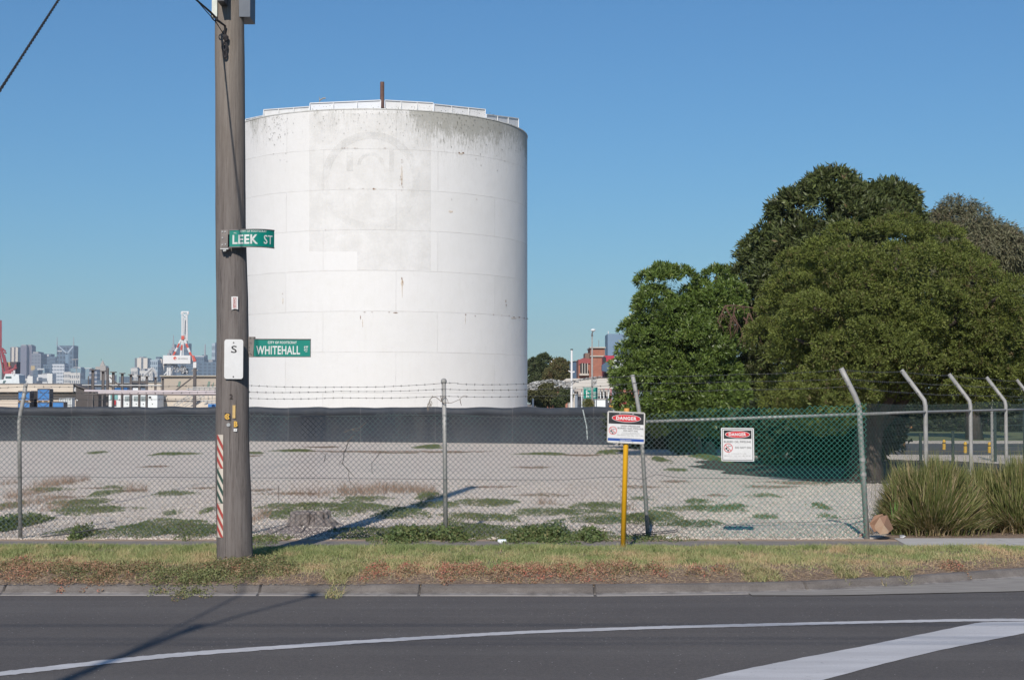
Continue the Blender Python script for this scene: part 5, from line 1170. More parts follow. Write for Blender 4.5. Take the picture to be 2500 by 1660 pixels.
m_euc = leaf_mat('grey_eucalypt_foliage',[(0.0,(0.15,0.105,0.07)),(0.4,(0.125,0.125,0.07)),(0.75,(0.165,0.165,0.095)),(1.0,(0.22,0.20,0.13))],0.15,0.6)
m_pinef = leaf_mat('dull_pine_foliage',[(0.0,(0.06,0.06,0.03)),(0.5,(0.055,0.075,0.03)),(1.0,(0.10,0.12,0.045))],0.1,0.7)

oY = 38.0
ol = [ellip(1875,525,2430,985,oY,4.3), ellip(2130,625,2490,1000,oY+0.8,4.2), ellip(1850,620,2250,1030,oY-1.2,3.4), ellip(2250,690,2550,1000,oY+0.4,3.6), ellip(1838,840,2130,1068,oY-1.2,3.0), ellip(2050,860,2520,1015,oY-0.6,3.3), ellip(1890,900,2140,1062,oY-2.4,2.6)]
tree('spreading_tree','broad rounded olive green tree with a thick trunk, biggest and nearest, overhanging the fence corner',G(2108,1172),ol,m_olive,0.42,230,0.58,300000,0.070,0.027,nb=22,trunk_top=3.2,back=0.45,clump=0.22,flat=0.66,up=0.62,zmin=1.15)
dY = 58.0
dk = [ellip(1870,432,2165,760,dY,4.6), ellip(2010,452,2240,800,dY+0.5,4.2), ellip(1790,545,2000,900,dY,3.8), ellip(1772,660,1960,1060,dY-0.5,3.2), ellip(1960,600,2200,1000,dY+1,4)]
tree('tall_dark_tree','tallest tree, dark and glossy leaved, rising behind the olive green one',G(1930,1100),dk,m_darkg,0.40,150,0.92,135000,0.24,0.075,nb=22,clump=0.35,flat=0.8,up=0.5)
gY = 55.0
gr = [ellip(1545,650,1720,900,gY,2.3), ellip(1660,650,1815,900,gY+0.3,2.3), ellip(1545,730,1800,1020,gY-0.3,2.7), ellip(1492,770,1620,960,gY,1.7), ellip(1510,840,1700,1065,gY-0.5,2.2), ellip(1650,860,1830,1070,gY-0.5,2.2)]
tree('bushy_tree','bright green bushy tree beside the red framed sign, left of the taller ones',G(1668,1104),gr,m_bright,0.22,140,0.60,120000,0.15,0.050,nb=16,clump=0.3,flat=0.8,zmin=0.7,up=0.5)
eY = 74.0
eu = [ellip(2265,488,2410,760,eY,3.4), ellip(2370,520,2475,700,eY,2.8), ellip(2350,560,2500,900,eY+1,3.2), ellip(2240,500,2330,720,eY,2.4)]
tree('grey_eucalypt','grey brown eucalypt with drooping foliage at the far right behind the olive green tree',G(2380,1078),eu,m_euc,0.35,75,1.1,80000,0.22,0.05,nb=12,droop=1.0,clump=0.5)
m_hedge = leaf_mat('shade_dark_hedge_foliage',[(0.0,(0.016,0.022,0.010)),(0.5,(0.024,0.036,0.014)),(1.0,(0.045,0.062,0.022))],0.05,0.6)  # leaf colour darkened, deep shade under the trees is painted into it
# dead reddish branch of the dark tree
mb = MB(); DB = 52.6
for tab in ([(1770,748),(1790,745),(1810,748),(1838,752)],[(1770,748),(1762,765),(1752,785)],[(1795,750),(1790,770),(1782,790),(1783,810)],[(1772,752),(1785,775)],[(1828,765),(1822,785),(1812,815)],[(1830,765),(1838,785),(1843,805)],[(1815,775),(1830,792)],[(1790,765),(1798,785)]):
    q = [P(a,b_,DB) for a,b_ in tab]; mb.tube(q,[0.035,]+[0.016]*(len(q)-1),5)
    for i in range(9):
        a_ = random.choice(q[1:]); q2 = a_+Vector((random.uniform(-.25,.25),random.uniform(-.2,.1),random.uniform(-.55,-.1))); mb.tube([a_,a_.lerp(q2,.5)+Vector((.05,0,0)),q2],[0.012,0.009,0.004],4)
setp(build('dead_branch', mb, M('dead_wood_red',(0.15,0.085,0.06),(0.10,0.06,0.045),5,0.9), [o for o in COL.objects if o.name=='tall_dark_tree'][0]), None)
# pale dead stubs at the foot of the bushy tree
for k_, (px,py,h_,r_,lb) in enumerate(((1690,1108,0.95,0.10,'taller pale dead stump under the bushy tree'),(1707,1108,0.55,0.12,'shorter pale dead stump right of the taller one under the bushy tree'),(1733,1108,0.45,0.20,'broad pale clump of dead flax under the bushy tree'))):
    q = G(px,py); mb = MB(); mb.tube([q,q+Vector((0,0,h_*0.5)),q+Vector((-0.03,0,h_))],[r_*1.3,r_,r_*0.6],8)
    setp(build('dead_stump', mb, M('pale_dead_wood',(0.33,0.27,0.21),(0.22,0.18,0.14),6,0.95,bmp=0.6), loc=q), lb, 'stump')
def shrub(name, lb, cat, box, Y, ry, mat, n, ll, lw, zmin=0.02, grp=None, nl=24, lr=0.5):
    e = [ellip(*box, Y, ry)]; V,Q_,T,_ = crown(e, nl, lr, n, ll, lw, clump=0.6, zmin=zmin)
    o = build_np(name, V, Q_, mat, None, (e[0][0],Y,0), tint=T); setp(o, lb, cat, grp); return o
shrub('shrub','loose green shrub low under the bushy tree, left of the pale stumps','bush',(1648,1062,1690,1112),56,0.7,m_darkg,1800,0.14,0.045,nl=8,lr=0.3)
shrub('shrub','grey green shrub right of the oil pipeline sign, in the shade of the big tree','bush',(1852,1040,1915,1120),47,1.3,m_euc,9000,0.12,0.03)
for k_,(bx4,Y_,lb) in enumerate((((1500,1000,1860,1095),64,'dark hedge filling the gap behind the bushy tree trunk'),((1830,960,2180,1130),46.5,'dark hedge added for deep shade behind the big olive green tree trunk'),((2130,968,2330,1068),100,'dark far hedge behind the car park, left of the fence posts'),((2300,960,2560,1064),102,'dark far hedge behind the car park at the right edge'))):  # second hedge is added to darken the space under the olive tree
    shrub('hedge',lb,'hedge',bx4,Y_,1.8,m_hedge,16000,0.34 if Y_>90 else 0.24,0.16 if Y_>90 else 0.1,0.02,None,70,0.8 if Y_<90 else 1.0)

# dark fence and yellow bollards in the far car park
df = thing('dark_fence','dark green steel post fence beyond the corner bushes, in front of the far car park','fence',(G(2247,1128).x,49,0))
for px,yt in ((2247,1056),(2326,1052),(2428,968),(2500,975),(2150,1050)):
    mb = MB(); q = P(px,yt,49); mb.tube([(q.x,49,-0.02),(q.x,49,q.z)],0.05,8); build('post', mb, M('dark_green_steel',(0.02,0.04,0.038),(0.03,0.05,0.045),5,0.5), df)
mb = MB(); mb.tube([(P(2428,0,49).x,49,2.0),(P(2600,0,49).x,49,2.0)],0.03,6)
for i in range(8): mb.tube([(P(2428,0,49).x,49,0.3+i*0.22),(P(2600,0,49).x,49,0.3+i*0.22)],0.012,4)
build('rail', mb, MATS['dark_green_steel'], df)
mb = MB(); q = P(2421,975,50.5); mb.tube([(q.x,50.5,0),(q.x,50.5,q.z)],0.05,8); setp(build('steel_post', mb, m_post, loc=(q.x,50.5,0)), 'pale steel post standing beside the tall dark post of the far fence', 'post')
m_bol = M('bollard_yellow',(0.70,0.42,0.03),(0.55,0.33,0.04),6,0.5)
for px,yt,yb,lb in ((2305,1073,1098,'leftmost yellow bollard in the far car park'),(2357,1078,1106,'thin yellow bollard nearly hidden behind a fence post, second from the left'),(2416,1079,1106,'yellow bollard with a dark band, third from the left in the far car park'),(2419,1077,1108,None)):
    if lb is None: continue
    Y_ = G(px,yb).y; q = P(px,yb,Y_); t = thing('bollard',lb,'bollard',(q.x,Y_,0),'yellow bollards in the far car park')
    mb = MB(); zt = P(px,yt,Y_).z; mb.tube([(q.x,Y_,0),(q.x,Y_,zt-0.06),(q.x,Y_,zt)],[0.065,0.065,0.035],12); build('body', mb, m_bol, t)
    mb = MB(); mb.tube([(q.x,Y_,zt*0.62),(q.x,Y_,zt*0.72)],0.069,12); build('band', mb, m_black, t)
mb = MB(); q = G(2207,1092); zt = P(2209,1038,q.y).z; mb.tube([q,(q.x+0.05,q.y,zt)],0.05,8); mb.beam((q.x-0.3,q.y,zt-0.1),(q.x+0.35,q.y,zt-0.08),0.07)
setp(build('marker_post', mb, M('orange_post',(0.50,0.22,0.06),(0.4,0.18,0.06),6,0.6), loc=q), 'slender orange post with a short crosspiece by the far lawn', 'post')
# red framed structure right of the yard wall and bollards near it
m_redf = M('red_frame_paint',(0.42,0.03,0.06),(0.34,0.03,0.05),4,0.5)
rf = thing('framed_notice','crimson framed pale notice board standing behind the gas pipeline sign','sign',G(1530,1080))
YR = 75
mb = MB(); a_ = P(1511,983,YR); b_ = P(1562,1082,YR)
mb.box(a_.x,a_.x+0.16,YR-0.06,YR+0.06,0,a_.z); mb.box(a_.x+0.16,b_.x-0.16,YR-0.06,YR+0.06,a_.z-0.12,a_.z); mb.box(b_.x-0.16,b_.x,YR-0.06,YR+0.06,0,a_.z); mb.box(a_.x+0.16,b_.x-0.16,YR-0.06,YR+0.06,0.55,0.66); build('frame', mb, m_redf, rf)
mb = MB(); mb.box(a_.x+0.16,b_.x-0.16,YR-0.02,YR+0.02,0.66,a_.z-0.12); build('panel', mb, M('pale_blue_panel',(0.45,0.52,0.58),(0.4,0.47,0.53),3,0.6), rf)
mb = MB(); q = G(1597,1089); zt=P(1595,1041,q.y).z; mb.tube([(q.x,q.y,0),(q.x,q.y,zt-0.1),(q.x,q.y,zt)],[0.09,0.09,0.04],10); mb.beam((q.x,q.y,zt-0.1),(P(1571,0,q.y).x,q.y,P(1571,1034,q.y).z),0.07); mb.beam((q.x,q.y,P(0,1071,q.y).z),(P(1571,0,q.y).x,q.y,P(0,1071,q.y).z),0.06); mb.box(P(1566,0,q.y).x,P(1572,0,q.y).x,q.y-.05,q.y+.05,0,P(1571,1034,q.y).z)
setp(build('crimson_gate', mb, m_redf, loc=q), 'crimson gate frame standing in the yard shade right of the gas pipeline sign', 'gate')
mb = MB(); q = P(1495,992,74.5); mb.blob((q.x,74.5,q.z),0.15,0.1,0.09,2,0.1,8,6); mb.tube([(q.x,74.5,0),(q.x,74.5,q.z)],0.02,5); setp(build('warning_lamp', mb, M('amber_lamp',(0.7,0.35,0.03),(0.6,0.3,0.03),6,0.4), loc=(q.x,74.5,0)), 'small amber warning lamp just above the dark wall beside the crimson frame', 'lamp')

# ================================================================ INDUSTRIAL YARD BEHIND THE WALL, LEFT
m_cream = M('cream_cladding',(0.56,0.50,0.42),(0.50,0.44,0.37),0.5,0.7); m_creamd = M('tan_cladding',(0.40,0.35,0.29),(0.36,0.31,0.26),0.4,0.75); m_dgrey = M('dark_grey_shed',(0.085,0.075,0.072),(0.07,0.062,0.06),0.4,0.8)
m_wcont = M('container_white',(0.68,0.72,0.72),(0.60,0.63,0.64),0.7,0.6); m_cblue = M('crate_blue',(0.045,0.19,0.45),(0.04,0.15,0.38),1.5,0.5); m_steelb = M('column_brown_grey',(0.13,0.115,0.11),(0.10,0.09,0.09),2,0.7)
m_pink = M('pipe_pale',(0.52,0.46,0.48),(0.42,0.38,0.40),0.5,0.5); m_dark = M('dark_void',(0.03,0.028,0.03),(0.04,0.038,0.04),1,0.9)
def corrug(name, col, col2, dirv, freq, bm=0.6):
    if name in MATS: return MATS[name]
    m, nt, b = base_mat(name); p = position(nt); wv = N(nt,'ShaderNodeTexWave'); wv.bands_direction = dirv; wv.inputs['Scale'].default_value = freq; L(nt,p,wv.inputs['Vector'])
    L(nt, mix(nt, ramp(nt, wv.outputs['Fac'], [(0.0,0.8),(0.35,0.0)]), mix(nt, noise(nt,p,0.4,5), col, tuple(v*0.88 for v in col)), col2), b.inputs['Base Color']); b.inputs['Roughness'].default_value=0.7; bump(nt,b,wv.outputs['Fac'],bm,0.05); MATS[name]=m; return m
m_cor = corrug('cream_roller_wall',(0.54,0.48,0.41),(0.33,0.28,0.24),'Z',1.05)
SY_ = 162.0
def X_(px, Y): return P(px,985,Y).x
sh_ = thing('long_shed','long low cream shed with a deep fascia at the far left behind the dark wall','shed',(X_(60,SY_),SY_,0))
mb = MB(); mb.box(X_(-400,SY_),X_(185,SY_),SY_,SY_+25,0,Z(956,SY_)); build('wall', mb, m_cor, sh_)
mb = MB(); mb.box(X_(-400,SY_),X_(186,SY_),SY_-1.2,SY_-0.9,Z(957,SY_),Z(938.5,SY_)); build('fascia', mb, m_cream, sh_)
mb = MB(); mb.box(X_(-400,SY_),X_(187,SY_),SY_-1.3,SY_+25,Z(938,SY_),Z(936.5,SY_)); build('roof', mb, M('roof_grey',(0.3,0.28,0.26),(0.24,0.22,0.21),0.5,0.8), sh_)
mb = MB(); mb.box(X_(-400,SY_),X_(185,SY_),SY_-0.2,SY_-0.1,Z(961,SY_),Z(956,SY_)); build('gap_shade_strip', mb, m_dark, sh_)  # dark strip painted in for the shaded gap under the fascia
gb = thing('gabled_shed','dark grey shed with a falling roofline at the right end of the cream shed','shed',(X_(212,158),158,0))
Yg = 158; mb = MB(); mb.prism([(X_(185,Yg),Yg,0),(X_(240,Yg),Yg,0),(X_(240,Yg),Yg,Z(961,Yg)),(X_(185,Yg),Yg,Z(941,Yg))],(0,3,0)); build('wall', mb, m_dgrey, gb)
mb = MB(); mb.prism([(X_(184,Yg),Yg-0.3,Z(941,Yg)),(X_(241,Yg),Yg-0.3,Z(962,Yg)),(X_(241,Yg),Yg-0.3,Z(960,Yg)),(X_(184,Yg),Yg-0.3,Z(938,Yg))],(0,3.5,0)); build('roof', mb, m_steelb, gb)
mb = MB(); mb.box(X_(187,Yg),X_(191,Yg),Yg-0.1,Yg-0.02,Z(978,Yg),Z(974,Yg)); build('notice', mb, m_whites, gb)
# stacked blue crates on pallets
m_pal = M('pallet_wood',(0.45,0.33,0.22),(0.34,0.25,0.17),3,0.9)
def crate(px0,px1,pyt,pyb,Y,lb,x_brace=True):
    x0,x1,zt,zb = X_(px0,Y),X_(px1,Y),Z(pyt,Y),Z(pyb,Y); t = thing('blue_crate',lb,'crate',((x0+x1)/2,Y,zb),'blue crates by the cream shed')
    mb = MB(); mb.box(x0,x1,Y,Y+1.2,zb+0.16,zt); build('body', mb, m_cblue, t)
    fr = MB(); fr.box(x0-0.04,x1+0.04,Y-0.05,Y-0.003,zt-0.05,zt+0.03)
    if x_brace: fr.beam((x0,Y-0.03,zb+0.2),(x1,Y-0.03,zt),0.03); fr.beam((x1,Y-0.06,zb+0.2),(x0,Y-0.06,zt),0.03)
    fr.box(x0-0.04,x0,Y-0.05,Y+1.2,zb+0.1,zt-0.05); fr.box(x1,x1+0.04,Y-0.05,Y+1.2,zb+0.1,zt-0.05); build('frame', fr, m_steelb, t)
    pl = MB(); pl.box(x0-0.06,x1+0.06,Y-0.04,Y+1.2,zb+0.10,zb+0.157); 
    for i in range(3): c_ = x0+(x1-x0)*i/2; pl.box(c_-0.06,c_+0.06,Y-0.03,Y+1.2,zb,zb+0.097)
    build('pallet', pl, m_pal, t)
Yc = 150.0
crate(45,72,955,981,Yc,'blue crate with a cross brace at the left, upper one of its stack'); crate(45,72,982,1012,Yc,'blue crate under the left cross braced one, mostly hidden by the dark wall')
crate(92,120,949,981,Yc,'tallest blue crate with a cross brace, upper one of the middle stack'); crate(92,120,982,1012,Yc,'blue crate under the tallest cross braced one')
crate(129,155,981,1010,Yc,'low blue crate right of the two stacks, its top just above the dark wall',False)
rk = thing('storage_rack','dark open rack between the two stacks of blue crates','rack',(X_(82,152),152,0)); mb = MB(); mb.box(X_(74,152),X_(91,152),152.2,153,0,Z(954,152)); build('back', mb, m_dark, rk); mb = MB(); mb.box(X_(74,152),X_(91,152),151.8,152.1,Z(981,152),Z(978,152)); mb.box(X_(121,152),X_(128,152),151.8,152.1,0,Z(953,152)); build('shelf', mb, m_steelb, rk)
for px0,px1,yt,lb in ((144,160,972,'white caged tank left of its twin by the cream shed'),(161,176,971,'white caged tank right of its twin by the cream shed')):
    t = thing('caged_tank',lb,'tank',(X_((px0+px1)/2,155),155,0)); mb = MB(); mb.box(X_(px0,155),X_(px1,155),155,156,0.1,Z(yt,155)); build('body', mb, m_wcont, t)
    fr = MB()
    for i in range(5): x = X_(px0+(px1-px0)*i/4,155); fr.tube([(x,154.95,0),(x,154.95,Z(yt,155))],0.02,4)
    for i in range(4): z = 0.3+i*(Z(yt,155)-0.3)/3; fr.tube([(X_(px0,155),154.94,z),(X_(px1,155),154.94,z)],0.02,4)
    build('cage', fr, m_galv, t)
# receding row of steel columns with T heads
for k_,(px,yt) in enumerate(((226,902),(251,905),(276,907.5),(298,910.5),(319,913.5),(340,916),(358,918),(379,920.5),(397,922))):
    Y = 130*83/(985-yt); x = X_(px,Y); zt = Z(yt,Y); nm_ = ['nearest and tallest','second','third','fourth','fifth','sixth','seventh','eighth','farthest'][k_]
    t = thing('steel_column','%s grey steel column with a T shaped head, counted from the left in the receding row'%nm_,'column',(x,Y,0),'receding row of T headed steel columns')
    mb = MB(); w_ = 0.11; mb.box(x-w_,x-w_+0.03,Y-0.1,Y+0.1,0,zt-0.08); mb.box(x+w_-0.03,x+w_,Y-0.1,Y+0.1,0,zt-0.08); mb.box(x-w_+0.03,x+w_-0.03,Y-0.02,Y+0.02,0,zt-0.08); build('shaft', mb, m_steelb, t)
    mb = MB(); mb.box(x-0.23,x+0.23,Y-0.3,Y+0.3,zt-0.08,zt); build('head', mb, m_steelb, t)
    mb = MB(); mb.beam((x,Y-0.12,Z(957,Y)),(x+0.12,Y-0.6,0.3),0.09); build('brace', mb, m_steelb, t)
for px,yt,Y,w_,lb in ((262,898,128,0.12,'plain dark pole without a head, taller than the T headed columns beside it'),(475,898,140,0.16,'thick grey column in front of the tan building'),(530,920,140,0.08,'thin dark post against the tan building beside the timber pole'),(215,918,140,0.05,'thin post left of the first T headed column')):
    mb = MB(); x = X_(px,Y); mb.tube([(x,Y,0),(x,Y,Z(yt,Y))],w_,8); setp(build('steel_pole', mb, m_steelb, loc=(x,Y,0)), lb, 'post')
pr = thing('pipe_rack','long pale horizontal pipes carried across the row of steel columns','pipe',(X_(370,126),126,0))
for y0,y1,r_,mt,Y in ((954,956,0.09,m_pink,126),(959,960.5,0.13,m_pink,127),(962,963,0.07,m_steelb,127.5)):
    mb = MB(); mb.tube([(X_(206 if r_<.1 else 240,Y),Y,Z(y0,Y)),(X_(532,Y),Y,Z(y1,Y))],r_,10); build('pipe', mb, mt, pr)
for y0,y1,a0,a1 in ((940,941,200,395),(946,946,470,532),(950,951,455,532),(964,964,440,532)):
    mb = MB(); mb.tube([(X_(a0,136),136,Z(y0,136)),(X_(a1,136),136,Z(y1,136))],0.06,6); build('pipe', mb, m_galv, pr)
mb = MB(); 
for i in range(6): x = X_(460+13*i,136); mb.tube([(x,136,Z(965,136)),(x,136,Z(946,136))],0.045,5)
mb.tube([(X_(427,134),134,Z(955,134)),(X_(474,134),134,Z(918,134))],0.07,5); mb.tube([(X_(267,128),128,Z(920,128)),(X_(292,128),128,Z(942,128))],0.05,5)
build('support', mb, m_steelb, pr)
tb = thing('tan_building','windowed tan clad building behind the pipes, left of the timber pole','building',(X_(460,190),190,0))
mb = MB(); mb.box(X_(393,190),X_(640,190),190,215,0,Z(919,190)); build('wall', mb, m_creamd, tb); mb = MB(); mb.box(X_(391,190),X_(642,190),189.6,215.4,Z(919,190),Z(916.5,190)); build('roof', mb, M('tan_trim',(0.42,0.38,0.31),(0.36,0.33,0.28),1,0.7), tb)
for a0,a1,y0,y1,l_ in ((433,441,931,944,0.2),(505,513,931,944,0.2),(517,522,934,944,0)):
    mb = MB(); mb.prism([(X_(a0,190),189.95,Z(y1,190)),(X_(a1-2,190),189.95,Z(y1,190)),(X_(a1,190),189.95,Z(y0,190)),(X_(a0+3,190),189.95,Z(y0,190))],(0,0.04,0)); build('window', mb, M('green_glass_panel',(0.17,0.24,0.20),(0.14,0.2,0.17),1,0.4), tb)
lw = thing('cream_block','low cream building under the pipes in front of the tan one','building',(X_(450,170),170,0))
mb = MB(); mb.box(X_(384,170),X_(560,170),170,176,0,Z(966,170)); build('wall', mb, m_cream, lw); mb = MB(); mb.box(X_(384,170),X_(560,170),169.9,169.98,Z(979.5,170),Z(977.5,170)); build('ledge', mb, m_steelb, lw)
for px0,px1,yt,lb,win in ((241,262,958,'narrow white container left of the teal windowed one',0),(263,296,952,'white container with a teal window and a red box below it',1),(298,323,957,'white container with a grey window and a small round hole',2),(324,341,947,'tall white container between the steel columns',2),(342,358,956,'white container with dark markings',3),(360,384,958,'white container with a dark square vent, the rightmost',4)):
    Y = 165.0+px0*0.004; t = thing('white_container',lb,'container',(X_((px0+px1)/2,Y),Y,0),'white containers behind the steel columns'); mb = MB(); mb.box(X_(px0,Y),X_(px1,Y),Y,Y+3,0,Z(yt,Y)); build('body', mb, m_wcont, t)
    mc = (px0+px1)/2
    if win==1:
        mb = MB(); mb.box(X_(mc-10,Y),X_(mc+8,Y),Y-0.05,Y-0.01,Z(975,Y),Z(962,Y)); build('window', mb, M('teal_glass',(0.16,0.35,0.35),(0.2,0.42,0.4),1,0.3), t); mb = MB(); mb.box(X_(mc-4,Y),X_(mc+4,Y),Y-0.3,Y-0.06,Z(988,Y),Z(977,Y)); build('red_box', mb, m_red, t)
    if win in (2,3): mb = MB(); mb.box(X_(mc-6,Y),X_(mc+5,Y),Y-0.05,Y-0.01,Z(979,Y),Z(967,Y)); build('window', mb, M('grey_glass',(0.28,0.33,0.33),(0.22,0.26,0.27),1,0.3), t)
    if win==4: mb = MB(); mb.box(X_(mc-9,Y),X_(mc-3,Y),Y-0.05,Y-0.01,Z(972,Y),Z(968,Y)); build('vent', mb, m_dark, t)
    if win: mb = MB(); mb.tube([(X_(mc,Y),Y-0.05,Z(986,Y)),(X_(mc,Y),Y-0.01,Z(986,Y))],0.05,8); build('hole', mb, m_black, t)
mb = MB(); mb.box(X_(277,175),X_(310,175),175,178,0,Z(947,175)); mb.box(X_(277,175)-0.05,X_(310,175)+0.05,174.9,178,Z(948,175),Z(946.4,175)); setp(build('blue_container', mb, m_cblue, loc=(X_(293,175),175,0)), 'blue container roof showing above the white containers', 'container')
stt = thing('steel_stairs','grey steel stairs with handrails climbing to a platform beside the timber pole','stairs',(X_(460,140),140,0))
def PT(px,py,Y): return (X_(px,Y),Y,Z(py,Y))
mb = MB()
for (a0,b0,a1,b1) in ((424,988,482,952),(430,990,488,955),(446,990,492,963),(452,992,497,966)): mb.tube([PT(a0,b0,140),PT(a1,b1,140)],0.035,5)
for i in range(8): t_=i/7; mb.tube([PT(424+58*t_,988-36*t_,140),PT(430+58*t_,996-36*t_,140)],0.02,4)
mb.tube([PT(488,955,140),PT(532,956,140)],0.035,5); mb.tube([PT(488,963,140),PT(532,964,140)],0.03,5)
for i in range(5): mb.tube([PT(488+10*i,955,140),PT(488+10*i,975,140)],0.03,4)
build('handrail', mb, m_galv, stt)
mb = MB(); mb.prism([PT(462,992,141),PT(485,977,141),PT(532,978,141),PT(532,981,141),PT(488,981,141),PT(470,992,141)],(0,1,0)); mb.prism([PT(497,988,141),PT(502,982,141),PT(530,984,141),PT(530,986,141),PT(504,985,141)],(0,1,0)); build('platform', mb, m_galv, stt)
mb = MB(); mb.box(X_(508,145),X_(527,145),145,147,0,Z(986,145)); setp(build('blue_bin', mb, m_cblue, loc=(X_(517,145),145,0)), 'blue bin top beside the timber pole above the dark wall', 'bin')
# ship's bridge and red crane at the left edge, far across the river
shp = thing('ship_bridge','white superstructure of a ship moored at the far left beyond the shed','ship',(X_(20,1100),1100,0)); YS=1100.0
mb = MB(); mb.prism([PT(-10,938,YS),PT(47,938,YS),PT(45,915,YS),PT(34,912,YS),PT(12,913,YS),PT(8,926,YS),PT(-10,928,YS)],(0,14,0)); build('hull_block', mb, m_wcont, shp)
mb = MB(); mb.box(X_(13,YS),X_(27,YS),YS-0.5,YS-0.1,Z(923,YS),Z(918.5,YS)); mb.prism([(X_(6,YS),YS-0.4,Z(936,YS)),(X_(8,YS),YS-0.4,Z(929,YS)),(X_(14,YS),YS-0.4,Z(929,YS)),(X_(10,YS),YS-0.4,Z(936,YS))],(0,0.3,0)); build('window', mb, M('bridge_glass',(0.08,0.13,0.13),(0.1,0.16,0.16),1,0.3), shp)
mb = MB(); mb.tube([PT(34,916,YS),PT(34,904,YS)],0.7,6); mb.tube([PT(28,914,YS),PT(29,907,YS)],0.4,5); build('mast', mb, m_twhite, shp)
mb = MB(); mb.box(X_(-15,YS),X_(44,YS),YS-6,YS-3,Z(996,YS),Z(936,YS)); build('hull', mb, M('ship_hull_grey',(0.3,0.32,0.34),(0.25,0.27,0.28),.02,.6), shp)
m_cr = M('crane_red',(0.36,0.07,0.08),(0.24,0.05,0.06),0.1,0.7); m_crw = M('crane_white',(0.70,0.70,0.69),(0.60,0.60,0.60),0.01,0.6)
rc = thing('red_crane','dark red lattice harbour crane at the far left edge','crane',(X_(0,1150),1150,0)); YC=1150.0
mb = MB()
for (a0,b0,a1,b1,r_) in ((0,782,1,850,0.45),(-3,782,-2,850,0.4),(1,850,17,912,1.0),(-4,852,8,912,0.6),(8,866,20,912,0.8),(3,850,12,858,0.7),(6,860,14,862,0.6),(18,900,26,895,0.9),(24,905,40,897,0.8),(10,912,36,912,2.0),(28,915,38,890,0.7),(20,908,34,903,1.6)): mb.tube([PT(a0,b0,YC),PT(a1,b1,YC)],r_,6)
for i in range(10): mb.tube([PT(-3+0.3*i,785+6.5*i,YC),PT(1,789+6.5*i,YC)],0.35,4)
build('lattice', mb, m_cr, rc)
mb = MB(); mb.box(X_(0,YC),X_(21,YC),YC+2,YC+10,Z(897,YC),Z(884,YC)); build('cabin', mb, M('crane_ochre',(0.45,0.28,0.10),(0.2,0.14,0.10),0.25,0.7,stops=(.45,.55)), rc)
mb = MB(); mb.box(X_(21,YC),X_(36,YC),YC+3,YC+12,Z(912,YC),Z(883,YC)); mb.box(X_(-10,YC),X_(12,YC),YC+12,YC+16,Z(930,YC),Z(896,YC)); build('machine_house', mb, M('crane_dark',(0.07,0.05,0.06),(0.10,0.08,0.08),0.1,0.8), rc)
# big white ship to shore crane
YW = 1500.0; wc = thing('container_crane','white and red ship to shore container crane with its boom raised above the tan building','crane',(X_(430,YW),YW,0))
mb = MB()
for x0,x1 in ((443,443.5),(454.5,455.5)): mb.tube([PT(x0,769,YW),PT(x1,838 if x0<450 else 832,YW)],0.9,6)
for i in range(13): y = 776+4.8*i; mb.tube([PT(443.3,y,YW),PT(455,y+4.8,YW)],0.42,4); mb.tube([PT(443.3,y,YW),PT(455,y,YW)],0.36,4)
mb.tube([PT(448.5,778,YW-3),PT(447.5,812,YW-3)],0.5,5)
mb.tube([PT(441,762,YW),PT(459,762,YW)],0.9,6); mb.tube([PT(442,762,YW),PT(442.5,768,YW)],1.2,6); mb.tube([PT(457.5,762,YW),PT(456.5,768,YW)],1.2,6); mb.tube([PT(445,766,YW),PT(453,774,YW)],0.6,5); mb.tube([PT(453,766,YW),PT(446,774,YW)],0.6,5)
build('boom', mb, m_crw, wc)
mb = MB(); mb.tube([PT(454,776,YW+4),PT(455,838,YW+4)],0.8,5)
for i in range(12): y = 780+4.8*i; mb.tube([PT(449,y+3,YW+4),PT(455,y,YW+4)],0.4,4)
build('boom_lattice', mb, M('crane_grey',(0.28,0.27,0.28),(0.2,0.2,0.21),0.1,0.7), wc)
def striped(a0,b0,a1,b1,r_,n_,start):
    for i in range(n_):
        mb = MB(); t0,t1 = i/n_,(i+1)/n_; mb.tube([PT(a0+(a1-a0)*t0,b0+(b1-b0)*t0,YW),PT(a0+(a1-a0)*t1,b0+(b1-b0)*t1,YW)],r_,6); build('leg', mb, m_cred if (i+start)%2 else m_crw, wc)
m_cred = M('crane_orange_red',(0.62,0.09,0.045),(0.5,0.08,0.05),0.02,0.6)
striped(441,829,422,868,1.0,4,0); striped(444.5,829,440,868,1.0,3,0); striped(446.5,836,446,868,0.5,1,0); striped(449,829,471,880,1.15,5,0)
mb = MB(); mb.box(X_(442,YW),X_(449,YW),YW-2,YW+3,Z(829,YW),Z(820,YW)); mb.prism([PT(467,868,YW-2),PT(472,868,YW-2),PT(478,881,YW-2),PT(471,883,YW-2)],(0,3,0)); build('apex', mb, m_cred, wc)
mb = MB(); mb.box(X_(400.5,YW),X_(467,YW),YW-6,YW+8,Z(888,YW),Z(868,YW)); gd = build('machinery_house', mb, m_crw, wc)
lg = Face(Vector((X_(400.5,YW),YW-6.2,Z(868,YW))),(1,0,0),(0,0,-1),(0,-1,0),YW/FPX); mb = MB(); lg.text(mb,'DP WORLD',37,6,60,10,0,0.02); build('lettering', mb, MATS['crane_grey'], gd)
mb = MB(); lg.ell(mb,29,7,4.2,4.0,0,16); build('logo', mb, m_cred, gd)
mb = MB(); lg.ell(mb,31.4,8.6,3.0,0.8,0.05,10); lg.ell(mb,32.4,5.0,1.6,0.7,0.05,10); build('logo_cut', mb, m_crw, gd)
mb = MB()
for x in (407,413,477): mb = MB(); mb.tube([PT(x+ (2 if x<450 else 0),889,YW),PT(x,990,YW)],1.0,6); build('portal_leg', mb, m_crw, wc)
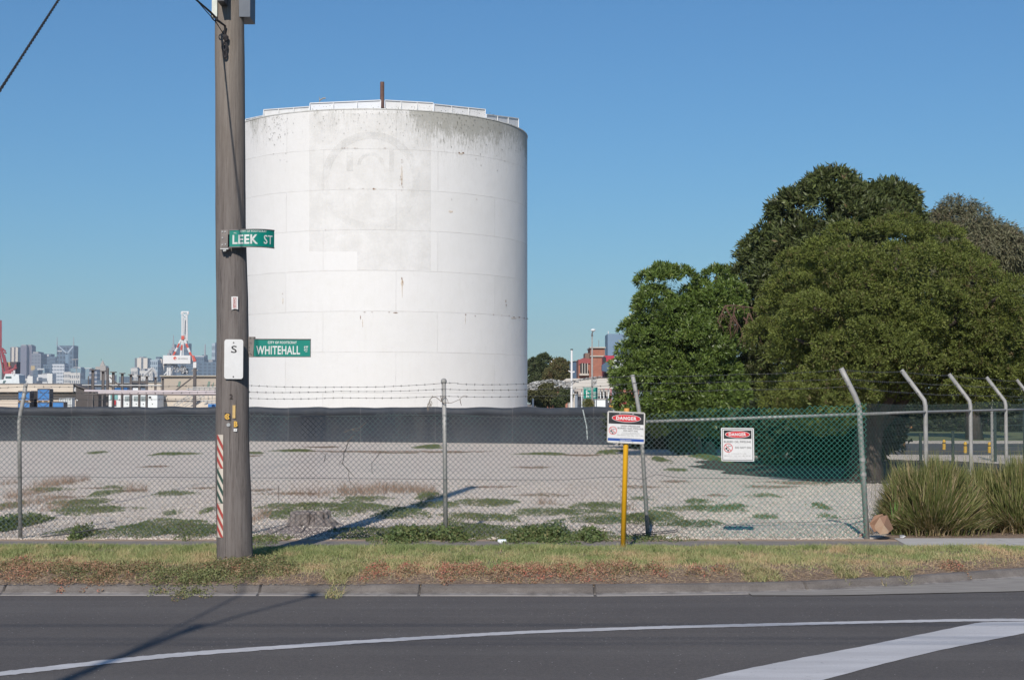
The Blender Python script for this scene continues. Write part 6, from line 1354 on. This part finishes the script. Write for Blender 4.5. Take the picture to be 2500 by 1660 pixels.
mb = MB(); mb.box(X_(471,YW),X_(479,YW),YW-1,YW+2,Z(935,YW),Z(884,YW)); build('portal_leg', mb, m_crw, wc)
mb = MB(); mb.tube([PT(400,915,YW),PT(415,900,YW)],0.6,5); build('brace', mb, m_crw, wc)
mb = MB(); random.seed(3)
for i in range(46): a0 = random.uniform(420,456); b0 = random.uniform(890,905); mb.tube([PT(a0,b0,YW+random.uniform(-3,3)),PT(a0+random.uniform(-6,6),b0+random.uniform(1,10),YW)],random.uniform(0.3,0.9),4)
build('trolley', mb, M('crane_pale_grey',(0.55,0.55,0.55),(0.3,0.3,0.3),0.3,0.7), wc)
mb = MB(); mb.box(X_(440,YW),X_(455,YW),YW+3,YW+8,Z(913,YW),Z(900,YW)); mb.box(X_(397,YW),X_(420,YW),YW+2,YW+6,Z(892,YW),Z(889,YW)); build('cab', mb, m_dark, wc)

# ================================================================ CITY SKYLINE
def facade(name, wall, glass, ncol, nrow, wfrac=0.5, hfrac=0.5):
    ncol = max(1,int(ncol*0.7)) if ncol else 0; nrow = max(1,int(nrow*0.6)) if nrow else 0; glass = tuple(v*0.6 for v in glass); wall = tuple(min(.7,v*1.15) for v in wall)
    if name in MATS: return MATS[name]
    m, nt, b = base_mat(name); g_ = N(nt,'ShaderNodeTexCoord').outputs['Generated']; s_ = N(nt,'ShaderNodeSeparateXYZ'); L(nt,g_,s_.inputs[0])
    def cell(o, n_, fr): return math_(nt,'LESS_THAN', math_(nt,'FRACT', math_(nt,'MULTIPLY', o, float(n_))), fr)
    xx = math_(nt,'ADD', s_.outputs[0], math_(nt,'MULTIPLY', s_.outputs[1], 0.63))
    a = cell(xx, ncol, wfrac) if ncol else None; c_ = cell(s_.outputs[2], nrow, hfrac) if nrow else None
    msk = math_(nt,'MULTIPLY', a, c_) if (a is not None and c_ is not None) else (a if a is not None else c_)
    nz_ = noise(nt, g_, 9, 2); 
    L(nt, mix(nt, msk, wall, mix(nt, nz_, glass, tuple(v*1.5 for v in glass))), b.inputs['Base Color']); b.inputs['Roughness'].default_value=0.55; MATS[name]=m; return m
fb = facade('facade_beige_slots',(0.50,0.44,0.36),(0.12,0.10,0.10),4,0,0.4); fbl = facade('facade_slate_lines',(0.20,0.19,0.23),(0.10,0.11,0.15),9,0,0.5); fgr = facade('facade_grey_flat',(0.15,0.165,0.19),(0.10,0.115,0.14),5,26,0.6,0.4)
fgl = facade('facade_glass_grid',(0.30,0.36,0.40),(0.08,0.13,0.17),7,16,0.6,0.6); fdk = facade('facade_dark_glass',(0.07,0.11,0.15),(0.035,0.06,0.09),8,22,0.6,0.6); flt = facade('facade_light_bands',(0.50,0.50,0.49),(0.16,0.19,0.22),0,7,1,0.5)
fwh = facade('facade_white_blank',(0.62,0.60,0.56),(0.40,0.40,0.38),2,5,0.2,0.3); flg = facade('facade_cream_grid',(0.48,0.46,0.42),(0.15,0.17,0.19),8,10,0.55,0.5); ftl = facade('facade_teal_grid',(0.16,0.24,0.27),(0.28,0.34,0.36),6,12,0.3,0.3); fst = facade('facade_stripe_floors',(0.06,0.08,0.12),(0.45,0.45,0.47),0,14,1,0.42)
m_conc = M('city_concrete',(0.33,0.33,0.32),(0.28,0.28,0.28),0.01,0.8)
def tower(px0, px1, yt, Y, mat, lb, extra=(), depth=40, cat='tower'):
    x0,x1 = X_(px0,Y),X_(px1,Y); t = thing('tower_block' if cat=='tower' else 'building',lb,cat,((x0+x1)/2,Y,0)); mb = MB(); mb.box(x0,x1,Y,Y+depth,0,Z(yt,Y)); build('facade', mb, mat, t)
    for e in extra:
        k_ = e[0]; mb = MB()
        if k_ == 'box': mb.box(X_(e[1],Y),X_(e[2],Y),Y+3,Y+depth-3,Z(yt,Y),Z(e[3],Y)); build('roof_plant', mb, e[4] if len(e)>4 else m_conc, t)
        if k_ == 'mast': mb.tube([PT(e[1],yt,Y+5),PT(e[1],e[2],Y+5)],[e[3],e[3]*0.5],5); build('mast', mb, M('mast_grey',(0.35,0.35,0.37),(0.3,0.3,0.3),0.1,0.7), t)
        if k_ == 'patch': mb.box(X_(e[1],Y),X_(e[2],Y),Y-1,Y-0.2,Z(e[4],Y),Z(e[3],Y)); build('panel', mb, e[5], t)
        if k_ == 'poly': mb.prism([PT(a,b_,Y-0.6) for a,b_ in e[1]],(0,0.5,0)); build('panel', mb, e[2], t)
        if k_ == 'cone': mb.tube([PT(e[1],e[2],Y+depth/2),PT(e[1],e[3],Y+depth/2)],[e[4],0.2],8); build('spire', mb, e[5], t)
    return t
m_ylw = M('city_yellow',(0.50,0.38,0.16),(0.45,0.33,0.15),0.01,0.8); m_pale = M('city_pale',(0.55,0.55,0.53),(0.45,0.45,0.45),0.01,0.7); m_cstone = M('city_stone',(0.42,0.37,0.30),(0.36,0.32,0.27),0.01,0.8)
tower(23,42,848,4800,fb,'slim beige tower with dark vertical slots, leftmost of the skyline',[('box',25,38,846.5)])
tower(48,63,844,4700,fbl,'tall slate grey twin fronted tower right of the slim beige one',[('box',50,61,841.5)]); tower(62,76,844,4720,fbl,'right half of the slate grey twin towers',[('box',64,73,841.5)])
tower(76,98.5,863,4600,fgr,'grey square tower with a yellow panel low on its left side',[('box',78,91,858.5),('patch',74.5,84,893,904,m_ylw)],60)
tower(111,123,864,5000,fdk,'stepped dark tower with a small white sign at its top',[('patch',113,118,865,870,m_pale)]); tower(120,134,871,4980,fdk,'lower shoulder block right of the stepped dark tower')
tw = tower(137,178,843.5,4600,fdk,'dark blue tower with a pale V on its crown and two thin corner masts',[('mast',137.5,823,1.6),('mast',178,823,1.6),
   ('poly',[(139,844),(142,844),(162,861),(176,844),(178,847),(162,866)][::-1],M('v_panel_grey',(0.35,0.42,0.48),(0.3,0.36,0.42),0.01,0.5)),('poly',[(158,862),(166,862),(166,910),(158,910)][::-1],M('centre_panel',(0.16,0.24,0.31),(0.13,0.2,0.27),0.01,0.4)),('patch',139,150,856,858.5,m_pale)],50)
tower(126.5,156,889,3900,facade('facade_net',(0.48,0.50,0.52),(0.14,0.18,0.22),12,20,0.6,0.55),'pale block with a fine window grid in front of the V crowned tower',[('box',127,154,886,fdk)],40)
tower(104,128,890,4400,fdk,'low dark block behind the fine grid block'); tower(80,92,903,4100,fdk,'small dark block under the yellow panel'); tower(90,108,899,4200,ftl,'low teal block with a white billboard top',[('patch',90,107,899.5,903,m_pale)])
tower(92,125,914,3600,flt,'long low white banded block in front of the dark blocks',[('box',100,120,911)],30,'building'); tower(114,127,912,3550,fwh,'blank cream slab at the right end of the long banded block',(),30,'building')
tower(78,93,921,3500,flt,'low white banded block left of the long one',(),30,'building'); tower(66,79,918,3450,fwh,'small pale block beside the left fence post',[('box',67,72,915)],30,'building')
tower(40,66,924,3700,flg,'low grey blocks at the foot of the twin slate towers',(),30,'building')
tower(154,172,908,3800,flg,'low pale block right of the fine grid block',(),30,'building'); tower(171,197,899,4000,ftl,'glassy terraced block with a pale roof slab',[('box',178,195,896,m_pale),('box',175,189,897.5)],40)
tower(170,195,910,3650,flg,'cream gridded block in front of the glassy terraced one',(),30,'building')
tower(203,218,900,4100,ftl,'teal block left of the dark striped one',[('box',205,222,898,m_pale)]); tower(217,236,902,3800,fst,'dark block with white floor stripes behind the first steel column',(),30)
tower(232,253,895,4300,m_cstone,'stone coloured block with an open roof rail left of the pointed spire',(),40); tower(243,257,893,4200,m_cstone,'stone building crowned by a pointed green tipped spire',[('cone',249.5,893,879,8,m_cstone),('cone',246,880,873,2.5,M('copper_green',(0.2,0.4,0.35),(0.2,0.36,0.3),0.01,0.7))],30)
tower(196,214,926,3300,fdk,'low dark block between the shed and the steel columns',(),30,'building'); tower(236,258,928,3350,fdk,'low dark block behind the plain pole',(),30,'building')
tower(258,276,915,3500,fwh,'pale tan block right of the plain pole',(),30,'building'); tower(290,316,919,3300,fdk,'low dark industrial block behind the fourth column',(),30,'building')
tower(318,335,899,3900,flg,'grey terraced block left of the cream tower',[('box',320,333,896.5)],30); tower(328,359,874,4500,facade('facade_cream_slots',(0.58,0.52,0.43),(0.15,0.17,0.18),4,0,0.35),'cream tower with tall dark slots and a small roof box',[('box',338,348,871)],50)
tower(357,368,880,4700,fgl,'narrow blue glass block between the cream tower and the gridded one'); tower(366,384,878.5,4300,fgl,'gridded glass tower right of the narrow blue one'); tower(378,390,876,4400,fgl,'taller gridded tower with a dark roof box',[('box',379,388,871,fdk)]); tower(388,400,876,4350,fb,'beige edged slab left of the container crane')
tower(340,372,905,3600,flg,'jumbled pale block behind the middle steel columns',[('box',345,352,900),('box',360,366,901)],30,'building')
tower(407,413,862,5100,m_conc,'lowest step of the old stone tower left of the crane'); tower(411,420,855,5120,m_conc,'middle step of the old stone tower left of the crane'); tower(417,426,848,5150,m_conc,'old grey tower topped by a tall lattice mast behind the crane leg',[('mast',422,818,2.5),('box',419,424,840)])
tower(430,441,846,4900,fdk,'dark blue tower seen between the left crane legs'); tower(447,460,838,4880,fdk,'dark blue tower seen between the right crane legs'); tower(438,452,852,4890,fdk,'dark gap tower right behind the middle crane leg')
tower(455,478,880,4500,fdk,'dark glass block directly under the crane house'); tower(474,497,871,4400,fdk,'dark block with a pale red edged roof right of the crane',[('box',474,497,868.5,m_pale)]); tower(492,518,878,4450,m_conc,'pale stepped block carrying a lattice antenna',[('box',492,500,866,fdk),('mast',499.5,840,3.2)])
tower(486,540,884,4000,fdk,'wide low dark blue glass block beside the timber pole'); tower(516,524,838,5000,fgl,'pale ribbed side of the tower next to the timber pole'); tower(523,533,836,5010,fdk,'dark side of the tower next to the timber pole')
for px,yt,Y,lb in ((183,878,2500,'small crane like floodlight mast far behind the white blocks'),(476,905,900,'thin light pole in front of the dark glass block')):
    mb = MB(); mb.tube([PT(px+5,925,Y),PT(px,yt,Y)],0.5*Y/2500+.1,5); mb.tube([PT(px-9,yt,Y),PT(px+7,yt-1,Y)],0.8*Y/2500+.1,5); setp(build('floodlight_mast', mb, m_conc, loc=PT(px,940,Y)), lb, 'light mast')
# industrial clutter in front of the city (small cranes, silos)
mb = MB(); 
for (a0,b0,a1,b1,r_) in ((352,916,372,898,1.2),(372,898,380,912,1.2),(358,915,358,940,1.0),(380,912,382,940,1.0),(372,898,366,935,0.8)): mb.tube([PT(a0,b0,1300),PT(a1,b1,1300)],r_,5)
mb.box(X_(360,1300),X_(371,1300),1300,1306,Z(906,1300),Z(899,1300)); setp(build('dock_crane', mb, m_pale, loc=PT(365,940,1300)), 'small pale dock crane behind the middle steel columns', 'crane')
for px0,px1,yt,Y,mt,lb in ((262,285,935,260,m_creamd,'low tan workshop behind the second and third columns'),(287,318,936,255,m_dgrey,'low dark workshop behind the fourth column'),(318,360,930,300,m_steelb,'rust brown low workshop behind the middle columns'),(358,392,934,280,m_cream,'low cream workshop left of the tan building')):
    t = thing('workshop',lb,'workshop',(X_((px0+px1)/2,Y),Y,0)); mb = MB(); mb.box(X_(px0,Y),X_(px1,Y),Y,Y+10,0,Z(yt,Y)); build('wall', mb, mt, t); mb = MB(); mb.box(X_(px0,Y)-0.2,X_(px1,Y)+0.2,Y-0.2,Y+10,Z(yt,Y),Z(yt-1.6,Y)); build('roof', mb, m_galv, t)

# ================================================================ BUILDINGS RIGHT OF THE TANK
m, nt, b = base_mat('red_brick'); p = position(nt); bt = N(nt,'ShaderNodeTexBrick'); mp = N(nt,'ShaderNodeMapping'); mp.inputs['Rotation'].default_value=(PI/2,0,0); L(nt,p,mp.inputs[0]); L(nt,mp.outputs[0],bt.inputs['Vector'])
bt.inputs['Scale'].default_value=1.0; bt.inputs['Brick Width'].default_value=0.46; bt.inputs['Row Height'].default_value=0.17; bt.inputs['Mortar Size'].default_value=0.02; bt.inputs['Color1'].default_value=(0.36,0.115,0.07,1); bt.inputs['Color2'].default_value=(0.26,0.085,0.055,1); bt.inputs['Mortar'].default_value=(0.30,0.19,0.14,1)
L(nt, mix(nt, ramp(nt,noise(nt,p,0.5,5),[(0.4,0.0),(0.7,0.4)]), bt.outputs['Color'], (0.34,0.17,0.12)), b.inputs['Base Color']); b.inputs['Roughness'].default_value=0.9; m_brick = m
YB = 255.0
bb = thing('brick_building','tall red brick building with a pale parapet behind the lamp pole','building',(X_(1446,YB),YB,0))
mb = MB(); mb.box(X_(1442,YB),X_(1477,YB),YB,YB+9,0,Z(850,YB)); build('wall', mb, m_brick, bb)
mb = MB(); mb.box(X_(1440,YB),X_(1479,YB),YB-0.4,YB+9.4,Z(850,YB),Z(847.5,YB)); mb.box(X_(1441,YB),X_(1477,YB),YB-0.3,YB-0.02,Z(871,YB),Z(868,YB)); build('parapet', mb, M('parapet_pale',(0.48,0.44,0.38),(0.4,0.37,0.33),1,0.8), bb)
mb = MB(); mb.box(X_(1430,YB),X_(1441,YB),YB+2,YB+8,0,Z(861,YB)); build('chimney_block', mb, M('weathered_brick',(0.24,0.15,0.12),(0.17,0.12,0.10),0.8,0.9), bb)
mb = MB(); mb.box(X_(1413,YB),X_(1442,YB),YB+1,YB+9,0,Z(877,YB)); build('wing', mb, m_brick, bb)
mb = MB(); mb.prism([PT(1412,879,YB+.8),PT(1424,874,YB+.8),PT(1442,876,YB+.8),PT(1442,888,YB+.8),PT(1420,886,YB+.8),PT(1413,890,YB+.8)][::-1],(0,0.15,0)); build('fascia', mb, M('maroon_fascia',(0.30,0.07,0.07),(0.25,0.06,0.06),1,0.6), bb)
for i in range(3):
    mb = MB(); x0 = 1416+6.3*i; mb.box(X_(x0,YB),X_(x0+4.2,YB),YB-0.9,YB-0.6,Z(911,YB),Z(888+0.5*i,YB)); wn_ = build('window', mb, m_dark, bb); mb = MB(); mb.box(X_(x0+4.2,YB),X_(x0+6.0,YB),YB-1.2,YB-0.62,Z(912,YB),Z(887,YB)); build('frame', mb, MATS['parapet_pale'], wn_)
mb = MB(); mb.box(X_(1414,YB),X_(1437,YB),YB-1.4,YB+1,Z(917,YB),Z(912,YB)); build('sill', mb, MATS['parapet_pale'], bb)
mb = MB(); mb.tube([PT(1462,848,YB+3),PT(1462,830,YB+3)],0.05,4); build('antenna', mb, m_galv, bb)
Yb = 300.0; t = thing('blue_building','dark blue clad building between the small trees and the brick building','building',(X_(1400,Yb),Yb,0)); mb = MB(); mb.prism([PT(1386,992,Yb),PT(1415,992,Yb),PT(1415,884,Yb),PT(1404,881,Yb),PT(1386,886,Yb)][::-1],(0,8,0)); build('wall', mb, M('dark_blue_cladding',(0.065,0.115,0.18),(0.05,0.09,0.15),0.3,0.5), t)
mb = MB(); mb.prism([PT(1386,886,Yb-.3),PT(1404,881,Yb-.3),PT(1415,884,Yb-.3),PT(1415,883,Yb-.3),PT(1404,880,Yb-.3),PT(1386,885,Yb-.3)],(0,8,0)); build('roof', mb, m_galv, t)
Yt = 420.0; t = thing('blue_tower','blue grey slab tower half hidden by the bushy tree','building',(X_(1500,Yt),Yt,0)); mb = MB(); mb.box(X_(1484,Yt),X_(1530,Yt),Yt,Yt+12,0,Z(815,Yt)); build('facade', mb, M('slab_blue',(0.16,0.24,0.33),(0.13,0.20,0.29),0.1,0.5), t); mb = MB(); mb.tube([PT(1485.5,815,Yt),PT(1485.5,808,Yt)],0.12,5); build('mast', mb, m_twhite, t)
Yr = 240.0; t = thing('crimson_building','crimson and blue building beside the steel tower frame','building',(X_(1490,Yr),Yr,0)); mb = MB(); mb.box(X_(1477,Yr),X_(1500,Yr),Yr,Yr+8,0,Z(868,Yr)); build('wall', mb, m_redf, t)
mb = MB(); mb.prism([PT(1470,891,Yr-2),PT(1480,884,Yr-2),PT(1492,883,Yr-2),PT(1492,904,Yr-2),PT(1480,908,Yr-2),PT(1470,905,Yr-2)][::-1],(0,1.6,0)); build('canopy', mb, MATS['dark_blue_cladding'], t)
for i in range(4): mb = MB(); mb.box(X_(1473+5*i,Yr),X_(1476+5*i,Yr),Yr-0.4,Yr-0.1,Z(924,Yr),Z(909,Yr)); build('window', mb, m_dark, t)
mb = MB(); mb.box(X_(1472,Yr),X_(1480,Yr),Yr-.09,Yr-.02,Z(885,Yr),Z(872,Yr)); build('opening', mb, m_dark, t)
Yw = 185.0; ww = thing('white_warehouse','white warehouse wall behind the steel frame, left of the bushy tree','building',(X_(1520,Yw),Yw,0)); mb = MB(); mb.prism([PT(1500,992,Yw),PT(1560,992,Yw),PT(1560,875,Yw),PT(1520,873,Yw),PT(1500,878,Yw)][::-1],(0,5,0)); build('wall', mb, m_wcont, ww)
mb = MB(); mb.prism([PT(1498,992,Yw-.3),PT(1560,992,Yw-.3),PT(1560,950,Yw-.3),PT(1498,950,Yw-.3)][::-1],(0,0.2,0)); build('brick_base', mb, m_brick, ww)
sf = thing('gantry_support','tall grey steel frame post with a cross beam in front of the white warehouse','frame',(X_(1499,172),172,0)); mb = MB(); mb.box(X_(1495,172),X_(1503,172),172,172.4,0,Z(884,172)); build('post', mb, M('frame_blue_grey',(0.27,0.31,0.35),(0.22,0.25,0.29),1,0.5), sf)
mb = MB(); mb.beam(PT(1503,921,172.2),PT(1545,921,172.2),0.25); mb.beam(PT(1504,884,172.2),PT(1530,908,172.2),0.2); mb.beam(PT(1500,884,172.2),PT(1545,882,172.2),0.22); build('brace', mb, MATS['frame_blue_grey'], sf)
mb = MB(); mb.tube([PT(1490,884,172),PT(1490,925,172)],0.09,6); mb.tube([PT(1494,884,172),PT(1494,990,172)],0.06,6); build('downpipe', mb, m_galv, sf)
Yk = 165.0; wr = thing('corrugated_shed','long shed with a pale corrugated roof on white columns, behind the green direction sign','shed',(X_(1435,Yk),Yk,0))
m_corw = corrug('pale_roof_sheet',(0.58,0.55,0.50),(0.33,0.31,0.29),'Z',2.0)
mb = MB(); mb.prism([PT(1383,924,Yk),PT(1497,923,Yk),PT(1497,949,Yk),PT(1397,950,Yk),PT(1374,930,Yk)][::-1],(0,0.2,0)); build('roof', mb, m_corw, wr)
mb = MB(); mb.box(X_(1395,Yk),X_(1495,Yk),Yk+3,Yk+4,0,Z(950,Yk)); build('wall', mb, M('shed_mottled_wall',(0.40,0.37,0.34),(0.22,0.21,0.2),0.9,0.8,stops=(0.45,0.6)), wr)  # back wall mottled between two greys
for x in (1400,1420,1466,1474,1485): mb = MB(); mb.box(X_(x,Yk),X_(x+2,Yk),Yk+.5,Yk+.7,0,Z(949,Yk)); build('column', mb, m_wcont, wr)
for x in (1404,1410,1470,1479): mb = MB(); mb.box(X_(x,Yk),X_(x+4.5,Yk),Yk+2.9,Yk+2.98,Z(975,Yk),Z(955,Yk)); build('window', mb, m_dark, wr)
for x0,x1,yt,Y,mt,lb in ((1350,1390,968,190,m_brick,'low brick wall below the small trees right of the tank'),(1388,1404,962,160,MATS['parapet_pale'],'small pale hut under the corrugated shed roof'),(1453,1478,974,152,m_wcont,'white tank row behind the green direction sign'),(1335,1386,905,285,m_brick,'brick gable glimpsed between the two small trees')):
    t = thing('low_building',lb,'building',(X_((x0+x1)/2,Y),Y,0)); mb = MB(); mb.box(X_(x0,Y),X_(x1,Y),Y,Y+3,0,Z(yt,Y)); build('wall', mb, mt, t); mb = MB(); mb.box(X_(x0,Y)-.1,X_(x1,Y)+.1,Y-.15,Y+3,Z(yt,Y),Z(yt-1.3,Y)); build('coping', mb, MATS['parapet_pale'], t)
mb = MB(); mb.prism([PT(1341,888,280),PT(1352,884,280),PT(1352,875,280),PT(1343,874,280)],(0,4,0)); mb.tube([PT(1353,884,280),PT(1353,876,280)],0.3,5); setp(build('roof_hood', mb, m_wcont, loc=PT(1347,905,280)), 'white roof hood poking out between the two small trees', 'roof hood')
tree('small_tree','taller dark conical small tree just right of the tank',PT(1325,990,205)[:2]+(0,),[ellip(1306,864,1342,930,205,2.2),ellip(1288,895,1345,985,205,2.6),ellip(1290,870,1330,990,206,2.4)],m_pinef,0.2,60,0.8,17000,0.42,0.16,nb=6)
tree('small_tree','brownish green round small tree left of the white mast',PT(1362,990,200)[:2]+(0,),[ellip(1350,877,1386,955,200,2.2),ellip(1332,893,1388,940,200,2.2)],leaf_mat('autumn_foliage',[(0,(0.14,0.09,0.04)),(0.5,(0.09,0.09,0.035)),(1,(0.15,0.15,0.06))],0.1,0.7),0.2,45,0.75,14000,0.40,0.15,nb=6)
shrub('shrub','olive shrub in front of the small trees, just above the dark wall','bush',(1298,935,1352,996),120,1.6,leaf_mat('dusty_shrub',[(0,(0.10,0.09,0.045)),(0.5,(0.09,0.095,0.04)),(1,(0.15,0.15,0.07))],0.1,0.7),7000,0.28,0.09)
shrub('shrub','small dark shrub right of the olive one above the dark wall','bush',(1356,974,1372,996),118,0.6,m_pinef,1500,0.22,0.08,nl=10,lr=0.3)
shrub('shrub','dark green bush against the brick wall left of the white mast','bush',(1368,945,1394,985),150,1.0,m_pinef,3000,0.28,0.1,nl=12)
shrub('flax_plant','spiky olive flax plant under the green direction sign','plant',(1425,980,1444,998),130,0.4,m_strap,900,0.35,0.04,nl=6,lr=0.2)
wm = thing('white_mast','slender white mast with a small crosspiece right of the small trees','mast',(X_(1395,145),145,0)); mb = MB(); mb.tube([(X_(1395,145),145,0),(X_(1396,145),145,Z(854,145))],[0.11,0.09],10); build('shaft', mb, m_twhite, wm)
mb = MB(); mb.tube([PT(1388,905,145),PT(1395,909,145)],0.05,5); mb.tube([PT(1395,910,145),PT(1401,908,145)],0.06,5); mb.blob(PT(1401,908,145),0.12,0.1,0.08); build('crosspiece', mb, m_twhite, wm)
mb = MB(); mb.tube([(X_(1396,145),145,Z(854.5,145)),(X_(1396,145),145,Z(852,145))],0.13,8); build('cap', mb, m_black, wm)
lp = thing('lamp_pole','tall grey lamp pole with a round reflector head in front of the brick building','street light',(X_(1445,132),132,0)); mb = MB(); mb.tube([(X_(1445.5,132),132,0),(X_(1446,132),132,Z(815,132))],[0.12,0.055],10); build('shaft', mb, m_post, lp, smooth=True)
mb = MB(); mb.tube([PT(1446,821,132),PT(1446,813,132)],[0.09,0.05],8); mb.tube([PT(1446,813,132),PT(1449,808,132)],0.05,6); build('bracket', mb, m_steelb, lp)
mb = MB(); mb.blob(PT(1448.5,806,132),0.22,0.22,0.12,2,0.15,12,8); build('lamp_head', mb, m_wcont, lp)
ds = thing('direction_sign','green and white direction sign with branching arrows, behind the lamp pole','sign',(X_(1441,136),136,0)); FD = Face(P(1424,945.5,136),(1,0,0),(0,0,-1),(0,-1,0),136/FPX)
mb = MB(); FD.slab(mb,[(0,0),(35.4,0),(35.4,28),(0,28)],-0.03,0.0); build('board', mb, m_whites, ds); mb = MB(); FD.rect(mb,0.4,0.4,35,27.6,0.02); build('face', mb, m_green, ds)
mb = MB(); FD.line(mb,8.2,25,8.2,10.5,1.9,0.05); FD.poly(mb,[(8.2,7),(10.8,11),(5.6,11)],0.05)
for y_ in (14,22): FD.line(mb,8.2,y_,12.5,y_,1.6,0.06); FD.poly(mb,[(12,y_-2.2),(15.2,y_),(12,y_+2.2)],0.06)
build('arrow', mb, m_letw, ds)
mb = MB()
for x0,x1,y0 in ((2,10.2,2),(12,18,2),(19,27,2),(7.8,12.5,4.8),(13.2,19,4.8),(17.5,33.5,11.5),(24,31.5,14.8),(17.5,33.5,19.8),(23.5,28.6,23),(29.8,31.4,23)):
    x_ = x0
    while x_ < x1: w_ = random.uniform(0.7,1.5); FD.rect(mb,x_,y0,min(x1,x_+w_),y0+1.5,0.05); x_ += w_+0.35
build('lettering', mb, m_letw, ds)
mb = MB(); 
for x in (3,32): mb.tube([FD.pt(x,0,-0.1),FD.pt(x,28,-0.1),FD.pt(x,60,-0.1)],0.05,6)
build('leg', mb, m_galv, ds)
for px,yt,Y,r_,mt,lb in ((1301,973,100,0.06,m_twhite,'short thin white marker post just right of the tank above the dark wall'),(1407,962,155,0.14,MATS['frame_blue_grey'],'stubby grey blue post left of the green direction sign'),(1489,982,120,0.16,m_dgrey,'short dark post at the right end above the dark wall')):
    mb = MB(); mb.tube([(X_(px,Y),Y,0),(X_(px,Y),Y,Z(yt,Y))],r_,8); setp(build('marker_post', mb, mt, loc=(X_(px,Y),Y,0)), lb, 'post')
# small building seen past the right side of the big tree
t = thing('low_building','pale roofed building peeping out at the far right edge beside the olive green tree','building',(X_(2495,150),150,0)); mb = MB(); mb.box(X_(2488,150),X_(2600,150),150,158,0,Z(825,150)); build('wall', mb, m_dgrey, t); mb = MB(); mb.box(X_(2486,150),X_(2602,150),149.5,158,Z(825,150),Z(820,150)); mb.box(X_(2487,150),X_(2600,150),149.7,149.95,Z(850,150),Z(838,150)); build('roof', mb, m_wcont, t)

# ================================================================ AIR
hz = MB(); hz.box(-7000,7000,-400,6500,-1.6,330)
m = bpy.data.materials.new('air'); m.use_nodes = True; nt = m.node_tree; nt.nodes.clear(); o_ = nt.nodes.new('ShaderNodeOutputMaterial'); v_ = nt.nodes.new('ShaderNodeVolumePrincipled')
v_.inputs['Color'].default_value = (0.72,0.84,1.0,1); v_.inputs['Density'].default_value = 0.00009; v_.inputs['Anisotropy'].default_value = 0.0; nt.links.new(v_.outputs[0], o_.inputs['Volume'])
ho = build('haze', hz, m); setp(ho, kind='stuff', label='thin blue haze in the distant air', cat='haze')
